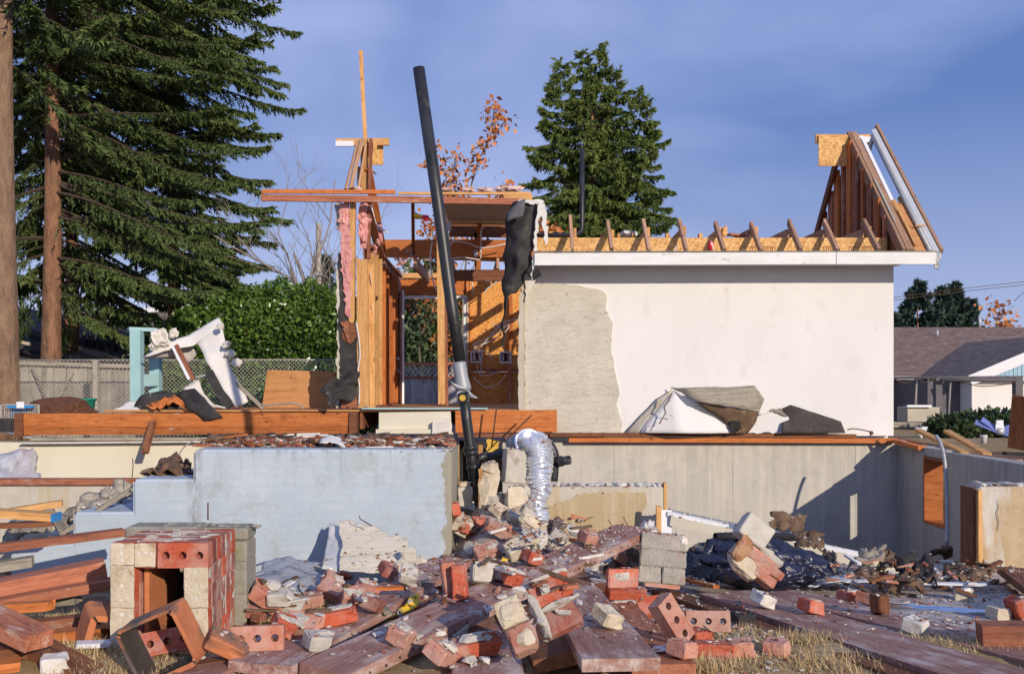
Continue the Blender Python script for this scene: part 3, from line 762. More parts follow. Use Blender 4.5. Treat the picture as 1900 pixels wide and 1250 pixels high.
tails = [(1063, 397), (1136, 408), (1205, 404), (1275, 404), (1345, 408), (1414, 409), (1488, 405), (1556, 405), (1633, 404)]
words_ = ['leftmost grey-brown rafter tail of the row above the white fascia, standing almost upright', 'second rafter tail from the left above the white fascia', 'third rafter tail from the left, in front of the spruce edge',
          'fourth rafter tail from the left above the white fascia', 'rafter tail just right of the red can, with a splintered block', 'sixth rafter tail from the left, two bays right of the red can',
          'rafter tail between the sixth one and the gable frame', 'rafter tail standing at the foot of the dark gable studs', 'last rafter tail on the right, beside the doubled gable rafter']
for (bx, ty), lb in zip(tails, words_):
    p0 = P(bx, 466, 12.93); X = p0.x
    d1 = 12.93 + .62; ztop = EYE - (ty - HY) / FPX * 13.5
    p0.z = 3.055; p1 = Vector((X, 13.52, ztop))
    rt = thing('rafter_tail', p0, lb, 'rafter', 'rafter tails along the eave')
    board('rafter', p0 + Vector((0, 0, .03)), p1, .042, .10, M['wood_rafter'], rt, rag=.012)
    board('joist_end', Vector((X + .065, 13.47, 3.46 + random.uniform(-.04, .04))), Vector((X + .065, 15.6, 3.44)), .042, .14, M['wood_tan'], rt)
    if bx > 1400:
        board('brace', Vector((X - .03, 13.5, 3.45)), Vector((X - .35, 16.3, 3.36)), .04, .12, M['wood_rafter'], rt)
for px_, w_ in ((1115, 7), (1145, 5), (1172, 6), (1235, 6), (1296, 6)):
    b_ = board('wood_block', P(px_, 434, 13.6), P(px_ + w_, 434, 13.6), .12, .18, M['wood_tan'])
    tag(b_, {1115: 'small tan block end beside the first two rafter tails', 1145: 'tan block end right of the second rafter tail', 1172: 'tan block end left of the third rafter tail', 1235: 'tan block end between the third and fourth rafter tails', 1296: 'tan block end just left of the red can'}[px_], 'block')
tag(board('wood_scrap', P(1140, 458, 12.93), P(1152, 466, 12.90), .03, .02, M['wood_tan']), 'short splinter of wood lying on the fascia left of the third rafter tail', 'scrap')
tag(board('wood_scrap', P(1352, 433, 13.6), P(1385, 436, 13.7), .10, .03, M['wood_red']), 'red-brown offcut lying behind the rafter tail with the splintered block', 'scrap')
tag(place('plastic_heap', hull_mesh('plastic_heap', (.36, .3, .14), 22, .4, 2, .03, 3), M['plastic_film']), 'crumpled clear plastic lying above the strand board near the spruce', 'plastic').matrix_basis = Matrix.Translation(P(1165, 441, 13.8))
tag(link('splintered_block', hull_mesh('splintered_block', (.13, .1, .22), 18, .5, 1, .03, 5), M['wood_tan'], None, Matrix.Translation(P(1343, 430, 13.46))), 'splintered tan wood stub on the rafter tail right of the can', 'scrap')

# red can on the fascia
can = thing('drink_can', P(1318.5, 467, 12.905), 'red drink can with a white stripe standing on the white fascia', 'can')
cb0 = P(1318.5, 466.4, 12.915); cb0.z = 3.068
def lathe(name, prof, c, mat, parent=None, n=20):
    V, F = [], []
    for r_, z_ in prof:
        for k in range(n): V.append((r_ * math.cos(2 * math.pi * k / n), r_ * math.sin(2 * math.pi * k / n), z_))
    for i in range(len(prof) - 1):
        for k in range(n): F.append((i * n + k, i * n + (k + 1) % n, (i + 1) * n + (k + 1) % n, (i + 1) * n + k))
    F.append(tuple(range(n - 1, -1, -1))); F.append(tuple(range((len(prof) - 1) * n, len(prof) * n)))
    me = mesh(name, V, F); me.polygons.foreach_set('use_smooth', [len(p.vertices) == 4 for p in me.polygons])
    return link(name, me, mat, parent, Matrix.Translation(c))
k_ = 1.2
lathe('can_body', [(.026 * k_, 0), (.033 * k_, .008), (.033 * k_, .105), (.027 * k_, .119)], cb0, M['red_plastic'], can)
lathe('can_lid', [(.028 * k_, .119), (.028 * k_, .123), (.024 * k_, .121)], cb0, M['can_silver'], can)
Vs, Fs = [], []
for i in range(9):
    z_ = .014 + .011 * i; a0 = -math.pi / 2 + .25 + .35 * math.sin(i * .7)
    for a_ in (a0, a0 + .5): Vs.append(cb0 + Vector((.0342 * k_ * math.cos(a_), .0342 * k_ * math.sin(a_), z_)))
for i in range(8): Fs.append((2 * i, 2 * i + 1, 2 * i + 3, 2 * i + 2))
place('white_stripe', mesh('white_stripe', Vs, Fs), M['paint_plain'], can)

# ---------------------------------------------------------------- right gable remnant
XG = 5.42
def rfp(X, d, off=0.0):     # point on the roof slope: pitch 45 degrees from the eave
    return Vector((X, d, 3.06 + (d - 12.93) + off))
gb = thing('gable_remnant', (XG, 14, 3.06), 'steep gable end frame of rafters and studs rising above the right end of the wall', 'roof frame')
dr_ = 15.09
board('rafter', rfp(XG - .02, 12.93, .03), rfp(XG - .02, dr_, .06), .045, .15, M['wood_rafter'], gb)
board('rafter', rfp(XG + .06, 12.93, .03), rfp(XG + .06, dr_, .06), .09, .12, M['wood_rafter'], gb)
board('rafter', rfp(XG + .17, 13.7, -.02), rfp(XG + .17, dr_ - .05, .03), .05, .03, M['paint_plain'], gb)
board('batten', rfp(XG + .16, 12.98, .05), rfp(XG + .16, 13.75, .05), .04, .03, M['wood_tan'], gb)
ol = rfp(XG + .015, 13.35, .070); oh = rfp(XG + .015, 14.1, .082)
board('green_mark', ol, oh, .012, .004, M['teal'], gb, bev=0)
# far slope
for X_, m_ in ((XG - .115, 'wood_brown'), (XG + .10, 'wood_brown')):
    board('far_rafter', Vector((X_, dr_ + .04, 3.06 + 2.16)), Vector((X_, 17.25, 3.06)), .05, .14, M[m_], gb)
k_i = 0
for d_ in np.arange(13.55, 17.1, .285):
    zt_ = 3.06 + (d_ - 12.93) if d_ < dr_ else 3.06 + (17.25 - d_)
    w_ = .19 if k_i % 3 else .09
    board('stud', Vector((XG - .05, d_, 3.0)), Vector((XG - .05, d_, zt_ - .02)), w_, .04, M['wood_orange'] if k_i % 2 else M['wood_red'], gb, up=(-1, 0, 0), drop=False)
    k_i += 1
sheathing = [Vector((XG, 13.3, 3.3)), Vector((XG, dr_, 3.0 + 2.1)), Vector((XG, 17.2, 3.0)), Vector((XG, 13.3, 3.0))]
Vg = sheathing + [v + Vector((.02, 0, 0)) for v in sheathing]
place('sheathing', mesh('sheathing', Vg, [(3, 2, 1, 0), (4, 5, 6, 7), (0, 1, 5, 4), (1, 2, 6, 5), (2, 3, 7, 6), (3, 0, 4, 7)]), M['wood_brown'], gb)
slab('strand_board', [(1519, 251), (1575, 251), (1575, 308), (1519, 308)], 15.02, .02, M['osb'], gb)
board('ridge_board', P(1513, 250, 15.08), P(1622, 250, 15.08), .045, .14, M['wood_tan'], gb, up=(0, 0, 1))
board('ridge_trim', P(1580, 254, 15.02), P(1617, 254, 15.02), .03, .09, M['paint_plain'], gb)
board('brace', P(1615, 262, 15.0), P(1603, 306, 14.9), .05, .05, M['drywall_grey'], gb)
board('brace', P(1590, 262, 15.02), P(1609, 300, 14.97), .05, .04, M['drywall_grey'], gb)
XR = 5.86
board('rake_fascia', rfp(XR - .035, 12.9, .02), rfp(XR - .035, dr_ + .05, .06), .07, .03, M['paint_white'], gb, up=(-.5, -.6, .6))
tube('rake_tube', [rfp(XR - .10, 12.95, -.03), rfp(XR - .10, dr_ - .05, .03)], .03, M['galv'], gb)
board('rake_rafter', rfp(XR + .03, 12.88, .06), rfp(XR + .03, dr_ + .08, .12), .045, .12, M['wood_rafter'], gb)
board('rake_rafter', rfp(XR - .115, 12.95, -.07), rfp(XR - .115, 13.95, -.07), .04, .04, M['wood_tan'], gb)
pl = [rfp(XG + .12, 12.95, -.03), rfp(XR - .15, 12.93, -.03), rfp(XR - .15, 13.78, -.05), rfp(XG + .12, 13.95, -.05)]
sheet('roof_sheathing', pl, M['ply'], gb, 10, 10, .008, 5, .018, .06, seed=2.3)
for q in ((1655, 372, 1665, 390), (1697, 418, 1718, 417), (1700, 440, 1720, 440), (1703, 424, 1722, 432)):
    board('splinter', P(q[0], q[1], 13.3), P(q[2], q[3], 13.25), .03, .018, M['wood_tan'], gb, rag=.01)
sheet('bent_gutter_end', [P(1728, 462, 12.9), P(1748, 468, 12.88), P(1742, 500, 12.9), P(1734, 500, 12.9)], M['galv'], gb, 6, 8, .02, 9, .008, .2, seed=8)
link('crushed_tip', hull_mesh('crushed_tip', (.12, .12, .09), 14, .3, 1, .02, 9), M['soot'], gb, Matrix.Translation(P(1741, 470, 12.95)))
# ---------------------------------------------------------------- stripped stud walls of the left room
XW = -2.02; DF, DR = 13.4, 17.4; ZP = 3.20
def T(name, px, py, d, label, cat, group=None):
    return thing(name, P(px, py, d), label, cat, group)
sw = T('stud_wall', 690, 757, 15, 'stripped left side wall of bare orange studs running back to the door', 'wall frame')
k_i = 0
for d_ in np.arange(13.85, 17.0, .406):
    wd = .09
    board('stud', (XW - .045, d_, ZD + .002), (XW - .045, d_, ZP - .005), .045, wd, M['wood_tan'] if k_i < 3 else M['wood_orange'], sw, up=(1, 0, 0), drop=False)
    k_i += 1
board('top_plate', (XW - .045, 13.55, ZP + .045), (XW - .045, 17.4, ZP + .045), .10, .045, M['wood_brown'], sw)
board('bottom_plate', (XW - .045, 13.6, ZD + .04), (XW - .045, 17.3, ZD + .04), .095, .036, M['wood_red'], sw)
Vg = [Vector((XW - .095, 13.5, ZD)), Vector((XW - .095, 17.4, ZD)), Vector((XW - .095, 17.4, ZP)), Vector((XW - .095, 13.5, ZP))]
Vg += [v - Vector((.018, 0, 0)) for v in Vg]
place('sheathing', mesh('sheathing', Vg, [(0, 1, 2, 3), (7, 6, 5, 4), (0, 4, 5, 1), (1, 5, 6, 2), (2, 6, 7, 3), (3, 7, 4, 0)]), M['wood_brown'], sw)
board('fire_block', (XW - .045, 13.9, 2.55), (XW - .045, 14.2, 2.55), .09, .04, M['wood_brown'], sw)
sheet('vapour_film', [(XW + .01, 13.42, 2.1), (XW + .01, 13.85, 1.9), (XW + .01, 13.8, 2.9), (XW + .01, 13.42, 3.0)], M['plastic_film'], sw, 8, 10, .02, 6, .002, .4, seed=4.4)
rs_ = sheet('red_strip', [P(670, 508, 13.38), P(674, 508, 13.38), P(677, 568, 13.38), P(673, 568, 13.38)], M['red_plastic'], sw, 2, 8, .004, 8, .006, .0)

fp = T('corner_post', 665, 757, 13.4, 'splintered front corner posts of the stud wall with torn black paper outside', 'post')
board('post', P(655, 372, 13.38), P(653, 600, 13.38), .075, .09, M['wood_tan'], fp, up=(0, -1, 0), drop=False, rag=.02)
board('post', P(672, 480, 13.40), P(675, 757, 13.40), .16, .09, M['wood_tan'], fp, up=(0, -1, 0), drop=False, rag=.02)
board('post', P(689, 490, 13.5), P(690, 757, 13.5), .10, .09, M['wood_tan'], fp, up=(0, -1, 0), drop=False)
board('post', P(643, 374, 13.45), P(643, 462, 13.45), .06, .06, M['wood_tan'], fp, up=(0, -1, 0), drop=False)
board('post', P(636, 380, 13.5), P(634, 500, 13.5), .02, .10, M['wood_orange'], fp, up=(0, -1, 0), drop=False, rag=.03)
board('post', P(688, 258, 13.5), P(684, 480, 13.5), .04, .09, M['wood_red'], fp, up=(0, -1, 0), drop=False)
slab('black_paper', [(627, 470), (641, 468), (645, 560), (662, 600), (662, 690), (655, 757), (628, 757), (634, 690), (626, 600), (630, 540)], 13.36, .05, M['tar_paper'], fp, jag=.010, jstep=.05)
slab('grey_flashing', [(621, 378), (630, 374), (632, 430), (624, 425)], 13.42, .03, M['galv'], fp, jag=.004)
slab('stucco_rim', [(624, 480), (629, 480), (633, 600), (629, 700), (634, 757), (624, 757), (626, 640)], 13.37, .09, M['concrete_pale'], fp, jag=.010, jstep=.05)
slab('splinter_board', [(632, 598), (643, 594), (651, 632), (645, 636)], 13.31, .02, M['wood_red'], fp, jag=.008, jstep=.03)
slab('broken_sheathing', [(634, 596), (662, 600), (662, 622), (650, 640), (636, 630)], 13.34, .02, M['wood_brown'], fp, jag=.010, jstep=.03)
slab('broken_sheathing', [(633, 723), (662, 722), (662, 757), (633, 757)], 13.34, .02, M['wood_red'], fp, jag=.008, jstep=.03)
facets('torn_felt', [P(662, 688, 13.3), P(618, 698, 13.1), P(596, 722, 13.0), P(612, 752, 13.05), P(650, 740, 13.2), P(662, 722, 13.3)],
       [(0, 1, 2), (0, 2, 5), (2, 3, 4), (2, 4, 5)], M['tar_paper'], fp, .008, 6, .10, 6.5, smooth=False)
# pink insulation
pi = T('insulation_batt', 640, 560, 13.4, 'torn pink insulation hanging down the left front corner post', 'insulation', 'pink insulation batts')
slab('wad', [(631, 376), (647, 374), (649, 430), (652, 470), (650, 560), (651, 590), (642, 585), (637, 530), (634, 480), (631, 430)], 13.33, .07, M['pink'], pi, jag=.014, jstep=.03)
link('tuft', hull_mesh('tuft', (.13, .10, .5), 30, .45, 2, .05, 2), M['pink'], pi, Matrix.Translation(P(641, 400, 13.35)))
link('tuft', hull_mesh('tuft', (.11, .10, .6), 30, .45, 2, .05, 12), M['pink'], pi, Matrix.Translation(P(643, 500, 13.34)))
pi = T('insulation_batt', 680, 460, 13.5, 'fluffy pink insulation bulging under the roof beam right of the corner post', 'insulation', 'pink insulation batts')
link('tuft', hull_mesh('tuft', (.20, .2, .45), 40, .4, 2, .07, 21), M['pink'], pi, Matrix.Translation(P(677, 400, 13.5)))
link('tuft', hull_mesh('tuft', (.17, .2, .45), 40, .4, 2, .07, 22), M['pink'], pi, Matrix.Translation(P(675, 438, 13.5)))
pi = T('insulation_batt', 700, 440, 14, 'small pink insulation scraps behind the dark slanting board', 'insulation', 'pink insulation batts')
link('tuft', hull_mesh('tuft', (.15, .2, .42), 30, .4, 2, .06, 24), M['pink'], pi, Matrix.Translation(P(704, 435, 14.0)))
link('tuft', hull_mesh('tuft', (.13, .2, .22), 30, .4, 2, .06, 25), M['pink'], pi, Matrix.Translation(P(692, 465, 13.9)))
pi = tag(link('insulation_scrap', hull_mesh('insulation_scrap', (.16, .15, .17), 30, .4, 2, .05, 31), M['pink'], None, Matrix.Translation(P(683, 745, 13.55))), 'pink insulation ball at the foot of the studs', 'insulation')
pi = tag(link('insulation_scrap', hull_mesh('insulation_scrap', (.16, .15, .4), 30, .4, 2, .05, 32), M['pink'], None, Matrix.Translation(P(737, 530, 16.9))), 'pink insulation tuft beside the head of the white door', 'insulation')

# gable remnant on the left
lg = T('gable_remnant', 680, 372, 13.5, 'broken bundle of pale rafters standing on the long red-brown roof beam', 'roof frame')
board('rafter', P(664, 262, 13.45), P(641, 352, 13.30), .035, .10, M['wood_rafter'], lg, up=(.3, -1, 0), drop=False)
board('rafter', P(671, 260, 13.42), P(650, 352, 13.28), .055, .10, M['wood_rafter'], lg, up=(.3, -1, 0), drop=False, rag=.01)
board('rafter', P(678, 270, 13.5), P(664, 352, 13.4), .03, .10, M['wood_rafter'], lg, up=(.3, -1, 0), drop=False)
board('upright', P(676, 258, 13.55), P(676, 352, 13.55), .10, .05, M['wood_tan'], lg, up=(0, -1, 0), drop=False)
board('upright', P(667, 310, 13.6), P(666, 352, 13.6), .05, .05, M['wood_tan'], lg, up=(0, -1, 0), drop=False)
board('ridge_board', P(624, 258, 13.62), P(722, 257, 13.62), .045, .10, M['wood_tan'], lg)
board('white_trim', P(623, 262, 13.58), P(656, 262, 13.58), .03, .075, M['paint_plain'], lg)
slab('strand_board', [(682, 270), (711, 270), (711, 306), (682, 306)], 13.70, .015, M['osb'], lg)
board('cleat', P(696, 262, 13.55), P(696, 278, 13.55), .05, .03, M['wood_tan'], lg, up=(0, -1, 0), drop=False)
board('brace', P(684, 312, 13.5), P(712, 470, 14.6), .05, .09, M['wood_orange'], lg, up=(1, 0, 0), drop=False)
board('brace', P(683, 392, 13.45), P(708, 478, 14.4), .05, .11, M['wood_brown'], lg, up=(1, 0, 0), drop=False)
board('metal_strap', P(684, 312, 13.5), P(698, 322, 13.7), .03, .01, M['galv'], lg)
st_ = tag(board('stick', P(669.5, 94, 13.5), P(678, 262, 13.56), .055, .03, M['wood_tan'], None, up=(0, -1, 0), drop=False), 'tall thin yellow-tan stick pointing up from the left gable remnant', 'stick')

rbm = T('roof_beam', 485, 372, 13.2, 'long red-brown double beam reaching out to the left over the stud wall', 'beam')
board('lower_ply', P(484, 361, 13.18), P(972, 369, 13.2), .045, .088, M['wood_red'], rbm, warp=.006, rag=.015)
board('upper_ply', P(486, 352.5, 13.2), P(735, 352, 13.22), .04, .055, M['wood_orange'], rbm, warp=.005, rag=.02)
board('upper_ply', P(740, 356, 13.22), P(985, 357, 13.22), .04, .035, M['wood_tan'], rbm, warp=.004)
board('upper_ply', P(930, 360, 13.21), P(988, 360, 13.21), .045, .10, M['wood_tan'], rbm, rag=.03)
for i, (a, b_) in enumerate(((815, 845), (850, 885), (880, 920), (915, 950), (650, 680), (935, 975))):
    o_ = tag(link('insulation_scrap', hull_mesh('insulation_scrap', ((b_ - a) / 131, .25, .10), 24, .4, 2, .05, 40 + i), M['pale_pink'], None, Matrix.Translation(P((a + b_) / 2, 353 - 3 * (i % 2), 13.35))),
        ['pale pink insulation scrap on the roof beam just right of the black pipe', 'second pale pink scrap on the roof beam, right of the black pipe', 'middle pale pink scrap on the roof beam above the ceiling panel', 'pale pink scrap on the roof beam above the hanging black paper', 'pale pink scrap on the roof beam at the foot of the rafter bundle', 'rightmost pale pink scrap at the end of the roof beam'][i], 'insulation', 'insulation scraps on the roof beam')

# ceiling, joists, rear wall
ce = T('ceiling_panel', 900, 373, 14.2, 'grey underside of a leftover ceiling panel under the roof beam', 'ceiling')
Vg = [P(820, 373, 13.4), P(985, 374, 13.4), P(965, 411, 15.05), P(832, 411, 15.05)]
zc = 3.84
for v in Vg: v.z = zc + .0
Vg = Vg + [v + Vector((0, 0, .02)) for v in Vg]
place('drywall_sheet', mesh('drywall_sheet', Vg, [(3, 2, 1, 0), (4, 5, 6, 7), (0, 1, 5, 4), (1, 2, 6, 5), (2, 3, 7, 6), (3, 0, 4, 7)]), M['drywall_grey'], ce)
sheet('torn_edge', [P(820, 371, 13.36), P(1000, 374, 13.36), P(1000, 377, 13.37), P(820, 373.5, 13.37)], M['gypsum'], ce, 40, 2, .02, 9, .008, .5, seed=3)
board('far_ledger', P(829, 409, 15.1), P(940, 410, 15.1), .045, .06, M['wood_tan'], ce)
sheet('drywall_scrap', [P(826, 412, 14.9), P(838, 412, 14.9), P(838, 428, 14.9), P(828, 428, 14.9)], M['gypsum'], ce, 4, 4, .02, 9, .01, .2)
jb = T('joist_frame', 800, 500, 15.5, 'reddish joists, hangers and plates above the back door', 'joists')
board('header_joist', P(711, 445, 15), P(1000, 445, 15), .045, .28, M['wood_orange'], jb)
board('cripple_stud', P(890, 414, 15.08), P(888, 500, 15.08), .07, .05, M['wood_orange'], jb, up=(0, -1, 0), drop=False)
board('cripple_stud', P(883, 432, 15.3), P(884, 500, 15.3), .05, .05, M['wood_brown'], jb, up=(0, -1, 0), drop=False)
board('dark_lintel', P(834, 414, 15.3), P(950, 416, 15.3), .05, .22, M['wood_brown'], jb)
board('shelf_plate', P(835, 501, 14.8), P(940, 501, 14.8), .09, .17, M['wood_brown'], jb)
board('joist', P(766, 372, 13.5), P(767, 473, 14.95), .045, .05, M['wood_brown'], jb, up=(1, 0, 0), drop=False)
board('joist', P(712, 474, 15.0), P(740, 508, 17.3), .045, .18, M['wood_rafter'], jb)
board('joist', P(770, 477, 15.0), P(795, 508, 17.3), .045, .18, M['wood_rafter'], jb)
board('joist', P(838, 477, 15.0), P(845, 508, 17.3), .045, .18, M['wood_rafter'], jb)
board('joist', P(924, 477, 15.0), P(915, 508, 17.3), .045, .18, M['wood_rafter'], jb)
board('plank_back', P(834, 466, 15.2), P(950, 470, 15.2), .05, .14, M['wood_tan'], jb)
for x_, y_ in ((711, 470), (766, 470), (883, 470), (746, 506), (799, 506)):
    link('joist_hanger', bm_mesh('joist_hanger', box_bm(.07, .02, .10, .004)), M['galv'], jb, Matrix.Translation(P(x_, y_, 14.93 if y_ < 480 else 17.2)))
rw = T('rear_wall', 860, 757, 17.4, 'rear stud wall with a door opening and amber strand board lining', 'wall frame')
board('top_plate', P(737, 507, 17.36), P(975, 507, 17.36), .09, .09, M['wood_tan'], rw)
board('header', P(741, 518, 17.42), P(866, 518, 17.42), .09, .29, M['wood_orange'], rw)
board('stud', P(868, 520, 17.36), P(869, 748, 17.36), .06, .09, M['wood_orange'], rw, up=(0, -1, 0), drop=False)
board('stud', P(945, 660, 17.30), P(945, 748, 17.30), .07, .09, M['wood_red'], rw, up=(0, -1, 0), drop=False)
board('stud', P(948, 548, 17.30), P(948, 655, 17.30), .06, .09, M['wood_orange'], rw, up=(0, -1, 0), drop=False)
board('stud', P(737, 505, 17.3), P(737, 748, 17.3), .06, .09, M['wood_red'], rw, up=(0, -1, 0), drop=False)
board('rail', P(875, 684, 17.33), P(965, 684, 17.33), .05, .05, M['wood_red'], rw)
slab('strand_board', [(872, 522), (975, 522), (975, 600), (975, 688), (872, 688)], 17.42, .015, M['osb_deep'], rw)
slab('strand_board', [(872, 690), (975, 690), (975, 752), (872, 752)], 17.42, .015, M['osb_deep'], rw)
lp = P(640, 0, 17.4)
dfm = T('door_frame', 800, 750, 17.3, 'white door frame in the rear wall with red-brown stains at its edge', 'door frame')
board('head', P(735, 549, 17.30), P(866, 549, 17.30), .06, .05, M['paint_white'], dfm)
board('jamb', P(863, 553, 17.30), P(862, 750, 17.30), .05, .06, M['paint_white'], dfm, up=(0, -1, 0), drop=False)
board('jamb', P(867.5, 551, 17.28), P(867.5, 750, 17.28), .03, .06, M['concrete_pale'], dfm, up=(0, -1, 0), drop=False)
board('jamb', P(731, 553, 17.30), P(731, 750, 17.30), .05, .06, M['paint_white'], dfm, up=(0, -1, 0), drop=False)
# door leaf standing open into the room, seen at a slant
dl = T('open_door', 735, 750, 16.8, 'white panelled door standing open beside the hedge view', 'door')
a_ = P(730, 0, 17.25); b_ = P(748, 0, 16.55); a_.z = b_.z = 0
ux = (b_ - a_).normalized(); nn = Vector((ux.y, -ux.x, 0)); Ld = (b_ - a_).length
Md = Matrix((ux, nn, Vector((0, 0, 1)))).transposed().to_4x4(); Md.translation = a_ + Vector((0, 0, ZD + .01))
def dbox(name, x0, x1, z0, z1, y0, y1, mat):
    return link(name, bm_mesh(name, box_bm(x1 - x0, y1 - y0, z1 - z0, .003)), mat, dl, Md @ Matrix.Translation(((x0 + x1) / 2, (y0 + y1) / 2, (z0 + z1) / 2)))
dbox('leaf', 0, Ld, 0, 2.0, -.02, .02, M['paint_plain'])
for z0_, z1_ in ((.15, .75), (.85, 1.45), (1.55, 1.9)):
    for x0_, x1_ in ((.10 * Ld / .7, .30 * Ld / .7), (.40 * Ld / .7, .60 * Ld / .7)):
        for s_ in (-1, 1): dbox('panel', x0_, x1_, z0_, z1_, s_ * .022 - .004, s_ * .022 + .004, M['paint_plain'])
tube('handle', [P(725, 686, 16.5), P(739, 686, 16.5), P(742, 692, 16.48)], .012, M['galv'], dl)
tube('lock', [P(737, 665, 16.6), P(739, 665, 16.5)], .03, M['galv'], dl)

cs = tag(board('stud', P(817, 425, 13.7), P(820, 752, 13.7), .10, .09, M['wood_tan'], None, up=(0, -1, 0), drop=False, rag=.02), 'single tan stud standing in the middle of the room left of the black pipe', 'stud')
cs2 = tag(board('stud', P(826, 560, 13.95), P(829, 752, 13.95), .05, .09, M['wood_red'], None, up=(0, -1, 0), drop=False), 'reddish stud right behind the single tan stud', 'stud')

# cables, boxes
cg = T('cable_bundle', 905, 660, 17.2, 'loose white cables hanging in front of the amber strand board', 'cable')
for pts in ([(960, 592), (930, 602), (895, 640), (880, 655), (878, 668)], [(945, 600), (915, 622), (878, 640), (905, 655), (918, 672)], [(880, 640), (890, 660), (893, 695)], [(878, 700), (900, 718), (925, 712), (938, 695)],
            [(945, 600), (938, 615), (905, 635), (884, 640)], [(890, 640), (880, 648), (888, 690), (900, 697), (925, 690)], [(912, 600), (928, 606), (940, 603)]):
    tube('cable', curve_pts([P(x_, y_, 17.2 - .05 * (i % 2)) for i, (x_, y_) in enumerate(pts)], 7), .009, M['wire'], cg, 6)
for px_, y_, m_ in ((884, 662, 'red_plastic'), (938, 663, 'wood_brown')):
    eb = T('outlet_box', px_, y_, 17.3, {884: 'red-edged electrical box on the strand board with white cable ends', 938: 'open electrical box beside the upper stud on the strand board'}[px_], 'electrical box')
    blockbox('back_plate', P(px_ - 9, y_ + 9, 17.3), P(px_ + 9, y_ - 9, 17.34), M[m_], eb)
    for q in ((-11, -11, 11, -8), (-11, 8, 11, 11), (-11, -8, -8, 8), (8, -8, 11, 8)):
        blockbox('rim', P(px_ + q[0], y_ + q[3], 17.22), P(px_ + q[2], y_ + q[1], 17.30), M['plastic_film'], eb)
    for i in range(3):
        blockbox('terminal', P(px_ - 6 + i * 5, y_ + 6, 17.26), P(px_ - 3 + i * 5, y_ - 6, 17.297), M['wire'] if i != 1 else M['soot'], eb)
c2 = T('ceiling_cables', 850, 460, 14.8, 'white cables looping between the joists above the door', 'cable')
for pts, d_ in (([(735, 476), (748, 495), (765, 497), (775, 487)], 15.2), ([(802, 450), (798, 480), (802, 515), (810, 540)], 13.9), ([(836, 455), (842, 448), (870, 452), (895, 460), (940, 452)], 14.7), ([(836, 480), (860, 478), (890, 482)], 14.7),
                ([(898, 420), (893, 430), (892, 480)], 14.9), ([(926, 520), (905, 535), (898, 545)], 16.8), ([(690, 386), (700, 420), (720, 432)], 13.9), ([(690, 414), (702, 422), (718, 430)], 13.9), ([(789, 482), (805, 486), (830, 490)], 14.9), ([(876, 524), (878, 545)], 17.1)):
    tube('cable', curve_pts([P(x_, y_, d_) for x_, y_ in pts], 7), .011, M['wire'], c2, 6)
c3 = tag(tube('loose_cable', curve_pts([P(x_, y_, 13.33) for x_, y_ in [(661, 598), (666, 630), (668, 660), (664, 690), (667, 720), (666, 750)]], 6), .012, M['wire'], None, 6), 'white cable running down the front corner post', 'cable')
lb_ = T('work_light', 778, 405, 13.6, 'small yellow and red plastic fixture hanging from the dark joist under the roof beam', 'fixture')
link('yellow_cap', hull_mesh('yellow_cap', (.14, .1, .09), 20, .25, 1, .01, 4), M['yellow'], lb_, Matrix.Translation(P(776, 402, 13.6)))
link('red_flap', hull_mesh('red_flap', (.11, .07, .12), 12, .3, 1, .01, 6), M['red_plastic'], lb_, Matrix.Translation(P(790, 406, 13.58)))
tube('hanger_wire', [P(767, 392, 13.6), P(774, 397, 13.6), P(780, 403, 13.6)], .008, M['wire_dark'], lb_, 6)

# torn black paper and stucco at the wall's left end
bp = T('tar_paper_strip', 965, 560, 13.1, 'long torn black tar paper hanging at the left end of the white wall', 'tar paper')
facets('hanging_strip', [P(938, 400, 13.15), P(955, 378, 13.1), P(990, 372, 13.0), P(1004, 378, 13.2), P(998, 420, 13.1), P(985, 470, 13.0), P(988, 488, 13.05), P(968, 530, 13.1), P(942, 552, 13.05), P(934, 590, 13.1), P(941, 655, 13.12), P(930, 620, 13.12), P(933, 550, 13.1), P(935, 480, 13.2), P(965, 440, 12.95), P(960, 500, 13.0)],
       [(0, 1, 14), (1, 2, 14), (2, 3, 4, 14), (4, 5, 14), (5, 15, 14), (5, 6, 7, 15), (7, 8, 15), (8, 12, 13, 15), (13, 14, 15), (0, 14, 13), (8, 9, 11, 12), (9, 10, 11)], M['tar_paper'], bp, .008, 5, .06, 6)
facets('folded_flap', [P(938, 395, 13.0), P(962, 375, 12.9), P(975, 372, 12.9), P(968, 398, 12.85), P(940, 412, 12.9)], [(0, 1, 2, 3, 4)], M['post_dark'], bp, .01, 4, .03, 5)
facets('lower_scrap', [P(985, 492, 12.95), P(1001, 498, 12.9), P(1003, 512, 12.9), P(990, 518, 12.95), P(975, 505, 12.97)], [(0, 1, 2, 3, 4)], M['tar_paper'], bp, .008, 3, .02, 6)
sc_ = T('stucco_strip', 1000, 500, 13.0, 'ragged dangling stucco strips over the black paper at the wall corner', 'stucco')
slab('jagged_strip', [(1000, 375), (1012, 380), (1015, 395), (1017, 440), (1013, 455), (1010, 430), (1005, 400), (1000, 405), (997, 440), (994, 480), (990, 500), (986, 520), (992, 440), (996, 400)], 12.92, .03, M['gypsum'], sc_, jag=.012, jstep=.04)
slab('corner_rubble', [(974, 500), (990, 488), (997, 512), (993, 530), (980, 545), (974, 560)], 13.3, .07, M['plaster'], sc_, jag=.012, jstep=.04)
slab('white_rag', [(960, 372), (1003, 370), (1010, 377), (990, 380), (975, 376)], 12.95, .05, M['gypsum'], sc_, jag=.01, jstep=.03)
vp_ = T('vent_pipe', 1080, 440, 14.6, 'thin black vent pipe in front of the big spruce, bending left at the eave', 'pipe')
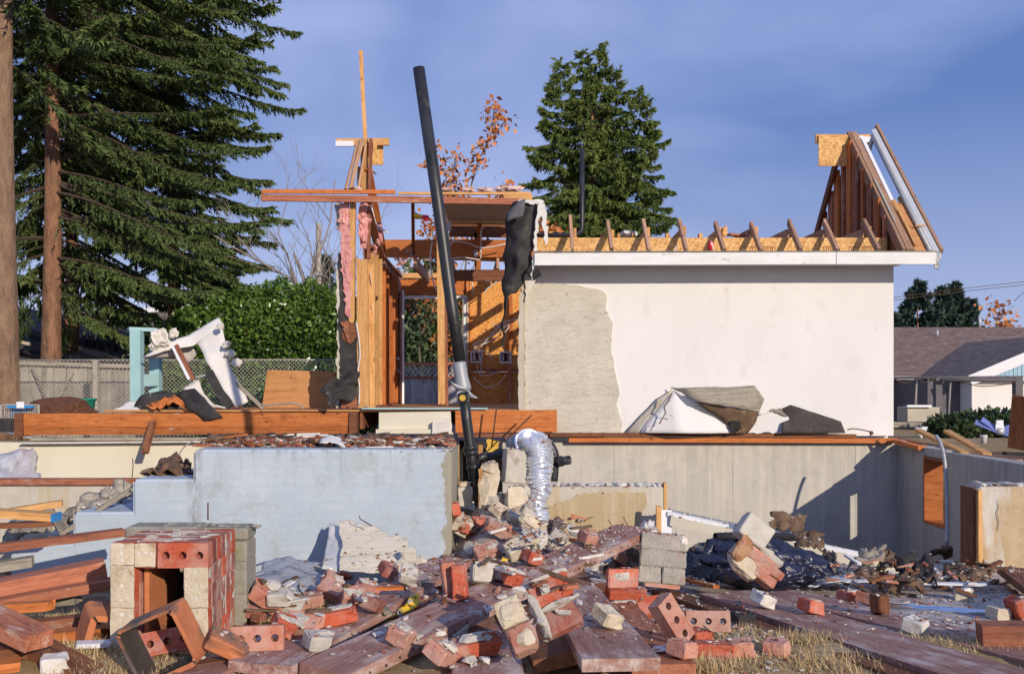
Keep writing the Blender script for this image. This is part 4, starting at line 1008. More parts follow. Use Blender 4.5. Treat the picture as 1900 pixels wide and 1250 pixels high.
tube('pipe', [P(985, 437, 14.6), P(1062, 436, 14.6), P(1073, 434, 14.6), P(1079, 427, 14.6), P(1080, 415, 14.6), P(1080, 276, 14.6)], .035, M['black_pipe'], vp_, 12)

# ---------------------------------------------------------------- the leaning black soil pipe
D8 = 8.0
bpz = T('soil_pipe', 880, 875, 8, 'tall leaning black soil pipe rising from the rubble, its joint wrapped in grey tape', 'pipe')
tube('upper_pipe', [P(777, 127, 8.25), P(812, 372, 8.15), P(837, 560, 8.08), P(857, 690, 8.03)], .052, M['black_pipe'], bpz, 20, inner=.008)
tube('tape_wrap', curve_pts([P(852, 673, 8.02), P(856, 700, 8.0), P(861, 728, 8.0)], 6), [.058] * 7 + [.062, .064, .066, .07, .066, .05], M['tape'], bpz, 18)
for q in (((846, 722), (868, 722), (836, 708)), ((866, 720), (873, 738), (888, 739)), ((849, 725), (858, 724), (845, 735))):
    facets('tape_tail', [P(q[0][0], q[0][1], 7.93), P(q[1][0], q[1][1], 7.92), P(q[2][0], q[2][1], 7.9)], [(0, 1, 2)], M['flash'], bpz, .003, 3, .015, 14)
tube('lower_pipe', [P(860, 725, 8.0), P(866, 780, 8.0), P(875, 850, 8.0), P(880, 888, 8.0)], .045, M['black_pipe'], bpz, 20)
tube('clean_out', [P(862, 738, 7.98), P(858, 738, 7.9)], .042, M['black_pipe'], bpz, 16)
tube('clean_out_ring', [P(858.5, 738, 7.9), P(858, 738, 7.885)], .026, M['yellow_ins'], bpz, 14)
tube('bolt', [P(848, 743, 7.95), P(869, 743, 7.95)], .008, M['galv'], bpz, 8)
for y_ in (833, 842, 868):
    x_ = 872 + (y_ - 833) * .17
    tube('coupling', [P(x_, y_ - 7, 8.0), P(x_ + 1.2, y_ + 2, 8.0)], .058, M['black_pipe'], bpz, 20)
tube('side_arm', curve_pts([P(884, 865, 8.0), P(893, 848, 8.0), P(910, 846, 8.05), P(945, 838, 8.2), P(975, 832, 8.3)], 6), .036, M['black_pipe'], bpz, 14)
be = T('drain_bend', 1030, 880, 8.3, 'black drain bend with a short open stub right of the silver duct', 'pipe')
tube('bend', curve_pts([P(1005, 818, 8.3), P(1018, 824, 8.3), P(1028, 842, 8.3), P(1028, 865, 8.3), P(1026, 892, 8.3)], 6), .043, M['black_pipe'], be, 16)
tube('stub', [P(1027, 857, 8.3), P(1056, 853, 8.2)], .04, M['black_pipe'], be, 16, inner=.006)
tube('collar', [P(1037, 856, 8.25), P(1042, 855, 8.23)], .047, M['black_pipe'], be, 16)

# silver duct
du = T('foil_duct', 1000, 970, 7.5, 'crumpled silver foil duct arching over the grey blocks', 'duct')
cp = [P(972, 829, 7.72), P(979, 820, 7.66), P(987, 818, 7.61), P(995, 832, 7.58), P(999, 860, 7.56), P(1001, 900, 7.55), P(999, 940, 7.5), P(1000, 968, 7.48)]
cpp = curve_pts(cp, 14)
rr = [.094 + .03 * noise.noise(Vector((i * .06, 2, 3))) + (.008 if i % 2 else -.007) for i in range(len(cpp))]
cpp = [p + Vector((noise.noise(p * 9), 0, noise.noise(p * 9 + Vector((4, 4, 4))))) * .035 for p in cpp]
tube('ribbed_sleeve', cpp, rr, M['fleece'], du, 26, cap=False, inner=.004, smooth=False)
tube('inner_grey_sleeve', [P(946, 826, 7.78), P(972, 818, 7.72)], .07, M['tape'], du, 20, cap=False, inner=.004)
cp2 = curve_pts([P(975, 812, 7.85), P(1000, 812, 7.8), P(1015, 835, 7.75), P(1014, 875, 7.7), P(1005, 910, 7.65)], 12)
tube('second_fold', [p + Vector((noise.noise(p * 8), 0, noise.noise(p * 11))) * .02 for p in cp2], [.05 + (.008 if i % 2 else -.005) for i in range(len(cp2))], M['fleece'], du, 22, cap=False, inner=.004, smooth=False)
# ---------------------------------------------------------------- vegetation
M['twig'] = plain('pale twigs', (.24, .20, .18), (.34, .29, .26), 8, .9, 26, .5, .01)
M['limb'] = plain('dark limb bark', (.05, .035, .025), (.09, .065, .045), 8, .95, 26, .5, .01)
def tri_mesh(name, V, tone, mat, parent=None, quads=False):
    """V: (n, 3|4, 3) separate faces in world coordinates"""
    V = np.asarray(V, 'f'); n, k, _ = V.shape
    c = np.array([V[..., 0].mean(), V[..., 1].mean(), V[..., 2].min()], 'f')
    me = bpy.data.meshes.new(name)
    me.vertices.add(n * k); me.vertices.foreach_set('co', (V - c).ravel())
    me.loops.add(n * k); me.loops.foreach_set('vertex_index', np.arange(n * k, dtype='i'))
    me.polygons.add(n); me.polygons.foreach_set('loop_start', np.arange(0, n * k, k, dtype='i'))
    me.update(calc_edges=True)
    a = me.attributes.new('tone', 'FLOAT', 'FACE'); a.data.foreach_set('value', np.asarray(tone, 'f'))
    return link(name, me, mat, parent, Matrix.Translation(Vector(c.tolist())))

def unit(v): return v / (np.linalg.norm(v, axis=-1, keepdims=True) + 1e-9)

def conifer(name, base, height, zlow, reach, label, mat, trunk_r, trunk_mat, nl=90, seed=0, droop=.35, leaders=1, ndl=.16, dens=1.0, lean=(0, 0), topcut=None, side=None, spread=0.0, wfac=.22, group=None, coneup=.5, limb_r=.6, peaks=None, clear=0):
    r = np.random.default_rng(seed)
    t = thing(name, base, label, 'tree', group)
    base = np.array(base, float)
    tops = []
    for k in range(leaders):
        a = 2 * math.pi * k / max(1, leaders); tops.append((spread * math.cos(a), spread * math.sin(a) * .6, 1 - (.0 if k == 0 else .06 + .14 * r.random())))
    if peaks: tops = peaks
    htr = topcut or height * (.86 if peaks else 1)
    tube('trunk', [base + np.array([lean[0] * s, lean[1] * s, htr * s]) + np.array([math.sin(s * 7 + seed) * .03, 0, 0]) for s in np.linspace(0, 1, 14)], [trunk_r * (1 - .93 * s * htr / height) * (1.12 if s == 0 else 1) for s in np.linspace(0, 1, 14)], trunk_mat, t, 14)
    tw_p, tw_d, tw_l, ton = [], [], [], []
    LV = []
    for li, (ox, oy, hf) in enumerate(tops):
        n_l = nl // leaders
        for i in range(n_l):
            f = (i + r.random()) / n_l; z = zlow + (height * hf - zlow) * f ** .92
            if topcut and z > topcut: continue
            rel = (z - zlow) / (height * hf - zlow)
            L = reach(rel) * (.55 + .55 * r.random() ** .8) / (1.0 if leaders == 1 else 1.18)
            if L < .12: L = .12
            az = r.random() * 2 * math.pi
            if side is not None and r.random() < .35: az = side + r.normal() * .8
            if clear and z < clear and math.sin(az) < -.35 and abs(math.cos(az)) < .9: continue
            dz0 = coneup * rel - .12 + max(-.25, .2 * r.normal()) - .08
            bl = min(1, rel * 3)
            p0 = base + np.array([ox * min(1, z / height * 1.4) + lean[0] * z / height, oy + lean[1] * z / height, z])
            d0 = np.array([math.cos(az), math.sin(az), dz0])
            ns = max(4, int(L / .22)); pts = [p0]
            for s in range(ns):
                u = (s + 1) / ns
                d = d0.copy(); d[2] += -droop * math.sin(u * math.pi * .8) * .9 + (1.1 * droop * (u - .5) if u > .5 else 0)
                pts.append(pts[-1] + unit(d) * L / ns)
            pts = np.array(pts)
            if L > .8: 
                LV.append((pts, max(.012, .016 * L * limb_r)))
            # twigs along the limb
            nt_ = int(L * 13 * dens) + 3
            u = r.random(nt_) ** .7 * .93 + .07
            idx = u * ns; i0 = np.minimum(idx.astype(int), ns - 1); fr = (idx - i0)[:, None]
            pp = pts[i0] * (1 - fr) + pts[i0 + 1] * fr; dd = unit(pts[i0 + 1] - pts[i0])
            sd_ = np.cross(dd, [0, 0, 1]); sgn = np.where(r.random(nt_) < .5, -1, 1)[:, None]
            dirs = unit(dd * .75 + sd_ * sgn * (.5 + .6 * r.random((nt_, 1))) + np.array([0, 0, -1]) * (.4 + .8 * r.random((nt_, 1))) * droop * 2)
            ln = (.18 + .62 * (1 - u)) * min(1, .35 + L / 3.2) * (.6 + .7 * r.random(nt_))
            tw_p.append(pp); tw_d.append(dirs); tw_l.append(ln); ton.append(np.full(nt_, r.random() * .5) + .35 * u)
            # tip
            tw_p.append(pts[-2:-1]); tw_d.append(unit(pts[-1:] - pts[-2:-1])); tw_l.append(np.array([.3])); ton.append(np.array([.7]))
        # leader
        if not topcut:
            zz = np.linspace(height * hf * .9, height * hf, 14)
            pl_ = base + np.stack([np.full(14, ox) + lean[0], np.full(14, oy) + lean[1], zz], 1)
            tw_p.append(pl_); tw_d.append(unit(r.normal(size=(14, 3)) * .6 + [0, 0, .7])); tw_l.append(np.linspace(.35, .14, 14)); ton.append(np.full(14, .5))
    tp, td, tl, tn = map(np.concatenate, (tw_p, tw_d, tw_l, ton))
    # needles sprays: thin triangles along each twig
    m = 17
    k = np.tile(np.arange(m), len(tp)); rep = lambda a: np.repeat(a, m, axis=0)
    u = (k + r.random(len(k))) / m
    P0 = rep(tp) + rep(td) * (rep(tl) * u)[:, None]
    P0[:, 2] -= .25 * droop * (rep(tl) * u) ** 2
    rd = unit(r.normal(size=P0.shape)); dirn = unit(rep(td) * .9 + rd * .75 + np.array([0, 0, -.12]))
    ln = ndl * (.6 + .8 * r.random(len(k)))
    wv = unit(np.cross(dirn, unit(r.normal(size=P0.shape))))
    w = (ln * wfac)[:, None]
    tri = np.stack([P0 - wv * w, P0 + wv * w, P0 + dirn * ln[:, None]], 1)
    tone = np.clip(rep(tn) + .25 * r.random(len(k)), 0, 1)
    tri_mesh('crown', tri, tone, mat, t)
    # limbs joined as one part
    VV, FF = [], []
    for pts, rad in LV:
        b0 = len(VV)
        for i, p in enumerate(pts):
            rr_ = rad * (1 - .85 * i / (len(pts) - 1))
            for q in range(4):
                an = q * math.pi / 2; 
                ax = np.array([-(pts[-1] - pts[0])[1], (pts[-1] - pts[0])[0], 0]); ax = ax / (np.linalg.norm(ax) + 1e-6)
                VV.append(p + ax * rr_ * math.cos(an) + np.array([0, 0, 1]) * rr_ * math.sin(an))
        for i in range(len(pts) - 1):
            for q in range(4): FF.append((b0 + i * 4 + q, b0 + i * 4 + (q + 1) % 4, b0 + (i + 1) * 4 + (q + 1) % 4, b0 + (i + 1) * 4 + q))
    if VV:
        o = place('limbs', mesh('limbs', VV, FF), M['limb'], t); o['kind'] = 'stuff'
    return t

def gz(x, y): return H(x, y)
def tree_at(px, d): x = (px - CX) / FPX * d; return (x, d, gz(x, d) - .1)

rl = lambda rel: 5.5 * (1 - .22 * rel + .12 * math.sin(rel * 19)) * (1 if rel > .12 else .72 + rel * 2.4)
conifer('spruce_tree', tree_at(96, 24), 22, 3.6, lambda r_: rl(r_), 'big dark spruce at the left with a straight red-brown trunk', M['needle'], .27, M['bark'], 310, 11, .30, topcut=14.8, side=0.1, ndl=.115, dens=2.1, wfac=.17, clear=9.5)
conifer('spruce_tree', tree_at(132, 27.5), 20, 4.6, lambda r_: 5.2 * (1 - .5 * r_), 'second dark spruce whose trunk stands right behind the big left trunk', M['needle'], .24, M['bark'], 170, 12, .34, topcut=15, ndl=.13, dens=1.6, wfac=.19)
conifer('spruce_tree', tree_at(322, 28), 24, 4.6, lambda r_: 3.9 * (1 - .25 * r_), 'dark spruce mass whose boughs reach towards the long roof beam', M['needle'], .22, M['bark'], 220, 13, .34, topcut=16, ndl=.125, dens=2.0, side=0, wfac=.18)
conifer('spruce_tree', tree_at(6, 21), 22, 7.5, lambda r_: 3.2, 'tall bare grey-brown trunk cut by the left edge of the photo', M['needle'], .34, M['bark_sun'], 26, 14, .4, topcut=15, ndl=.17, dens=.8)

conifer('spruce_tree', tree_at(1098, 44), 18.0, 2.2, lambda r_: 3.0 * (1 - r_ ** 2.6) ** .9 + .15, 'broad spruce with several tops rising behind the rafter tails', M['needle_c'], .28, M['bark'], 800, 21, .42, leaders=5, ndl=.16, dens=2.0, wfac=.16, peaks=[(.35, 0, 1.0), (-.4, .2, .985), (-1.45, .1, .96), (2.2, -.2, .88), (1.15, .4, .94)])

for i, (px_, ytop, w_, s_) in enumerate(((1703, 527, 3.4, 31), (1748, 539, 2.7, 32), (1772, 530, 2.9, 33), (1800, 558, 3.0, 34), (1668, 586, 2.8, 35))):
    d_ = 72 + 3 * i; zt_ = EYE - (ytop - HY) / FPX * d_
    x_ = (px_ - CX) / FPX * d_
    conifer('conifer', (x_, d_, -1), zt_ + 1, 1.5, lambda r_, w_=w_: w_ * (1 - r_) ** .7, ['far bluish conifer, the leftmost and widest of the group above the brown roof', 'narrow far conifer, second from the left above the brown roof', 'tallest pointed far conifer in the middle of the group above the brown roof', 'low rounded far conifer at the right end of the group above the roof', 'low far treetop peeking out right beside the white wall'][i],
            M['needle_far'], .2, M['bark'], 60, s_, .2, ndl=.42, dens=.9, wfac=.26, coneup=.9, group='far conifers above the brown roof')

def leafcloud(name, centers, size, n, mat, parent, ls, seed, aspect=.45, up=.3, clump=None):
    """leaves as small quads through an ellipsoid shell volume, in clumps"""
    r = np.random.default_rng(seed); out = []
    C_, S_ = np.array(centers, float), np.array(size, float)
    k = r.integers(0, len(C_), n)
    d = unit(r.normal(size=(n, 3))); rad = (.72 + .33 * r.random(n) ** .5)
    nz = np.array([noise.noise(Vector((d_ * 2.2 + C_[kk] * .7).tolist())) for d_, kk in zip(d, k)])
    p = C_[k] + d * S_[k] * (rad + .22 * nz)[:, None]
    ax = unit(r.normal(size=(n, 3)) + np.array([0, -.6, up])); l = ls * (.6 + .7 * r.random(n))[:, None]
    wv = unit(np.cross(ax, unit(r.normal(size=(n, 3))))) * l * aspect
    q = np.stack([p, p + ax * l * .5 + wv * .5, p + ax * l, p + ax * l * .5 - wv * .5], 1)
    tri_mesh(name, q, np.clip(r.random(n) ** 1.3 * .8 + .5 * nz + .05, 0, 1), mat, parent)

# laurel hedge: one shrub after another behind the wire fence and the door opening
hd = [(345, 575, 24.0, .9), (400, 555, 24.2, 1.15), (455, 530, 24.0, 1.2), (515, 520, 24.3, 1.2), (575, 525, 24.0, 1.15), (630, 545, 24.2, 1.1), (690, 540, 24.0, 1.1), (750, 520, 24.3, 1.15), (810, 515, 24.1, 1.15), (870, 520, 24.2, 1.2), (930, 530, 24.0, 1.1)]
hl = ['low end of the laurel hedge nearest the spruces', 'laurel shrub behind the crumpled drywall piece', 'laurel shrub right of the crumpled drywall piece', 'tallest laurel shrub of the hedge left of the black papered post', 'laurel shrub directly above the leaning plywood sheet', 'laurel shrub touching the black papered post',
      'laurel shrub hidden behind the stud wall', 'laurel shrub seen at the left of the door opening', 'laurel shrub seen in the middle of the door opening', 'laurel shrub right of the door opening', 'laurel shrub behind the strand board']
for i, ((px_, yt_, d_, wr), lb) in enumerate(zip(hd, hl)):
    x_ = (px_ - CX) / FPX * d_; zt_ = EYE - (yt_ - HY) / FPX * d_; z0_ = gz(x_, d_)
    t = thing('laurel_shrub', (x_, d_, z0_), lb, 'shrub', 'laurel hedge'); t['group'] = 'laurel hedge'
    h_ = (zt_ - z0_)
    leafcloud('foliage', [(x_, d_, z0_ + h_ * .30), (x_ - .25, d_, z0_ + h_ * .62), (x_ + .2, d_ - .1, z0_ + h_ * .55), (x_ + .05, d_ + .1, z0_ + h_ * .80)], [(wr * .85, .8, h_ * .34), (wr * .62, .7, h_ * .30), (wr * .66, .75, h_ * .32), (wr * .5, .6, h_ * .20)], 13000, M['laurel'], t, .135, 50 + i)
    me = hull_mesh('inner_twigs', (wr * 1.2, .8, h_ * .86), 60, .3, 1, .12, 50 + i); link('inner_twigs', me, M['leaf_litter'], t, Matrix.Translation((x_, d_ + .15, z0_ + h_ * .45)))
    tube('stem', [(x_, d_, z0_), (x_ + .05, d_, z0_ + h_ * .6)], [.06, .02], M['bark_grey'], t, 8)

def branchy(name, base, h, label, mat, seed, levels=4, r0=.06, spread=.55, leaves=None, ln=.3, group=None, nch=3, start=.2, ratio=.62, up=.25, limb0=None, lsize=.16, minlvl=2):
    r = random.Random(seed); t = thing(name, base, label, 'tree', group)
    VV, FF, tips = [], [], []
    def seg(p, d, L, rad, lvl):
        n = 5; pts = [Vector(p)]; d = d.normalized()
        for i in range(n):
            d = (d + Vector((r.gauss(0, .10), r.gauss(0, .10), r.gauss(up * .12, .06)))).normalized(); pts.append(pts[-1] + d * L / n)
        b0 = len(VV); a = d.cross(Vector((.3, 1, .2))).normalized(); c = d.cross(a)
        for i, q in enumerate(pts):
            rr_ = max(rad * (1 - .45 * i / n), .004)
            for k in range(5): VV.append(q + a * rr_ * math.cos(k * 1.2566) + c * rr_ * math.sin(k * 1.2566))
        for i in range(n):
            for k in range(5): FF.append((b0 + i * 5 + k, b0 + i * 5 + (k + 1) % 5, b0 + (i + 1) * 5 + (k + 1) % 5, b0 + (i + 1) * 5 + k))
        if lvl >= minlvl: tips.extend(pts[2:])
        if lvl < levels:
            for k in range(nch + (2 if lvl == 0 else 0)):
                i = r.randint(1 if lvl else max(1, int(n * start)), n); az = r.random() * 6.28
                nd = (d * .9 + Vector((math.cos(az), math.sin(az), r.uniform(-.1, .6))) * spread * (1 + .4 * r.random())).normalized()
                seg(pts[i], nd, L * ratio * r.uniform(.7, 1.15), rad * .55, lvl + 1)
    seg(Vector(base), Vector((.02, 0, 1)), h * (limb0 or .55), r0, 0)
    place('branches', mesh('branches', VV, FF, True), mat, t)
    if leaves:
        nn_ = leaves[1]; rg = np.random.default_rng(seed); tp = np.array([tuple(x) for x in tips])
        p = tp[rg.integers(0, len(tp), nn_)] + rg.normal(size=(nn_, 3)) * leaves[2]
        ax = unit(rg.normal(size=(nn_, 3)) + np.array([0, 0, -.5])); l = lsize * (.6 + .8 * rg.random(nn_))[:, None]
        wv = unit(np.cross(ax, unit(rg.normal(size=(nn_, 3))))) * l * .6
        tri_mesh('leaves', np.stack([p, p + ax * l * .45 + wv * .5, p + ax * l, p + ax * l * .45 - wv * .5], 1), rg.random(nn_), leaves[0], t)
    return t
branchy('bare_tree', tree_at(640, 27), 11.0, 'leafless grey tree spreading behind the left gable remnant', M['twig'], 5, 4, .06, .55, None, nch=3, start=.5, ratio=.62, limb0=.50)
branchy('bare_tree', tree_at(585, 28), 8.6, 'smaller leafless tree left of the black papered post', M['twig'], 9, 4, .045, .6, None, nch=3, start=.4, ratio=.6, limb0=.5)
branchy('maple_sapling', tree_at(838, 22), 7.4, 'slender tree with orange autumn leaves behind the roof beam', M['bark_grey'], 18, 3, .035, .9, (M['autumn'], 1500, .10), nch=4, start=.4, ratio=.42, limb0=.78, lsize=.13, minlvl=1, up=.5)
branchy('maple_sapling', tree_at(925, 23), 6.4, 'low orange-leaved tree at the right end of the roof beam', M['bark_grey'], 23, 3, .05, .6, (M['autumn'], 1300, .12), nch=4, start=.5, ratio=.36, limb0=.72, lsize=.15, minlvl=1)
branchy('maple_sapling', tree_at(850, 23.5), 6.6, 'bushy orange-leaved young tree just right of the black pipe', M['bark_grey'], 27, 3, .05, .6, (M['autumn'], 1100, .12), nch=4, start=.5, ratio=.36, limb0=.72, lsize=.14, minlvl=1)
branchy('small_tree', tree_at(790, 22.5), 4.6, 'small green-leaved tree seen between the joists above the door', M['bark_grey'], 29, 3, .05, .6, (M['shrub_green'], 1500, .16), nch=4, start=.4, ratio=.5, limb0=.6, lsize=.17, minlvl=1)
branchy('small_tree', tree_at(262, 25.5), 4.2, 'thin green and yellow shrubby tree behind the turquoise post', M['bark_grey'], 31, 3, .05, .7, (M['shrub_green'], 2600, .22), nch=4, start=.3, ratio=.5, limb0=.5, lsize=.17, minlvl=1)
branchy('small_tree', tree_at(1885, 64), 9.2, 'far tree with orange leaf clusters at the right edge above the roof', M['bark_grey'], 33, 3, .08, .9, (M['autumn'], 900, .3), nch=5, start=.3, ratio=.5, limb0=.5, lsize=.36, minlvl=1)
branchy('small_tree', tree_at(1855, 66), 7.6, 'far green bushy tree at the right edge above the roof', M['bark_grey'], 34, 3, .08, .9, (M['needle_far'], 1500, .4), nch=5, start=.3, ratio=.5, limb0=.5, lsize=.36, minlvl=1)
conifer('conifer', tree_at(600, 33), 6.2, 1, lambda r_: 1.5 * (1 - r_) ** .8, 'small dark conifer behind the grey utility pole', M['needle_far'], .1, M['bark'], 60, 41, .2, ndl=.22, dens=1.2, coneup=.8)
up_ = T('utility_pole', 591, 560, 30, 'grey wooden utility pole left of the black papered post', 'pole')
pb = tree_at(591, 30)
tube('pole', [pb, (pb[0], 30, P(0, 415, 30).z)], .085, M['fence_grey'], up_, 12)
link('clamp', bm_mesh('clamp', box_bm(.26, .2, .14, .02)), M['galv'], up_, Matrix.Translation(P(590, 508, 29.9)))

# ---------------------------------------------------------------- fences
def chain_fence(name, x0, x1, d, z0, z1, label, posts, dx=.088, wr=.005, t=None, top=True):
    t = t or thing(name, ((x0 + x1) / 2, d, z0), label, 'fence')
    h = z1 - z0; VV, FF = [], []
    def strip(a, b, r_):
        k = len(VV); dd = (b - a).normalized(); s = Vector((-dd.z, 0, dd.x)) * r_; f = Vector((0, r_, 0))
        VV.extend([a + s, a - f, a - s, b + s, b - f, b - s]); FF.extend([(k, k + 1, k + 4, k + 3), (k + 1, k + 2, k + 5, k + 4), (k + 2, k, k + 3, k + 5)])
    n = int((x1 - x0 + h) / dx)
    for i in range(n):
        xs = x0 - h + i * dx
        a, b = Vector((xs, d, z0)), Vector((xs + h, d, z1))
        if a.x < x0: a = Vector((x0, d, z0 + (x0 - a.x)))
        if b.x > x1: b = Vector((x1, d, z1 - (b.x - x1)))
        if b.z > a.z: 
            strip(a, b, wr); m = x0 + x1
            strip(Vector((m - a.x, d + .006, a.z)), Vector((m - b.x, d + .006, b.z)), wr)
    o = place('wire_mesh', mesh('wire_mesh', VV, FF), M['chain'], t); o['kind'] = 'stuff'
    for p in posts: tube('post', [(p, d + .03, z0 - .1), (p, d + .03, z1 + .02)], .03, M['fence_grey'], t, 10)
    if top: tube('top_rail', [(x0, d + .03, z1), (x1, d + .03, z1 + .01)], .02, M['fence_grey'], t, 8)
    return t
df_ = 21.0
chain_fence('wire_fence', P(0, 0, df_).x - .4, P(650, 0, df_).x, df_, .05, P(0, 668, df_).z, 'chain-link fence with wooden posts behind the orange floor beam', [])
fw = T('fence_post', 178, 757, 20.9, 'weathered square wooden post of the chain-link fence', 'post')
board('post', P(178, 668, 20.9), P(178, 775, 20.9), .11, .10, M['fence_grey'], fw, up=(0, -1, 0), drop=False)
t = thing('board_fence', P(120, 760, 22.3), 'grey weathered board fence behind the chain-link fence', 'fence')
x_ = P(-6, 0, 22.3).x; xe = P(242, 0, 22.3).x; i = 0
while x_ < xe:
    w_ = random.uniform(.12, .17); top_ = P(0, 676 + 6 * noise.noise(Vector((x_ * .8, 0, 0))), 22.3).z; bz = gz(x_, 22.3) - .05
    bm = box_bm(w_, .02, top_ - bz, .003); me = bm_mesh('fence_board', bm)
    link('fence_board', me, M['fence_grey'], t, Matrix.Translation((x_ + w_ / 2, 22.3 + random.uniform(-.01, .01), (top_ + bz) / 2)) @ Matrix.Rotation(random.gauss(0, .006), 4, 'Y'))
    x_ += w_ + .006; i += 1
board('rail', P(-10, 668, 22.2), P(250, 676, 22.2), .05, .09, M['wood_grey'], t)
for a, b_ in (((60, 680), (90, 750)), ((135, 690), (105, 748))):
    board('brace', P(*a, 22.15), P(*b_, 22.15), .05, .03, M['wood_grey'], t)
# lattice fence seen through the door
M['fence_mauve'] = wood('mauve fence board', (.40, .36, .38), (.52, .48, .49), (.20, .17, .17), grain=.7)
lt = T('lattice_fence', 800, 757, 20.2, 'purple-grey board fence with a reddish lattice top seen through the door opening', 'fence')
DL = 20.2
xa, xb = P(700, 0, DL).x, P(1000, 0, DL).x
board('top_rail', P(700, 672, DL), P(1000, 672, DL), .06, .06, M['wood_red'], lt)
board('mid_rail', P(700, 698, DL), P(1000, 698, DL), .06, .05, M['wood_red'], lt)
z0_, z1_ = P(0, 698, DL).z, P(0, 676, DL).z; hh = z1_ - z0_
i = 0
while xa + i * .10 < xb:
    a = Vector((xa + i * .10, DL + .01, z0_))
    board('lattice_slat', a, a + Vector((hh, 0, hh)), .03, .008, M['fence_mauve'], lt, up=(0, -1, 0), bev=0)
    board('lattice_slat', a + Vector((hh, .012, 0)), a + Vector((0, .012, hh)), .03, .008, M['fence_mauve'], lt, up=(0, -1, 0), bev=0)
    i += 1
x_ = xa
while x_ < xb:
    board('fence_board', Vector((x_ + .07, DL, z0_ - .05)), Vector((x_ + .07, DL, 0)), .136, .018, M['fence_mauve'], lt, up=(0, -1, 0), drop=False, bev=.002); x_ += .142

# dark sheds at the left
sh = T('shed', 100, 700, 30, 'dark low-roofed shed with beige walls behind the spruce trunks', 'shed')
blockbox('wall', P(-150, 790, 31), P(232, 640, 34), M['beige_wall'], sh)
for k, (a, b_, dd) in enumerate((((-60, 580), (250, 632), 29.5), ((-60, 612), (120, 640), 28.5), ((60, 622), (260, 668), 28.2))):
    board('roof_panel', P(a[0], a[1], dd), P(b_[0], b_[1], dd), 2.6, .06, M['dark_roof'], sh, up=(0, -.35, 1))
    board('eave_board', P(a[0], a[1] + 12, dd - 1.3), P(b_[0], b_[1] + 12, dd - 1.3), .05, .22, M['dark_roof'], sh)
for k in range(9):
    board('rafter_end', P(110 + 14 * k, 612 + 2.4 * k, 28.1), P(113 + 14 * k, 636 + 2.4 * k, 28.1), .1, .1, M['dark_roof'], sh, up=(0, -1, 0))
board('pale_beam', P(120, 636, 27.5), P(200, 656, 27.5), .05, .22, M['fence_grey'], sh)
board('pale_beam', P(20, 628, 27.5), P(80, 640, 27.5), .05, .3, M['beige_wall'], sh)
wh = T('white_house', 260, 600, 60, 'patch of a far white house seen between the spruce and the hedge', 'house')
blockbox('wall', P(225, 700, 60), P(372, 590, 66), M['stucco'], wh)
board('roof', P(215, 588, 60), P(380, 572, 60), 7, .3, M['paint_plain'], wh)

# ---------------------------------------------------------------- house at the right
DH = 43.0
def shingle_mat():
    m, t, b = material('brown asphalt shingles'); v = coords(t, (1, 1, 1), False)
    br = t.nodes.new('ShaderNodeTexBrick'); br.inputs['Scale'].default_value = 1; br.inputs['Brick Width'].default_value = .34; br.inputs['Row Height'].default_value = .13
    br.inputs['Mortar Size'].default_value = .012; br.inputs['Color1'].default_value = (.15, .095, .075, 1); br.inputs['Color2'].default_value = (.24, .165, .135, 1); br.inputs['Mortar'].default_value = (.07, .05, .05, 1)
    t.links.new(v, br.inputs['Vector'])
    col = mixc(t, step(t, noi(t, v, 3.0, 5), .45, .7), br.outputs['Color'], (.26, .19, .16))
    t.links.new(col, b.inputs['Base Color']); b.inputs['Roughness'].default_value = .95
    bump(t, b, br.outputs['Fac'], .4, .02); return m
M['shingle'] = shingle_mat()
hs = T('bungalow', 1800, 790, DH, 'low bungalow with a brown shingle roof and pale blue gable at the right', 'house')
def roof_plane(name, c, mat, parent, th=.12):
    """quad c in world: 0,1 eave, 2,3 ridge; local x along the eave"""
    c = [Vector(p) for p in c]; x = (c[1] - c[0]).normalized(); n = x.cross(c[-1] - c[0]).normalized(); y = n.cross(x)
    Mx = Matrix((x, y, n)).transposed().to_4x4(); Mx.translation = c[0]; inv = Mx.inverted()
    L = [inv @ p for p in c]; L2 = [p - Vector((0, 0, th)) for p in L]; k = len(c)
    F = [tuple(range(k)), tuple(range(2 * k - 1, k - 1, -1))] + [(i, i + k, (i + 1) % k + k, (i + 1) % k) for i in range(k)]
    return link(name, mesh(name, L + L2, F), mat, parent, Mx)
ez, rz = P(0, 699, DH).z, P(0, 607, DH + 7).z
e0, e1 = P(1560, 0, DH).x, P(2120, 0, DH).x
roof_plane('roof', [(e0, DH, ez), (e1, DH, ez), (e1, DH + 7, rz), (e0, DH + 7, rz)], M['shingle'], hs)
roof_plane('far_roof', [(e1, DH + 14, ez), (e0, DH + 14, ez), (e0, DH + 7.02, rz), (e1, DH + 7.02, rz)], M['shingle'], hs)
blockbox('wall', (e0 + .4, DH + .7, -1.2), (e1, DH + 13.4, ez - .03), M['stucco'], hs)
board('gutter', (e0, DH - .05, ez + .02), (e1, DH - .05, ez + .02), .10, .14, M['paint_plain'], hs)
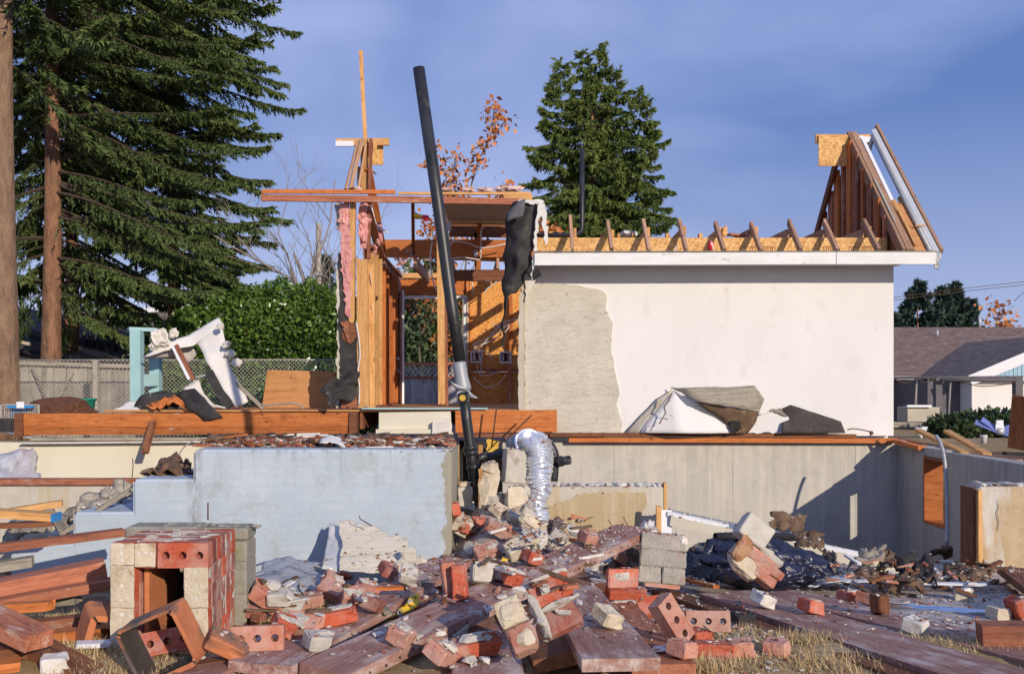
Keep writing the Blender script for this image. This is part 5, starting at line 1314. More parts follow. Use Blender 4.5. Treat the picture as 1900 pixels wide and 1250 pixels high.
# front wing: ridge towards the camera; its left slope falls to the eave line
yw = DH - 4.5
ax = P(1797, 699, yw).x; gxr = P(1990, 0, yw).x; gzr = P(0, 618, yw).z
roof_plane('wing_roof', [(ax, yw + 11, ez + .10), (ax, yw, ez - .02), (gxr, yw, gzr), (gxr, yw + 11, gzr)], M['shingle'], hs)
board('barge_board', Vector((ax - .05, yw - .06, ez + .02)), Vector((gxr, yw - .06, gzr + .04)), .05, .42, M['paint_plain'], hs, up=(-.35, 0, 1))
nb = 22
for i in range(nb):
    xx0 = ax + .5 + (gxr - ax - .5) * i / nb; xx1 = ax + .5 + (gxr - ax - .5) * (i + 1) / nb - .015
    zt_ = ez + (gzr - ez) * (xx0 - ax) / (gxr - ax) - .12
    if zt_ > ez + .02: blockbox('gable_board', (xx0, yw + .04 + .01 * (i % 2), ez - .05), (xx1, yw + .10, zt_), M['trim_blue'], hs)
board('gable_beam', Vector((ax + .2, yw + .05, ez)), Vector((gxr, yw + .05, ez)), .08, .18, M['paint_plain'], hs)
blockbox('wing_wall', (P(1812, 0, yw).x, yw + .4, -1.2), (gxr, yw + 8, ez - .2), M['stucco'], hs)
blockbox('wing_wall', (P(1750, 0, yw).x, yw + 1.4, -1.2), (P(1811, 0, yw).x, yw + 8, ez - .2), M['post_dark'], hs)
for a, b_ in ((1668, 1690), (1695, 1716), (1722, 1745)):
    f = blockbox('window', P(a, 752, DH + .66), P(b_, 716, DH + .72), M['post_dark'], hs)
    blockbox('pane', P(a + 3, 749, DH + .62), P(b_ - 3, 719, DH + .655), M['dark_glass'], f)
vt = P(1739, 626, DH + 5.6)
tube('roof_vent', [vt, vt + Vector((0, 0, .38))], .06, M['flash'], hs, 10); tube('vent_flashing', [vt - Vector((0, 0, .02)), vt + Vector((0, -.02, .04))], .22, M['flash'], hs, 10)
tube('antenna_mast', [P(1818, 608, 50), P(1817, 586, 50)], .05, M['flash'], hs, 6)

pf = T('garden_trellis', 1780, 780, 27, 'dark pipe frame with posts and netting in front of the bungalow', 'frame')
dq = 27.0
for x_, w_, ti in ((1740, .30, .0), (1722, .07, 0), (1888, .34, 0), (1701, .05, 0)):
    b0_ = P(x_, 800, dq); b0_.z = gz(b0_.x, dq) - .05
    board('post', P(x_, 700, dq), b0_, w_ * .62, w_ * .6, M['post_dark'], pf, up=(0, -1, 0), drop=False)
tube('rail', [P(1658, 701, dq), P(1898, 699, dq)], .035, M['post_dark'], pf); tube('rail', [P(1745, 704.5, dq - .3), P(1885, 704.5, dq - .3)], .05, M['post_dark'], pf)
cbl = T('net_cable', 1800, 712, 26.8, 'sagging black cable slung along the pipe frame', 'cable')
for pts in ([(1660, 703), (1680, 710), (1701, 703), (1715, 709), (1735, 703)], [(1775, 706), (1820, 716), (1870, 712), (1885, 706)]):
    tube('cable', curve_pts([P(x_, y_, 26.8) for x_, y_ in pts], 6), .014, M['wire_dark'], cbl, 6)
for x_, yt_, yb_ in ((1699, 712, 755), (1762, 710, 765)):
    s_ = tag(tube('stake', [P(x_ + 1.5, yt_, 26), P(x_ - 3, yb_ + 25, 26)], .025, M['fence_grey'], None, 8), 'thin pale garden stake ' + ('left of the grey post' if x_ < 1730 else 'right of the grey post'), 'stake')
pxx = T('planter', 1704, 770, 25.5, 'pale raised planter box beside the dark frame posts', 'planter')
blockbox('box', P(1684, 782, 25.5), P(1722, 754, 26.2), M['beige_wall'], pxx); board('rim', P(1682, 751, 25.45), P(1727, 751, 25.45), .12, .06, M['paint_plain'], pxx)
rvx = T('retaining_edge', 1780, 786, 25, 'low grey timber edging in front of the garden plants', 'edging')
board('timber', P(1655, 782, 24), P(1790, 785, 24), .15, .14, M['wood_grey'], rvx)
for i, (px_, y_, w_, s_) in enumerate(((1760, 779, .45, 61), (1800, 772, .5, 62), (1845, 766, .55, 63), (1880, 768, .5, 64), (1820, 786, .45, 65))):
    b0_ = P(px_, 790, 23 + .3 * i); b0_.z = gz(b0_.x, b0_.y)
    t = thing('garden_plant', b0_, ['leafy dark plant in front of the grey post', 'leafy plant below the white garage wall', 'bushy plant under the right end of the garage wall', 'dark bushy plant beside the leaning red-brown board', 'low plant left of the lavender fan blades'][i], 'plant', 'garden plants by the bungalow')
    top_ = EYE - (y_ - 4 - HY) / FPX * b0_.y
    leafcloud('leaves', [(b0_.x, b0_.y, (b0_.z + top_) / 2)], [(w_, .5, (top_ - b0_.z) / 2)], 1500, M['shrub_green'], t, .16, s_)
    tube('stem', [b0_, b0_ + Vector((0, 0, .4))], [.03, .01], M['bark_grey'], t, 6)
pwl = T('power_lines', 1780, 540, 60, 'two thin power lines crossing the sky above the right roof', 'power line')
for y0_, y1_ in ((540, 524), (545, 530)):
    tube('line', curve_pts([P(1640, y0_ + 14, 60), P(1780, (y0_ + y1_) / 2 + 4, 60), P(2000, y1_ - 12, 60)], 6), .02, M['wire_dark'], pwl, 5)
tag(tube('loose_wire', [P(1882, 558, 60), P(1905, 538, 60)], .02, M['wire_dark'], None, 5), 'short drop wire at the right edge above the orange leaves', 'cable')

# ---------------------------------------------------------------- things behind the floor beam
tp_ = T('turquoise_posts', 270, 757, 14, 'pale turquoise porch posts with a cap rail behind the floor beam', 'posts')
board('post', P(254, 612, 14.0), P(255, 765, 14.0), .155, .155, M['teal'], tp_, up=(0, -1, 0), drop=False)
board('post', P(289, 640, 14.4), P(289, 765, 14.4), .15, .15, M['teal'], tp_, up=(0, -1, 0), drop=False)
board('cap', P(238, 607, 14.0), P(290, 609, 14.2), .20, .055, M['teal'], tp_)
board('cross_rail', P(262, 694, 14.05), P(292, 694, 14.3), .05, .18, M['teal'], tp_)
dw_ = T('drywall_wreck', 400, 757, 13.8, 'crumpled white drywall and window piece propped up behind the beam', 'wreckage')
facets('curved_panel', [P(345, 632, 14.2), P(412, 598, 14.0), P(418, 640, 13.9), P(432, 690, 13.8), P(462, 745, 13.7), P(440, 757, 13.6), P(412, 720, 13.65), P(384, 672, 13.75), P(368, 640, 13.9)],
       [(0, 1, 2, 8), (2, 3, 7, 8), (3, 4, 6, 7), (4, 5, 6)], M['gypsum'], dw_, .02, 4, .02, 5)
facets('roof_panel', [P(266, 664, 13.7), P(300, 640, 13.8), P(350, 622, 14.0), P(405, 590, 14.1), P(412, 600, 14.0), P(360, 640, 13.9), P(330, 645, 13.8)],
       [(0, 1, 6), (1, 2, 5, 6), (2, 3, 4, 5)], M['gypsum'], dw_, .02, 4, .025, 5)
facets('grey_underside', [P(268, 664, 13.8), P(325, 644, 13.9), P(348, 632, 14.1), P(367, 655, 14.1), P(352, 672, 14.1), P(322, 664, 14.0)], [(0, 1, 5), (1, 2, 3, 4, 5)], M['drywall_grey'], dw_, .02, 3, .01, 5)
for i, (x_, y_, s_) in enumerate(((300, 625, .30), (322, 618, .16), (288, 640, .18), (428, 655, .15), (437, 672, .14), (420, 640, .14), (410, 605, .12), (446, 672, .08), (362, 712, .14), (352, 722, .12))):
    link('plaster_lump', hull_mesh('plaster_lump', (s_ * 1.2, s_ * .8, s_), 30, .45, 2, s_ * .2, 80 + i), M['plaster'], dw_, Matrix.Translation(P(x_, y_, 13.75)))
board('window_strip', P(321, 642, 13.72), P(352, 704, 13.6), .04, .05, M['paint_plain'], dw_, up=(0, -1, 0), drop=False)
board('window_strip', P(327, 640, 13.70), P(359, 704, 13.6), .055, .04, M['wood_red'], dw_, up=(0, -1, 0), drop=False)
board('dark_strut', P(388, 690, 13.7), P(425, 757, 13.6), .12, .04, M['tar_paper'], dw_, up=(0, -1, 0), drop=False)
board('dark_bar', P(363, 697, 13.7), P(395, 692, 13.7), .03, .03, M['galv'], dw_)
board('splinter_foot', P(438, 706, 13.75), P(492, 757, 13.7), .06, .04, M['wood_grey'], dw_, rag=.03)
facets('torn_bottom', [P(340, 720, 13.6), P(368, 705, 13.65), P(378, 730, 13.6), P(398, 752, 13.5), P(420, 757, 13.5), P(380, 757, 13.55)], [(0, 1, 2), (0, 2, 5), (2, 3, 5), (3, 4, 5)], M['plaster'], dw_, .02, 3, .02, 6)
bk = T('black_felt', 330, 757, 13.4, 'black roofing felt draped over the orange floor beam', 'felt')
facets('left_hump', [P(243, 757, 13.5), P(262, 733, 13.5), P(300, 724, 13.6), P(330, 728, 13.6), P(345, 745, 13.5), P(330, 760, 13.45), P(280, 760, 13.4)], [(0, 1, 6), (1, 2, 6), (2, 3, 5, 6), (3, 4, 5)], M['tar_paper'], bk, .012, 4, .04, 4)
facets('front_drape', [P(330, 728, 13.5), P(362, 722, 13.5), P(380, 738, 13.4), P(398, 758, 13.28), P(414, 776, 13.25), P(395, 780, 13.25), P(378, 780, 13.25), P(352, 758, 13.28), P(338, 748, 13.4)], [(0, 1, 2, 8), (2, 3, 7, 8), (3, 4, 5, 6, 7)], M['tar_paper'], bk, .012, 4, .03, 5)
rp = tag(sheet('splintered_plywood', [P(270, 757, 13.25), P(345, 755, 13.3), P(340, 742, 13.5), P(290, 740, 13.5)], M['wood_orange'], None, 14, 8, .09, 7, .015, .35, bow=.05, seed=5), 'splintered orange plywood shreds on the beam in front of the black felt', 'wood shreds')
lc_ = tag(sheet('white_sheet', [P(203, 763, 13.5), P(262, 765, 13.4), P(258, 742, 13.6), P(240, 745, 13.6)], M['gypsum'], None, 8, 6, .02, 5, .015, .3, seed=6), 'flat white drywall scrap at the foot of the turquoise post', 'drywall scrap')
py_ = tag(slab('plywood_sheet', [(496, 686), (622, 689), (620, 757), (486, 756)], 14.4, .018, M['ply']), 'leaning sheet of orange plywood behind the beam, left of the black felt', 'plywood')
lw = tag(tube('loose_wire', curve_pts([P(486, 752, 13.5), P(510, 750, 13.45), P(545, 748, 13.4), P(558, 752, 13.4), P(562, 758, 13.35)], 6), .012, M['fence_grey'], None, 6), 'thin grey wire lying on the deck in front of the plywood sheet', 'wire')
mdd = tag(link('dirt_mound', hull_mesh('dirt_mound', (1.3, .9, .55), 50, .3, 2, .1, 8), M['leaf_litter'], None, Matrix.Translation(P(115, 765, 16))), 'low mound of dark brown dirt behind the left end of the floor beam', 'dirt mound')
gb_ = T('green_tub', 145, 757, 18, 'dark green plastic tub behind the dirt mound', 'tub')
lathe('tub_body', [(.22, -.6), (.30, -.02), (.315, 0), (.285, 0), (.28, -.05)], P(146, 740, 18), M['green_plastic'], gb_)
lathe('lid_rim', [(.318, -.03), (.325, -.02), (.325, .005), (.316, .01)], P(146, 740, 18), M['green_plastic'], gb_)
sc = T('shopping_cart', 38, 780, 15.5, 'wire shopping cart with blue seat parts behind the end of the floor beam', 'shopping cart')
for y_ in np.linspace(752, 778, 7): tube('wire', [P(2, y_, 15.4), P(71, y_, 15.4)], .006, M['chain'], sc, 5)
for x_ in np.linspace(3, 70, 16): tube('wire', [P(x_, 752, 15.4), P(x_ * .93 + 3, 800, 15.4)], .005, M['chain'], sc, 5)
for x_ in np.linspace(3, 70, 12): tube('wire', [P(x_, 754, 16.2), P(x_, 800, 16.2)], .005, M['chain'], sc, 5)
tube('rim', curve_pts([P(0, 778, 15.4), P(2, 756, 15.4), P(8, 751, 15.4), P(66, 751, 15.4), P(72, 757, 15.4), P(71, 778, 15.4)], 5), .012, M['chain'], sc, 8)
blockbox('child_seat', P(19, 773, 15.45), P(53, 758, 15.5), M['blue_plastic'], sc)
board('handle', P(14, 752, 15.3), P(62, 752, 15.3), .04, .04, M['blue_plastic'], sc)
blockbox('paper_tag', P(30, 757, 15.25), P(45, 745, 15.26), M['paint_plain'], sc)
tag(board('black_board', P(-60, 776, 14.6), P(34, 776, 14.6), .05, .21, M['tar_paper']), 'black board under the shopping cart at the left edge', 'board')
tube('chassis', [P(5, 800, 15.4), P(68, 815, 15.4)], .014, M['galv'], sc, 6)
tag(board('prop_stick', P(283, 780, 13.24), P(268, 838, 12.9), .09, .05, M['wood_brown'], None, up=(0, -1, 0)), 'short brown stick leaning on the front of the orange floor beam', 'stick')
tag(sheet('torn_plastic_sheet', [P(-30, 930, 9.5), P(76, 905, 11.5), P(70, 832, 13.2), P(-30, 838, 11)], M['plastic_film'], None, 14, 10, .10, 3, .006, .15, seed=9), 'crumpled milky plastic sheet hanging in the pit at the left edge', 'plastic sheet')
tag(tube('loose_wire', curve_pts([P(374, 812, 12.2), P(350, 822, 12), P(335, 838, 11.8), P(329, 855, 11.6)], 6), .010, M['fence_grey'], None, 6), 'thin bent wire sticking up left of the blue porch', 'wire')

# stucco pieces fallen in front of the white wall
fs_ = T('fallen_stucco', 1250, 803, 13.1, 'cracked white stucco slab slumped at the foot of the wall with a brown-backed drape', 'stucco slab')
facets('white_slab', [P(1186, 803, 13.2), P(1218, 762, 13.25), P(1250, 724, 13.3), P(1298, 756, 13.2), P(1330, 775, 13.15), P(1361, 803, 13.1), P(1260, 803, 13.0)], [(0, 1, 6), (1, 2, 6), (2, 3, 6), (3, 4, 5, 6)], M['stucco'], fs_, .02, 4, .012, 5)
facets('grey_backing', [P(1160, 803, 13.33), P(1186, 803, 13.21), P(1218, 762, 13.26), P(1248, 722, 13.31), P(1222, 738, 13.34)], [(0, 1, 2, 4), (2, 3, 4)], M['concrete_pale'], fs_, .015, 3, .01, 5)
def crack_strip(pts, w, name='crack'):
    Vc, Fc = [], []
    for i, (x_, y_) in enumerate(pts):
        Vc += [P(x_ - w * (.4 + .6 * random.random()), y_, 13.03), P(x_ + w * (.4 + .6 * random.random()), y_, 13.03)]
    for i in range(len(pts) - 1): Fc.append((2 * i, 2 * i + 1, 2 * i + 3, 2 * i + 2))
    o = place(name, mesh(name, Vc, Fc), M['tar_brown'], fs_); m = o.modifiers.new('thickness', 'SOLIDIFY'); m.thickness = .02; m.offset = 1
crack_strip([(1247, 728), (1240, 744), (1232, 755), (1235, 766), (1228, 778), (1224, 786)], 1.6); crack_strip([(1236, 768), (1244, 770), (1249, 773)], 1.0); crack_strip([(1228, 783), (1214, 785), (1207, 800)], 1.0)
facets('wood_grain_drape', [P(1245, 718, 13.3), P(1275, 720, 13.1), P(1400, 716, 13.05), P(1418, 740, 13.0), P(1410, 761, 13.0), P(1350, 754, 12.95), P(1295, 744, 13.0)], [(0, 1, 6), (1, 2, 5, 6), (2, 3, 4, 5)], M['wood_grey'], fs_, .014, 4, .015, 9)
facets('brown_underside', [P(1290, 744, 13.05), P(1350, 756, 13.0), P(1410, 762, 13.05), P(1404, 780, 13.1), P(1387, 803, 13.15), P(1362, 803, 13.12), P(1352, 788, 13.1), P(1320, 766, 13.1)], [(0, 1, 7), (1, 2, 3, 6, 7), (3, 4, 5, 6)], M['tar_brown'], fs_, .012, 3, .015, 6)
slab('dark_hole', [(1355, 781), (1374, 781), (1376, 795), (1366, 803), (1357, 800)], 13.04, .02, M['soot'], fs_, jag=.005, jstep=.03)  # black patch painting in the shade inside the hole
ws_ = T('fallen_stucco', 1425, 803, 13.2, 'small white stucco scrap between the brown drape and the dark board', 'stucco slab')
slab('scrap', [(1385, 803), (1392, 785), (1410, 770), (1428, 762), (1440, 760), (1455, 765), (1466, 775), (1458, 788), (1454, 803)], 13.2, .03, M['stucco'], ws_, jag=.008, jstep=.05)
slab('torn_mat', [(1427, 760), (1448, 757), (1463, 772), (1455, 771), (1440, 765)], 13.17, .02, M['wood_grey'], ws_, jag=.006, jstep=.03)
ds_ = T('dark_board', 1510, 803, 13.15, 'slanted dark brown board lying against the white wall', 'board')
facets('board_face', [P(1451, 803, 13.1), P(1452, 783, 13.15), P(1466, 778, 13.2), P(1450, 758, 13.25), P(1466, 751, 13.25), P(1500, 762, 13.2), P(1560, 782, 13.2), P(1568, 803, 13.15)], [(0, 1, 2, 7), (2, 3, 4), (2, 4, 5), (2, 5, 6, 7)], M['dark_board'], ds_, .02, 3, .006, 6)
tag(tube('loose_wire', curve_pts([P(1572, 797, 13.2), P(1585, 795, 13.15), P(1612, 800, 13.1), P(1616, 806, 13.2)], 6), .008, M['wire_dark'], None, 6), 'thin wire ending at a small bracket at the foot of the white wall', 'wire')
tag(link('bracket', hull_mesh('bracket', (.07, .06, .10), 12, .3, 0, 0, 4), M['wire_dark'], None, Matrix.Translation(P(1616, 805, 13.15))), 'small rusty bracket on the sill near the right end of the white wall', 'bracket')

# right of the side wall
for i, (a, b_, lb) in enumerate((((1703, 795), (1791, 838), 'yellow-tan timber leaning over the side wall, the left one of two'), ((1757, 797), (1832, 840), 'yellow-tan timber leaning over the side wall, the right one of two'))):
    tag(board('timber', P(a[0], a[1], 14.2), P(b_[0], b_[1], 11.6), .10, .045, M['wood_tan'], None, up=(0, 0, 1)), lb, 'timber')
tag(board('timber', P(1755, 834, 12.2), P(1893, 852, 10.6), .06, .08, M['wood_red'], None), 'dark red timber lying on the top of the side wall', 'timber')
tag(board('timber', P(1665, 812, 13.6), P(1770, 832, 12.4), .10, .04, M['wood_brown'], None), 'dark brown timber lying behind the side wall beside the white wall', 'timber')
tag(board('timber', P(1863, 838, 13), P(1910, 840, 13), .10, .04, M['soot'], None), 'black timber at the right edge behind the side wall', 'timber')
tag(board('leaning_board', P(1895, 735, 11.5), P(1886, 832, 11.8), .20, .03, M['wood_brown'], None, up=(-.8, -1, 0), drop=False), 'red-brown board leaning at the right edge of the photo', 'board')
fn = T('ceiling_fan', 1855, 800, 15, 'broken ceiling fan with lavender blades lying in the yard', 'ceiling fan')
fc = P(1855, 800, 15)
for (x_, y_) in ((1810, 782), (1822, 777), (1885, 790), (1884, 808)):
    board('blade', fc, P(x_, y_, 15.1), .13, .012, M['purple'], fn, up=(.1, -.8, 1))
lathe('hub', [(.05, -.05), (.07, 0), (.05, .05), (.03, .06)], fc, M['flash'], fn)
sheet('fan_shade', [fc + Vector((-.08, 0, .02)), fc + Vector((.08, 0, .02)), fc + Vector((.06, 0, .18)), fc + Vector((-.06, 0, .18))], M['paint_plain'], fn, 6, 6, .02, 9, .006, .1)
tb_ = T('white_cup', 1825, 812, 14.2, 'small white bucket left of the broken ceiling fan', 'bucket')
lathe('bucket_body', [(.04, 0), (.055, .12), (.06, .125), (.052, .12)], P(1825, 822, 14.2), M['paint_plain'], tb_)
gf = tag(sheet('plastic_scrap', [P(1695, 792, 14.4), P(1722, 790, 14.4), P(1718, 802, 14.3), P(1710, 815, 14.2)], M['plastic_film'], None, 6, 6, .03, 7, .005, .3, seed=11), 'crumpled grey plastic scrap beside the leaning tan timber', 'plastic scrap')
cdp = T('conduit', 1755, 1020, 10.6, 'bent grey conduit pipe standing against the shaded side wall', 'pipe')
tube('pipe', curve_pts([P(1737, 808, 11.6), P(1745, 822, 11.5), P(1752, 850, 11.4), P(1756, 900, 11.3), P(1757, 960, 11.2), P(1757, 1010, 11.1)], 6), .022, M['galv'], cdp, 10)
link('valve', hull_mesh('valve', (.16, .14, .22), 24, .35, 1, .03, 6), M['wire_dark'], cdp, Matrix.Translation(P(1758, 1025, 11.0)))
tube('elbow', [P(1758, 1025, 11.0), P(1738, 1022, 10.9), P(1730, 1026, 10.8)], .035, M['wire_dark'], cdp, 10)
# ---------------------------------------------------------------- planks and timbers lying in the foreground
def plank(a, b, w, t, mat, label, name='plank', cat='plank', **k):
    p0 = G(a[0], a[1], a[2]) if len(a) == 3 else P(a[0], a[1], a[3]); p1 = G(b[0], b[1], b[2]) if len(b) == 3 else P(b[0], b[1], b[3])
    return tag(board(name, p0, p1, w, t, mat, None, **k), label, cat)
NAIL = []
plank((480, 1232, .06), (842, 1035, .10), .30, .045, M['wood_mauve'], 'wide mauve-brown plank under the bricks left of the longest plank', warp=.004, rag=.01)
plank((340, 1262, .03), (660, 1120, .05), .20, .04, M['wood_mauve'], 'mauve-brown plank at the bottom left, partly under the brick heap', warp=.003)
plank((600, 1240, 0, 3.88), (1176, 976, 0, 6.45), .27, .055, M['wood_mauve'], 'longest mauve plank rising from the bottom left over the rubble, nail holes on its edge', warp=.003, up=(-.05, -.16, 1))
plank((1152, 1222, .17), (1030, 1048, .12), .31, .05, M['wood_mauve'], 'wide mauve plank running away under the longest plank, sawn end above a dark gap', warp=.003)
plank((1232, 1232, .08), (1100, 1082, .07), .27, .045, M['wood_red'], 'red-ended plank, half under the wide mauve plank')
plank((905, 1262, .05), (905, 1095, .06), .30, .045, M['wood_mauve'], 'mauve plank lying under the brick with mortar on top, bottom centre')
plank((1046, 1212, .10), (985, 1118, .12), .27, .06, M['wood_brown'], 'short thick plank under the two-tone masonry chunk', up=(-.18, -.1, 1))
plank((1345, 1098, .07), (1880, 1262, .08), .37, .05, M['wood_mauve'], 'broad dusty mauve plank crossing the lower right', warp=.004)
plank((1440, 1096, .035), (2010, 1232, .05), .30, .045, M['wood_mauve'], 'dusty mauve plank just behind the broad one at the lower right', warp=.004, rag=.01)
plank((1225, 1092, .04), (1720, 1264, .04), .13, .04, M['wood_brown'], 'narrow brown plank below the broad dusty plank at the lower right')
plank((1882, 1052, .12), (1985, 1120, .10), .24, .05, M['wood_brown'], 'brown plank entering at the right edge above the shiny tube')
plank((1816, 1156, .10), (1990, 1158, .12), .12, .10, M['wood_red'], 'maroon squared timber end at the right edge', 'timber', 'timber')
plank((840, 985, .04), (860, 1050, .04), .26, .03, M['wood_mauve'], 'short rubble-covered plank beside the corner of the porch')
plank((845, 1062, .02), (765, 1125, .02), .10, .03, M['wood_red'], 'narrow dark red board between the brick heap and the upright brick pair')
plank((1180, 1000, 0, 7.3), (1225, 1045, 0, 6.6), .05, .03, M['fence_grey'], 'grey-white stick behind the grey block', 'stick', 'stick')
# dark nail holes and knots along the front edge of the longest plank
lp_ = [o for o in COL.objects if o.get('label', '').startswith('longest mauve plank')][0]
nh = hull_mesh('nail_hole', (.022, .004, .026), 12, .4, 0, 0, 3); nh.materials.append(M['soot'])
xx = [v.co.x for v in lp_.data.vertices]; yy = [v.co.y for v in lp_.data.vertices]
for i in range(34):
    x_ = min(xx) + (max(xx) - min(xx)) * (i + .5 + random.uniform(-.3, .3)) / 34
    q_ = link('nail_hole', nh, None, lp_, PW[lp_.name] @ Matrix.Translation((x_, (min(yy) + .0), -.028 + random.uniform(-.012, .012))) @ Matrix.Scale(random.uniform(.4, .95), 4))
# left lumber pile
LP = [((-60, 1014, 0, 5.9), (232, 980, 0, 6.3), .09, .05, 'wood_red', 'long red-brown stud reaching up against the blue porch steps'),
      ((-60, 955, 0, 6.6), (116, 928, 0, 6.8), .09, .045, 'wood_tan', 'tan stud on top of the left lumber pile, farther one of two'),
      ((-60, 942, 0, 6.3), (104, 951, 0, 6.3), .12, .05, 'wood_tan', 'pale tan stud with a blue painted end at the left edge'),
      ((-60, 974, 0, 6.2), (98, 966, 0, 6.25), .08, .03, 'wood_brown', 'brown stud under the blue-ended stud'),
      ((-40, 1046, 0, 5.9), (62, 1032, 0, 6.0), .12, .06, 'wood_grey', 'short grey-brown stud with a rounded end at the left edge'),
      ((-60, 1088, 0, 5.0), (194, 1036, 0, 5.3), .16, .10, 'wood_red', 'thick orange-red double timber in the middle of the left pile'),
      ((-60, 1118, 0, 4.9), (212, 1073, 0, 5.2), .12, .05, 'wood_red', 'orange-red stud lying below the thick double timber'),
      ((5, 1119, 0, 4.8), (98, 1113, 0, 4.8), .07, .045, 'wood_orange', 'bright orange splintered stub in the left pile'),
      ((50, 1112, 0, 5.2), (146, 1100, 0, 5.2), .09, .05, 'wood_grey', 'grey-brown stub behind the bright orange one'),
      ((40, 1152, .06), (186, 1138, .06), .09, .05, 'wood_red', 'red stud on the grass left of the chimney block, upper one'),
      ((85, 1172, .05), (208, 1160, .05), .10, .045, 'wood_orange', 'orange stud on the grass left of the chimney block, lower one'),
      ((-60, 1110, 0, 4.35), (78, 1172, 0, 4.1), .14, .075, 'wood_red', 'heavy dusty timber at the left edge with a frayed sawn end towards the viewer'),
      ((20, 1162, 0, 4.45), (250, 1290, 0, 3.9), .15, .07, 'wood_brown', 'heavy dark brown timber running out at the bottom left corner'),
      ((-40, 1202, .06), (58, 1196, .06), .12, .05, 'wood_brown', 'brown board at the left edge under the heavy timbers'),
      ((-40, 1232, .05), (40, 1222, .05), .10, .04, 'wood_orange', 'orange-brown board at the bottom left corner'),
      ((140, 1192, .04), (208, 1188, .04), .07, .02, 'paint_plain', 'small white painted board left of the chimney block'),
      ((330, 1232, .04), (470, 1216, .04), .08, .03, 'wood_brown', 'thin brown board behind the clay flue tile'),
      ((390, 1216, .03), (560, 1204, .03), .07, .02, 'wood_tan', 'thin tan strip on the grass right of the clay flue tile')]
for a, b_, w_, t_, m_, lb in LP:
    plank(a, b_, w_, t_, M[m_], lb, 'timber' if t_ >= .05 else 'board', 'timber' if t_ >= .05 else 'board', rag=.008, warp=.003)
tag(board('paint_cap', P(103, 951.2, 6.297), P(107, 951.4, 6.297), .124, .054, M['blue_plastic'], None, bev=0), 'blue painted tip of the pale tan stud', 'paint')

# rotten wood and rubbish on the porch steps
for i, (c_, lb) in enumerate((([P(118, 975, 7.4), P(235, 925, 7.5), P(243, 893, 7.7), P(150, 930, 7.8)], 'grey rotten board lying aslant over the blue steps'),
                              ([P(0, 1008, 6.9), P(128, 985, 7.1), P(140, 940, 7.5), P(20, 955, 7.5)], 'torn grey roofing scraps on the lower blue steps'),
                              ([P(262, 889, 7.3), P(354, 889, 7.2), P(354, 852, 7.8), P(300, 858, 7.8)], 'clump of grey and brown rubbish on the second blue step'))):
    tag(sheet('rotten_board' if i != 2 else 'rubbish', c_, M[('wood_grey', 'wood_grey', 'rot')[i]], None, 18, 10, .09, 7, .02, .35, bow=.04, seed=20 + i), lb, 'rotten board' if i != 2 else 'rubbish')
tag(plank((110, 988, 0, 7.0), (240, 905, 0, 7.2), .06, .03, M['wood_grey'], 'x'), 'thin grey stick lying aslant along the blue steps', 'stick')
for i in range(16):
    a = random.choice([(265, 352, 878, 7.35), (150, 240, 938, 7.3), (120, 232, 945, 7.3)]); x_ = random.uniform(a[0], a[1])
    o_ = board('rubbish_flake', P(x_, a[2] + random.uniform(-8, 8), a[3]), P(x_ + random.uniform(10, 30), a[2] + random.uniform(-8, 8), a[3] + .1), .05, .012, M[random.choice(['wood_grey', 'plaster', 'wood_brown', 'rot'])], None, rag=.02)
    tag(o_, 'flake of rotten wood or plaster among the rubbish on the blue steps', 'rubbish', 'flakes on the blue steps')
# debris ledge on the porch
for i in range(70):
    x_ = random.uniform(372, 838); y_ = random.uniform(806, 826); d_ = 7.9 - (y_ - 806) / 20 * .65
    zt_ = P(0, 834, 7).z + random.uniform(.0, .05) + (d_ - 7.2) * .06
    X_ = (x_ - CX) / FPX * d_; L_ = random.uniform(.06, .26); an = random.gauss(0, .5)
    m_ = random.choice(['wood_red', 'wood_brown', 'plaster', 'rot', 'gypsum', 'wood_orange', 'rot'])
    o_ = board('porch_scrap', (X_ - L_ / 2 * math.cos(an), d_ - L_ / 2 * math.sin(an), zt_), (X_ + L_ / 2 * math.cos(an), d_ + L_ / 2 * math.sin(an), zt_ + random.gauss(0, .02)), random.uniform(.03, .09), random.uniform(.01, .03), M[m_], None, rag=.02)
    zn = ['left third', 'middle third', 'right third'][min(2, int((x_ - 372) / 156))]
    kd_ = {'wood_red': 'red-brown wood scrap', 'wood_brown': 'brown wood scrap', 'plaster': 'plaster flake', 'rot': 'rotten flake', 'gypsum': 'white drywall flake', 'wood_orange': 'orange wood scrap'}[m_]
    tag(o_, 'flat %s in the litter on the %s of the blue porch' % (kd_, zn), 'scrap', 'flat %ss on the %s of the porch' % (kd_, zn))
for i, (x0_, x1_) in enumerate(((385, 520), (525, 640), (640, 760), (765, 842))):
    za = P(0, 834, 7).z + .02
    tag(sheet('rubbish_mat', [(P(x0_, 0, 7.35).x, 7.35, za), (P(x1_, 0, 7.35).x, 7.35, za), (P(x1_, 0, 7.85).x, 7.85, za + .05), (P(x0_, 0, 7.85).x, 7.85, za + .05)], M['rot'], None, 26, 8, .02, 13, .012, .25, seed=30 + i),
        ['mat of brown splinters at the left end of the blue porch top', 'mat of splinters and plaster in the left half of the porch top', 'mat of splinters and plaster below the cream panel', 'mat of white and red crumbs at the right corner of the porch top'][i], 'litter')
tag(sheet('curled_bark', [P(592, 826, 7.15), P(640, 830, 7.1), P(645, 818, 7.3), P(595, 816, 7.3)], M['gypsum'], None, 10, 6, .03, 8, .006, .3, bow=.03, seed=41), 'curled white flake on the front rim of the blue porch', 'scrap')

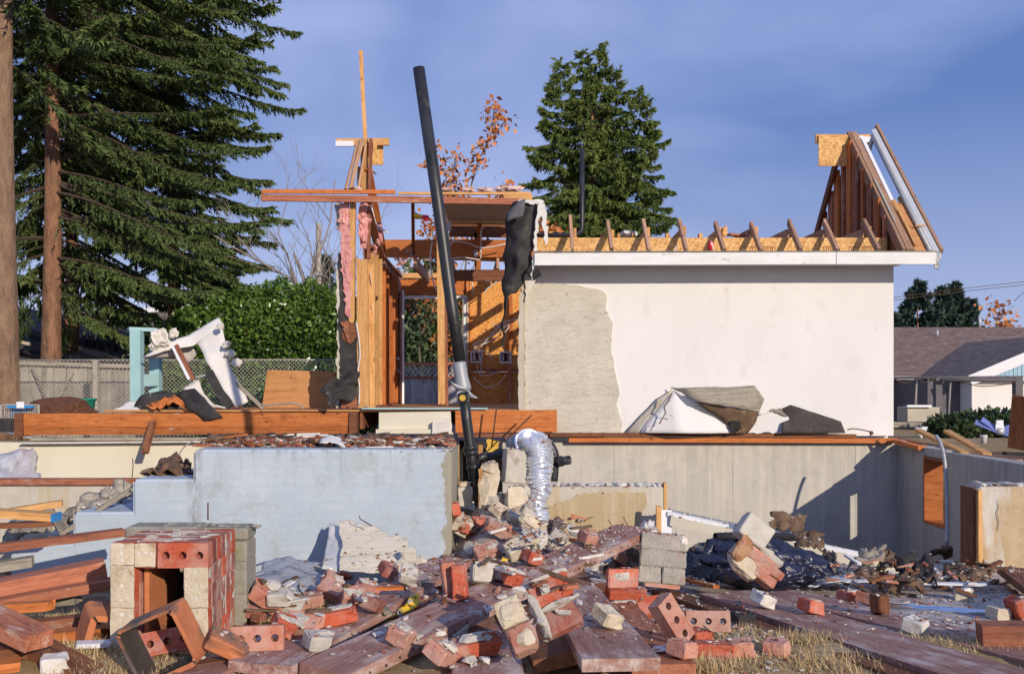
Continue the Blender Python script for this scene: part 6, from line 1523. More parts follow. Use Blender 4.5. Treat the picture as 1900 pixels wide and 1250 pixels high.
# ---------------------------------------------------------------- brick shapes
def brick_mesh(L=.20, W=.095, Hh=.06, holes=True, jit=.003, seed=0):
    rs = random.Random(seed); bm = bmesh.new()
    if not holes:
        bmesh.ops.create_cube(bm, size=1)
        for v in bm.verts: v.co = Vector((v.co.x * L, v.co.y * W, v.co.z * Hh))
        bmesh.ops.bevel(bm, geom=list(bm.edges), offset=.005, segments=1, affect='EDGES')
        for v in bm.verts: v.co += Vector((rs.uniform(-jit, jit), rs.uniform(-jit, jit), rs.uniform(-jit, jit)))
        return bm_mesh('brick', bm)
    n = 3; cl = L / n; key = {}
    def gv(x, y, z):
        k = (round(x, 5), round(y, 5), round(z, 5))
        if k not in key: key[k] = bm.verts.new((x, y, z))
        return key[k]
    rad = .016
    for c in range(n):
        x0, x1 = -L / 2 + c * cl, -L / 2 + (c + 1) * cl; xm = (x0 + x1) / 2
        sq = [(x1, 0), (x1, W / 2), (xm, W / 2), (x0, W / 2), (x0, 0), (x0, -W / 2), (xm, -W / 2), (x1, -W / 2)]
        ci = [(xm + rad * math.cos(k * math.pi / 4), rad * math.sin(k * math.pi / 4)) for k in range(8)]
        for z, s in ((Hh / 2, 1), (-Hh / 2, -1)):
            for k in range(8):
                a, b_ = sq[k], sq[(k + 1) % 8]; p, q = ci[k], ci[(k + 1) % 8]
                bm.faces.new([gv(*a, z), gv(*b_, z), gv(*q, z), gv(*p, z)][::s])
        for k in range(8):
            p, q = ci[k], ci[(k + 1) % 8]
            bm.faces.new([gv(*p, Hh / 2), gv(*q, Hh / 2), gv(*q, -Hh / 2), gv(*p, -Hh / 2)])
        for s_ in (1, -1):
            bm.faces.new([gv(x0, s_ * W / 2, Hh / 2), gv(xm, s_ * W / 2, Hh / 2), gv(xm, s_ * W / 2, -Hh / 2), gv(x0, s_ * W / 2, -Hh / 2)][::s_])
            bm.faces.new([gv(xm, s_ * W / 2, Hh / 2), gv(x1, s_ * W / 2, Hh / 2), gv(x1, s_ * W / 2, -Hh / 2), gv(xm, s_ * W / 2, -Hh / 2)][::s_])
    for s_ in (1, -1):
        for y0_, y1_ in ((-W / 2, 0), (0, W / 2)):
            bm.faces.new([gv(s_ * L / 2, y0_, Hh / 2), gv(s_ * L / 2, y1_, Hh / 2), gv(s_ * L / 2, y1_, -Hh / 2), gv(s_ * L / 2, y0_, -Hh / 2)])
    me = bm_mesh('brick', bm); return me
def broken_brick(L, W=.095, Hh=.06, seed=0):
    """brick with one end snapped off at an angle, rough"""
    rs = random.Random(seed); bm = bmesh.new(); bmesh.ops.create_cube(bm, size=1)
    for v in bm.verts:
        x = v.co.x * L
        if x > 0: x -= rs.uniform(0, .035)
        v.co = Vector((x, v.co.y * W, v.co.z * Hh))
    bmesh.ops.bevel(bm, geom=list(bm.edges), offset=.006, segments=1, affect='EDGES')
    bmesh.ops.triangulate(bm, faces=bm.faces); bmesh.ops.subdivide_edges(bm, edges=[e_ for e_ in bm.edges if e_.calc_length() > .03], cuts=1)
    for v in bm.verts:
        a = .010 if v.co.x > L / 2 - .05 else .0035
        v.co += Vector((rs.uniform(-a, a), rs.uniform(-a, a) * .6, rs.uniform(-a, a) * .6))
    return bm_mesh('brick', bm)
BM = {'clean': [brick_mesh(.20, .095, .062, False, jit=.0035, seed=i) for i in range(5)], 'full': [broken_brick(.20, seed=40 + i) for i in range(5)], 'hole': [brick_mesh(.20, .095, .062)], 
      'half': [broken_brick(.11, seed=i) for i in range(4)], 'long': [broken_brick(.17, seed=9 + i) for i in range(3)]}
for k in BM:
    for me in BM[k]: me.materials.append(None)
def use_brick(kind, i, mat, parent, Mx, name='brick'):
    me = BM[kind][i % len(BM[kind])]
    o = bpy.data.objects.new(name, me); COL.objects.link(o)
    o.material_slots[0].link = 'OBJECT'; o.material_slots[0].material = mat
    if parent is not None: o.parent = parent; Mx = PW[parent.name].inverted() @ Mx
    o.matrix_basis = Mx; return o

# chimney block lying open towards the viewer
ch = thing('chimney_block', (-1.65, 4.7, 0), 'big fallen brick chimney section with an open flue and grey block at its back', 'chimney')
y0c = 4.42; X0, X1, Z1 = -1.882, -1.431, .503
def cb_(x0, x1, z0, z1, y, dy, mat, k=0, hole=False):
    """masonry unit filling the given face area, depth dy"""
    horiz = (x1 - x0) > (z1 - z0); L_, W_ = (x1 - x0, z1 - z0) if horiz else (z1 - z0, x1 - x0)
    R_ = Matrix.Rotation(R(90), 4, 'X')                       # local z -> towards the viewer (-y)
    if not horiz: R_ = R_ @ Matrix.Rotation(R(90), 4, 'Z')
    Mx = Matrix.Translation(((x0 + x1) / 2 + random.uniform(-.003, .003), y + dy / 2, (z0 + z1) / 2)) @ R_ @ Matrix.Diagonal((L_ / .20, W_ / .095, dy / .062, 1))
    return use_brick('hole' if hole else 'clean', k, mat, ch, Mx)
g_ = .009
for c in range(6):
    y = y0c + c * .074; front = c == 0
    mt = lambda k: (M['mortar_tan'] if front else random.choice([M['brick_dark'], M['brick_dark'], M['brick'], M['brick_pale']]))
    if c % 2 == 0:
        L = [(X0, X0 + .105, 0, .2), (X0, X0 + .105, .2 + g_, .40), (X0, X0 + .105, .40 + g_, Z1), (X0 + .105 + g_, X0 + .205, .40, Z1), (X0 + .205 + g_, X1, .40, Z1), (X1 - .105, X1, .0, .2), (X1 - .105, X1, .2 + g_, .40 - g_)]
    else:
        L = [(X0, X0 + .105, 0, .1), (X0, X0 + .105, .1 + g_, .30), (X0, X0 + .105, .30 + g_, .5), (X0 + .105 + g_, X0 + .30, .40, Z1), (X0 + .30 + g_, X1, .40, Z1), (X1 - .105, X1, .0, .1), (X1 - .105, X1, .1 + g_, .30), (X1 - .105, X1, .30 + g_, .40 - g_)]
    for k, q in enumerate(L):
        m_ = mt(k)
        if front: m_ = M['brick']
        o = cb_(q[0], q[1], q[2] - .02, q[3] - .004 - (0 if q[3] < .49 else random.uniform(0, .004)), y, .064, m_, k, front and k == 4)
        if front and k != 4:
            bmf = box_bm(q[1] - q[0] + .006, .012, q[3] - q[2] + .007, .003); bmesh.ops.triangulate(bmf, faces=bmf.faces); bmesh.ops.subdivide_edges(bmf, edges=[e_ for e_ in bmf.edges if e_.calc_length() > .04], cuts=2)
            for v in bmf.verts: v.co += Vector((noise.noise(v.co * 40 + Vector((k, 0, 0))), noise.noise(v.co * 30 + Vector((0, k, 3))), noise.noise(v.co * 40 + Vector((5, 0, k))))) * .004
            link('mortar_face', bm_mesh('mortar_face', bmf), M['mortar_tan'], ch, Matrix.Translation(((q[0] + q[1]) / 2, y - .004, (q[2] + q[3]) / 2 - .01)))
        if front and k == 4: o['label'] = 'red three-hole brick at the top of the open face'
    if c < 5:
        for nm, lo, hi in (('mortar_joint', (X0 + .004, y + .062, -.02), (X0 + .10, y + .076, .4975)), ('mortar_joint', (X1 - .10, y + .062, -.02), (X1 - .0015, y + .076, .494)), ('mortar_joint', (X0 + .101, y + .062, .402), (X1 - .101, y + .076, .4975))):
            blockbox(nm, lo, hi, M['mortar'], ch, bev=.003)
rr_ = random.Random(3)
for (x_, z_) in [(X0 + .052, .2 * c_ + q_ * .067 + .03) for c_ in (0, 1) for q_ in range(3)] + [(X0 + .052, .42), (X0 + .052, .45), (X0 + .052, .48), (X0 + .13, .45), (X0 + .16, .45), (X0 + .19, .45), (X1 - .052, .07), (X1 - .052, .14), (X1 - .052, .24), (X1 - .052, .30), (X1 - .052, .36)]:
    link('mortar_plug', hull_mesh('mortar_plug', (.026, .010, .026), 20, .4, 0, 0, rr_.random()), M['plaster'], ch, Matrix.Translation((x_, y0c - .008, z_)))
for i in range(5):      # torn mortar edge on the right jamb
    link('mortar_lump', hull_mesh('mortar_lump', (.05, .05, .07), 16, .35, 1, .008, i), M['mortar_tan'], ch, Matrix.Translation((X1 - .112 + rr_.uniform(-.008, .008), y0c + .03, .05 + .08 * i)))
for i in range(22):
    s_ = .02 + .03 * rr_.random()
    link('mortar_smear', hull_mesh('mortar_smear', (.008, s_ * 1.3, s_ * 2), 18, .4, 0, 0, 70 + i), M['mortar'], ch, Matrix.Translation((X1 - .001, y0c + .02 + rr_.random() * .40, .03 + rr_.random() * .44)))
for i in range(14):
    link('mortar_lump', hull_mesh('mortar_lump', (.07, .05, .02), 14, .35, 0, 0, i), M['mortar'], ch, Matrix.Translation((X0 + .04 + rr_.random() * .38, y0c + .05 + rr_.random() * .36, Z1 - .006)))
yb_ = y0c + 6 * .074 + .005
for lo, hi in (((X1 + .004, .0, .16), 0), ((X1 + .004, .17, .33), 0), ((X1 + .004, .34, .428), 0)):
    blockbox('grey_block', (X1 - .10, yb_, lo[1] - .02), (X1 + .055, yb_ + .19, lo[2]), M['concrete_block'], ch, bev=.010)
blockbox('grey_block', (X0 - .13, yb_ + .01, .43), (X0 + .25, yb_ + .19, .502), M['concrete_block'], ch, bev=.012)
blockbox('grey_block', (X0 + .255, yb_ + .01, .43), (X1 + .057, yb_ + .19, .496), M['concrete_block'], ch, bev=.012)
blockbox('grey_block', (X0 - .12, yb_, -.02), (X0 + .10, yb_ + .19, .428), M['concrete_block'], ch, bev=.010)
for i in range(16):
    x_ = X0 + .05 + .50 * rr_.random()
    link('rim_lump', hull_mesh('rim_lump', (.07, .10, .03), 14, .35, 0, 0, i + 40), M['concrete_block'], ch, Matrix.Translation((x_, yb_ + .10, .495 if x_ > X0 + .25 else .50)))
for lo, hi, m_ in (((X0 + .112, y0c + .10, -.02), (X0 + .137, yb_ + .1, .39), 'clay'), ((X1 - .137, y0c + .10, -.02), (X1 - .112, yb_ + .1, .39), 'soot'), ((X0 + .14, y0c + .10, .366), (X1 - .14, yb_ + .1, .392), 'soot')):
    blockbox('flue_liner', lo, hi, M[m_], ch, bev=.004)
blockbox('soot_plug', (X0 + .14, yb_ + .02, -.02), (X1 - .20, yb_ + .05, .36), M['soot'], ch)  # black panel closing most of the back of the flue
tube('nail', [(-1.60, yb_ + .08, .53), (-1.60, yb_ + .08, .62)], .004, M['wire_dark'], ch, 6)

# loose clay flue tile
def box_tube(name, w, h, L, t, mat, Mx, parent=None):
    bm = bmesh.new(); r_ = .026; out, inn = [], []
    def ring(w_, h_, r, y):
        vs = []
        for cx_, cz_, a0 in ((w_ / 2 - r, h_ / 2 - r, 0), (-w_ / 2 + r, h_ / 2 - r, 90), (-w_ / 2 + r, -h_ / 2 + r, 180), (w_ / 2 - r, -h_ / 2 + r, 270)):
            for k in range(4):
                a = R(a0 + 30 * k); vs.append(bm.verts.new((cx_ + r * math.cos(a) + random.uniform(-.002, .002), y + random.uniform(-.006, .006), cz_ + r * math.sin(a) + random.uniform(-.002, .002))))
        return vs
    o0, o1 = ring(w, h, r_, -L / 2), ring(w, h, r_, L / 2); i0, i1 = ring(w - 2 * t, h - 2 * t, r_ - t * .5, -L / 2), ring(w - 2 * t, h - 2 * t, r_ - t * .5, L / 2)
    n = len(o0)
    for k in range(n):
        j = (k + 1) % n
        bm.faces.new([o0[k], o0[j], o1[j], o1[k]]); bm.faces.new([i0[k], i1[k], i1[j], i0[j]])
        bm.faces.new([o0[k], i0[k], i0[j], o0[j]]); bm.faces.new([o1[k], o1[j], i1[j], i1[k]])
    for f in bm.faces:
        c_ = f.calc_center_median(); f.material_index = 1 if (abs(c_.x) < w / 2 - t * .7 and abs(c_.z) < h / 2 - t * .7) else 0
    me = bm_mesh(name, bm); me.materials.append(mat); me.materials.append(M['soot_clay'])
    return link(name, me, None, parent, Mx)
fl = box_tube('flue_tile', .275, .265, .15, .016, M['clay'], Matrix.Translation(P(303, 1190, 4.02)) @ Euler((R(6), R(-24), R(-4))).to_matrix().to_4x4())
tag(fl, 'square orange clay flue tile tipped over in front of the chimney section', 'flue tile')
tag(box_tube('flue_tile', .25, .27, .2, .028, M['clay'], Matrix.Translation(P(200, 1180, 4.6)) @ Euler((R(10), R(14), R(35))).to_matrix().to_4x4()), 'dark orange flue shard half hidden behind the left foot of the chimney section', 'flue tile')

# bigger masonry chunks
def chunk(name, px, py, d, rot, pieces, label, cat='masonry'):
    c = P(px, py, d); t = thing(name, c, label, cat)
    B = Matrix.Translation(c) @ Euler([R(a) for a in rot]).to_matrix().to_4x4()
    for p in pieces:
        kind, off, sz, mt_ = p[:4]; r_ = p[4] if len(p) > 4 else (0, 0, 0)
        Mx = B @ Matrix.Translation(off) @ Euler([R(a) for a in r_]).to_matrix().to_4x4()
        if kind in BM: 
            use_brick(kind, random.randint(0, 3), M[mt_], t, Mx @ Matrix.Diagonal((*sz, 1)))
        elif kind == 'lump':
            link('mortar', hull_mesh('mortar', sz, 26, .28, 2, max(sz) * .05, random.random()), M[mt_], t, Mx)
        elif kind == 'block':
            bm = box_bm(*sz, .008); bmesh.ops.triangulate(bm, faces=bm.faces); bmesh.ops.subdivide_edges(bm, edges=[e_ for e_ in bm.edges if e_.calc_length() > .06], cuts=2)
            for v in bm.verts: v.co += v.co.normalized() * .007 * noise.noise(v.co * 22 + Vector((d, px, 0)))
            link('block', bm_mesh('block', bm), M[mt_], t, Mx)
    return t
chunk('masonry_chunk', 1018, 1142, 4.0, (50, -22, 10), [('half', (-.13, .08, 0), (1.25, 1.3, 1.2), 'mortar_tan'), ('long', (.06, .09, .0), (1.15, 1.2, 1.2), 'brick'), ('half', (-.13, -.05, 0), (1.2, 1.2, 1.2), 'brick_pale'), ('long', (.05, -.03, -.03), (1.1, 1.1, 1.0), 'brick_dark'),
      ('lump', (-.14, -.06, .035), (.11, .09, .03), 'mortar_tan'), ('lump', (-.14, .08, .035), (.12, .10, .02), 'mortar_tan'), ('lump', (-.04, .01, .03), (.05, .26, .06), 'mortar'), ('lump', (.07, .02, .03), (.22, .03, .05), 'mortar'), ('lump', (.04, .155, .015), (.28, .03, .07), 'mortar')],
      'tilted chunk of tan and red bricks with mortar resting on the short thick plank')
chunk('masonry_chunk', 1228, 1040, 6.2, (-12, 4, -6), [('block', (0, 0, .12), (.29, .115, .105), 'block_pale'), ('block', (.004, 0, .012), (.30, .12, .107), 'block_pale'), ('block', (-.078, 0, -.095), (.148, .115, .108), 'block_pale'), ('block', (.078, 0, -.095), (.15, .118, .108), 'block_pale'),
      ('lump', (0, .0, .066), (.31, .13, .022), 'mortar'), ('lump', (0, .0, -.042), (.31, .13, .022), 'mortar'), ('lump', (.13, -.02, .14), (.07, .1, .09), 'plaster'), ('long', (.02, .0, -.16), (1.5, 1, .5), 'brick_pale'), ('lump', (0, .01, .175), (.26, .09, .025), 'plaster')],
      'upright grey block chunk of three mortared courses right of the longest plank')
chunk('masonry_chunk', 1402, 1035, 5.95, (-20, 38, 0), [('block', (-.10, 0, .13), (.20, .12, .16), 'mortar'), ('lump', (.04, .02, .05), (.42, .12, .13), 'mortar'), ('half', (.05, -.03, -.03), (1.2, 1, 1.2), 'brick_pale'), ('long', (.10, -.03, -.09), (1, 1, 1), 'brick_pale'),
      ('lump', (-.06, -.03, -.08), (.28, .12, .20), 'mortar_tan'), ('lump', (.0, -.05, .0), (.40, .07, .09), 'brick_pale'), ('block', (.02, -.04, -.02), (.34, .08, .06), 'brick_pale'), ('lump', (-.12, -.05, -.02), (.12, .12, .24), 'rust_mortar')], 'big mottled pink and brown masonry chunk leaning on the blue-black bag')
chunk('masonry_chunk', 905, 912, 7.45, (-6, 14, -10), [('lump', (0, 0, .0), (.20, .15, .48), 'mortar_tan'), ('lump', (.07, .02, -.10), (.12, .16, .24), 'mortar'), ('lump', (-.03, -.02, .19), (.16, .14, .12), 'mortar_tan')], 'tall tan mortar-crusted chunk standing at the foot of the black pipe')
chunk('masonry_chunk', 955, 864, 7.6, (0, 4, 12), [('block', (0, 0, 0), (.18, .16, .27), 'mortar')], 'pale rectangular block standing upright left of the silver duct')
chunk('masonry_chunk', 862, 920, 7.7, (0, 0, 10), [('block', (0, 0, 0), (.12, .10, .16), 'mortar'), ('lump', (0, -.03, .1), (.1, .08, .05), 'mortar_tan')], 'small grey block wedged between the porch corner and the tall tan chunk')
chunk('masonry_chunk', 957, 925, 7.35, (10, 0, 20), [('lump', (0, 0, 0), (.20, .18, .24), 'mortar_tan'), ('lump', (.06, 0, .06), (.12, .12, .14), 'mortar')], 'rough tan chunk between the tall chunk and the silver duct')
chunk('masonry_chunk', 855, 972, 7.15, (20, 30, 20), [('block', (0, 0, 0), (.15, .12, .13), 'mortar_tan')], 'tan broken block at the right foot of the porch corner')
chunk('masonry_chunk', 982, 968, 6.95, (10, 30, 10), [('lump', (0, 0, 0), (.20, .14, .16), 'mortar_tan'), ('half', (-.04, .02, .06), (1, 1, 1), 'mortar')], 'tan mortared chunk just left of the lower end of the silver duct')
chunk('masonry_chunk', 970, 1012, 6.6, (30, -24, 15), [('block', (0, 0, 0), (.25, .12, .10), 'mortar_tan'), ('long', (.02, .02, -.07), (1.2, 1, .8), 'brick')], 'slanted pale masonry slab with a red brick edge above the longest plank')
chunk('masonry_chunk', 1068, 985, 6.8, (20, 30, 0), [('lump', (0, 0, 0), (.16, .10, .10), 'plaster'), ('lump', (.1, 0, -.02), (.10, .08, .08), 'mortar')], 'white rubble lump near the far end of the longest plank')
chunk('masonry_chunk', 1165, 1122, 5.4, (10, 0, 10), [('block', (0, 0, .0), (.20, .10, .09), 'mortar'), ('long', (0, .02, .07), (1.4, 1, .9), 'brick')], 'mortar block with a flat red brick on it, lower right of the centre')
chunk('masonry_chunk', 500, 1108, 4.95, (15, 34, 10), [('long', (0, 0, 0), (1.2, 1.3, 1.4), 'brick_pale'), ('lump', (.02, .03, .055), (.22, .10, .04), 'mortar')], 'large tilted brick with a mortar crust against the right side of the chimney section')
tag(link('rock', hull_mesh('rock', (.16, .14, .13), 20, .3, 1, .01, 77), M['mortar'], None, Matrix.Translation(P(1032, 1003, 6.7))), 'rounded grey mortar lump below the silver duct', 'rubble')

# ---------------------------------------------------------------- sheets, bag, metal, panels
def bag():
    bm = bmesh.new(); bmesh.ops.create_icosphere(bm, subdivisions=6, radius=1)
    for v in bm.verts:
        p = v.co.copy(); prof = (1 - .42 * max(0, p.x)) * (1 - .35 * max(0, -p.x) ** 2)
        q = Vector((p.x * .54, p.y * .34, p.z * .17 * prof))
        w = Vector((q.x * 3, q.y * 7 + q.x * 2.5, q.z * 7))
        fold = (1 - abs(noise.noise(Vector((w.x * .9, w.y, w.z * 1.6)) * 1.1)) * 2.2) ** 2 * .05 + abs(noise.noise(w * 2.6 + Vector((3, 3, 3)))) * .045
        q -= p.normalized() * fold; q += p.normalized() * .03
        v.co = q
    me = bm_mesh('plastic_bag', bm, True)
    return link('plastic_bag', me, M['bag'], None, Matrix.Translation((P(1415, 1045, 6.75))) @ Euler((0, R(5), R(-6))).to_matrix().to_4x4())
tag(bag(), 'big crumpled blue-black plastic bag in the rubble in front of the pit', 'bag')
tag(sheet('bag_tail', [P(1265, 1070, 6.5), P(1330, 1080, 6.4), P(1345, 1015, 6.7), P(1268, 1030, 6.8)], M['bag'], None, 14, 12, .10, 6, .004, .25, bow=.05, seed=50), 'loose tail of blue-black plastic at the left side of the big bag', 'bag')
tag(tube('black_pipe', [P(1327, 996, 6.75), P(1400, 993, 6.85), P(1470, 996, 6.95)], .032, M['black_pipe'], None, 14, inner=.005), 'short black pipe lying on top of the blue-black bag', 'pipe')
SH = [([P(1425, 985, 7.1), P(1490, 990, 7.1), P(1498, 955, 7.2), P(1428, 950, 7.2)], 'tar_brown', .035, 'curled brown scrap standing up behind the blue-black bag'),
      ([P(1475, 1020, 6.9), P(1530, 1025, 6.8), P(1530, 992, 7.0), P(1470, 985, 7.1)], 'tar_brown', .03, 'brown torn roofing scrap right of the curled one'),
      ([P(1520, 1055, 6.7), P(1560, 1070, 6.5), P(1548, 1020, 6.8), P(1525, 1010, 6.9)], 'tar_paper', .07, 'black torn sheet end at the right of the bag'),
      ([P(1572, 1055, 6.7), P(1640, 1052, 6.7), P(1645, 1015, 6.9), P(1595, 1018, 6.95)], 'wood_grey', .06, 'grey bark-like slab leaning right of the bag'),
      ([P(1620, 1060, 6.6), P(1690, 1062, 6.6), P(1680, 1028, 6.9), P(1640, 1030, 6.9)], 'tar_brown', .08, 'dark brown crumpled felt in the middle of the right-hand litter'),
      ([P(1660, 1075, 6.5), P(1740, 1078, 6.4), P(1730, 1035, 6.8), P(1680, 1035, 6.8)], 'tar_paper', .10, 'black crumpled roofing felt below the side wall'),
      ([P(1560, 1085, 6.4), P(1640, 1088, 6.3), P(1640, 1060, 6.6), P(1565, 1060, 6.6)], 'rot', .07, 'brown litter clump in front of the grey bark-like slab'),
      ([P(1740, 1078, 6.5), P(1830, 1076, 6.5), P(1860, 1048, 6.9), P(1750, 1055, 6.8)], 'tar_brown', .06, 'long dark curled strip below the concrete pier'),
      ([P(1640, 1100, 6.2), P(1720, 1100, 6.2), P(1710, 1070, 6.5), P(1650, 1075, 6.5)], 'rot', .08, 'burnt-looking lump of felt in the front of the right-hand litter'),
      ([P(1280, 1078, 6.35), P(1345, 1082, 6.3), P(1345, 1055, 6.5), P(1285, 1058, 6.5)], 'tar_paper', .03, 'flat black sheet left of the mottled masonry chunk'),
      ([P(1120, 1060, 6.4), P(1190, 1062, 6.4), P(1190, 1015, 6.8), P(1120, 1030, 6.8)], 'tar_brown', .07, 'dark torn felt left of the upright grey block chunk'),
      ([P(1100, 1050, 6.5), P(1150, 1055, 6.5), P(1165, 990, 7.1), P(1120, 1005, 7.1)], 'gypsum', .05, 'white plaster scrap behind the far end of the longest plank'),
      ([P(1165, 1000, 7.2), P(1232, 1010, 7.0), P(1215, 968, 7.4), P(1190, 970, 7.4)], 'plaster', .05, 'pale plaster sheet between the wall stub and the grey block chunk'),
      ([P(460, 1072, 5.9), P(600, 1072, 5.8), P(595, 1042, 6.1), P(475, 1046, 6.2)], 'galv', .022, 'long crumpled grey wrap along the foot of the porch'),
      ([P(462, 1092, 5.6), P(598, 1098, 5.5), P(600, 1066, 5.8), P(465, 1062, 5.9)], 'galv', .035, 'dull green-grey bent metal sheets under the crumpled wrap'),
      ([P(510, 1118, 5.1), P(575, 1112, 5.1), P(560, 1080, 5.5), P(515, 1085, 5.5)], 'flash', .05, 'small shiny foil scrap between the bricks and the bent metal sheets'),
      ([P(1500, 1094, 6.3), P(1612, 1078, 6.3), P(1600, 1068, 6.6), P(1488, 1076, 6.6)], 'flash', .03, 'light grey metal sheet with a bent edge in front of the bag'),
      ([P(1010, 995, 7.0), P(1052, 990, 7.0), P(1048, 965, 7.2), P(1018, 968, 7.2)], 'clay', .06, 'dark red curved flue shard at the lower end of the duct'),
      ([P(1820, 1205, 4.95), P(1900, 1220, 4.8), P(1905, 1205, 4.9), P(1835, 1190, 5.1)], 'paint_plain', .02, 'torn strip of white paper at the lower right edge'),
      ([P(1220, 1180, 4.85), P(1262, 1188, 4.8), P(1258, 1160, 5.0), P(1230, 1160, 5.0)], 'gypsum', .02, 'x')]
for i, (c_, m_, a_, lb) in enumerate(SH):
    if lb == 'x': continue
    tag(sheet('scrap_sheet', c_, M[m_], None, 16, 10, a_, 8, .008, .35, bow=.03, seed=60 + i), lb, 'scrap')
tag(tube('steel_tube', [P(1652, 1124, 5.75), P(1842, 1140, 5.45)], .026, M['chrome'], None, 18, inner=.003), 'shiny steel tube lying on the dusty ground at the right', 'tube')
pn = T('plaster_slab', 680, 1060, 6.5, 'cracked cream plaster slab leaning against the blue porch, foil sheet behind it', 'plaster slab')
slab('slab_face', [(630, 1058), (634, 1000), (628, 966), (652, 966), (668, 972), (688, 975), (712, 985), (722, 996), (738, 992), (756, 1000), (757, 1015), (738, 1040), (728, 1062), (700, 1062)], 6.6, .03, M['cement'], pn, jag=.006, jstep=.03, dz=lambda x, y: 6.45 + (1060 - y) * .0034)
tag(sheet('foil_sheet', [P(596, 1056, 6.5), P(630, 1060, 6.5), P(652, 980, 6.8), P(612, 968, 6.85)], M['flash'], None, 10, 14, .03, 5, .005, .08, seed=90), 'shiny foil-faced sheet behind the left edge of the cracked plaster slab', 'foil sheet')
for i, (x_, y_, s_) in enumerate(((757, 1030, .13), (748, 1052, .12), (778, 1045, .13), (770, 1062, .10), (790, 1060, .10))):
    tag(link('plaster_piece', hull_mesh('plaster_piece', (s_, .04, s_ * 1.1), 14, .3, 1, .006, 90 + i), M['cement'], None, Matrix.Translation(P(x_, y_, 6.45)) @ Matrix.Rotation(R(20 * i), 4, 'Y')), 
        ['upper piece broken off the right edge of the cracked plaster slab', 'lower piece broken off beside the cracked plaster slab', 'plaster piece lying between the slab and the porch corner', 'small plaster piece under the others at the porch foot', 'rightmost plaster piece below the porch corner'][i], 'plaster piece')
# white door frame fallen across the opening
ff = T('fallen_doorframe', 1300, 950, 7.8, 'long white door or window frame lying aslant across the gap in front of the pit', 'frame')
board('frame_bar', P(1240, 948, 7.72), P(1738, 1054, 7.15), .05, .035, M['paint_plain'], ff)
board('frame_bar', P(1246, 957, 7.68), P(1700, 1056, 7.12), .03, .075, M['cream'], ff)
board('grey_channel', P(1240, 945, 7.80), P(1470, 992, 7.55), .07, .02, M['galv'], ff)
board('corner_post', P(1233, 946, 7.75), P(1233, 1000, 7.7), .11, .05, M['paint_plain'], ff, up=(0, -1, 0), drop=False)
board('splintered_jamb', P(1222, 936, 7.72), P(1222, 990, 7.7), .04, .04, M['wood_tan'], ff, up=(0, -1, 0), drop=False, rag=.02)
tag(board('white_strip', P(1600, 1076, 6.6), P(1830, 1082, 6.4), .05, .015, M['paint_plain']), 'thin white strip lying in the litter below the side wall', 'strip')
tag(board('white_strip', P(1098, 1072, 6.2), P(1150, 1082, 6.0), .03, .015, M['paint_plain']), 'short white rod beside the red brick right of the longest plank', 'strip')
# yellow pieces
yt = T('yellow_tape', 758, 1125, 5.2, 'torn piece of yellow plastic with a metal clip on the mauve plank', 'plastic piece')
facets('yellow_band', [P(738, 1130, 5.1), P(756, 1118, 5.15), P(764, 1100, 5.25), P(776, 1102, 5.25), P(780, 1115, 5.2), P(766, 1130, 5.1), P(748, 1138, 5.05)], [(0, 1, 5, 6), (1, 2, 3, 4, 5)], M['yellow'], yt, .006, 3, .012, 14)
tube('clip_ring', curve_pts([P(744, 1130, 5.05), P(738, 1134, 5.0), P(740, 1140, 5.0), P(747, 1136, 5.05)], 5), .004, M['galv'], yt, 6)
tag(facets('yellow_scrap', [P(926, 1052, 6.2), P(932, 1034, 6.25), P(945, 1036, 6.25), P(936, 1048, 6.2)], [(0, 1, 2, 3)], M['yellow'], None, .006, 3, .01, 14), 'small yellow plastic scrap above the longest plank', 'plastic piece')
tag(facets('yellow_scrap', [P(790, 1128, 5.2), P(806, 1120, 5.25), P(812, 1130, 5.2), P(800, 1134, 5.15)], [(0, 1, 2, 3)], M['yellow'], None, .006, 3, .01, 14), 'small yellow plastic scrap right of the larger torn piece', 'plastic piece')
for a, b_, lb in (((652, 1088), (757, 1086), 'flat bright orange board splinter among the bricks left of the porch foot'), ((868, 1079), (935, 1073), 'bright orange splinter on the rubble right of the upright brick pair'), ((1112, 995), (1135, 988), 'small bright orange splinter on the far part of the longest plank'), ((1275, 1072), (1330, 1086), 'bright orange splinter at the foot of the grey block chunk')):
    plank((a[0], a[1], .12), (b_[0], b_[1], .12), .05, .02, M['wood_orange'], lb, 'wood_splinter', 'splinter', rag=.015)

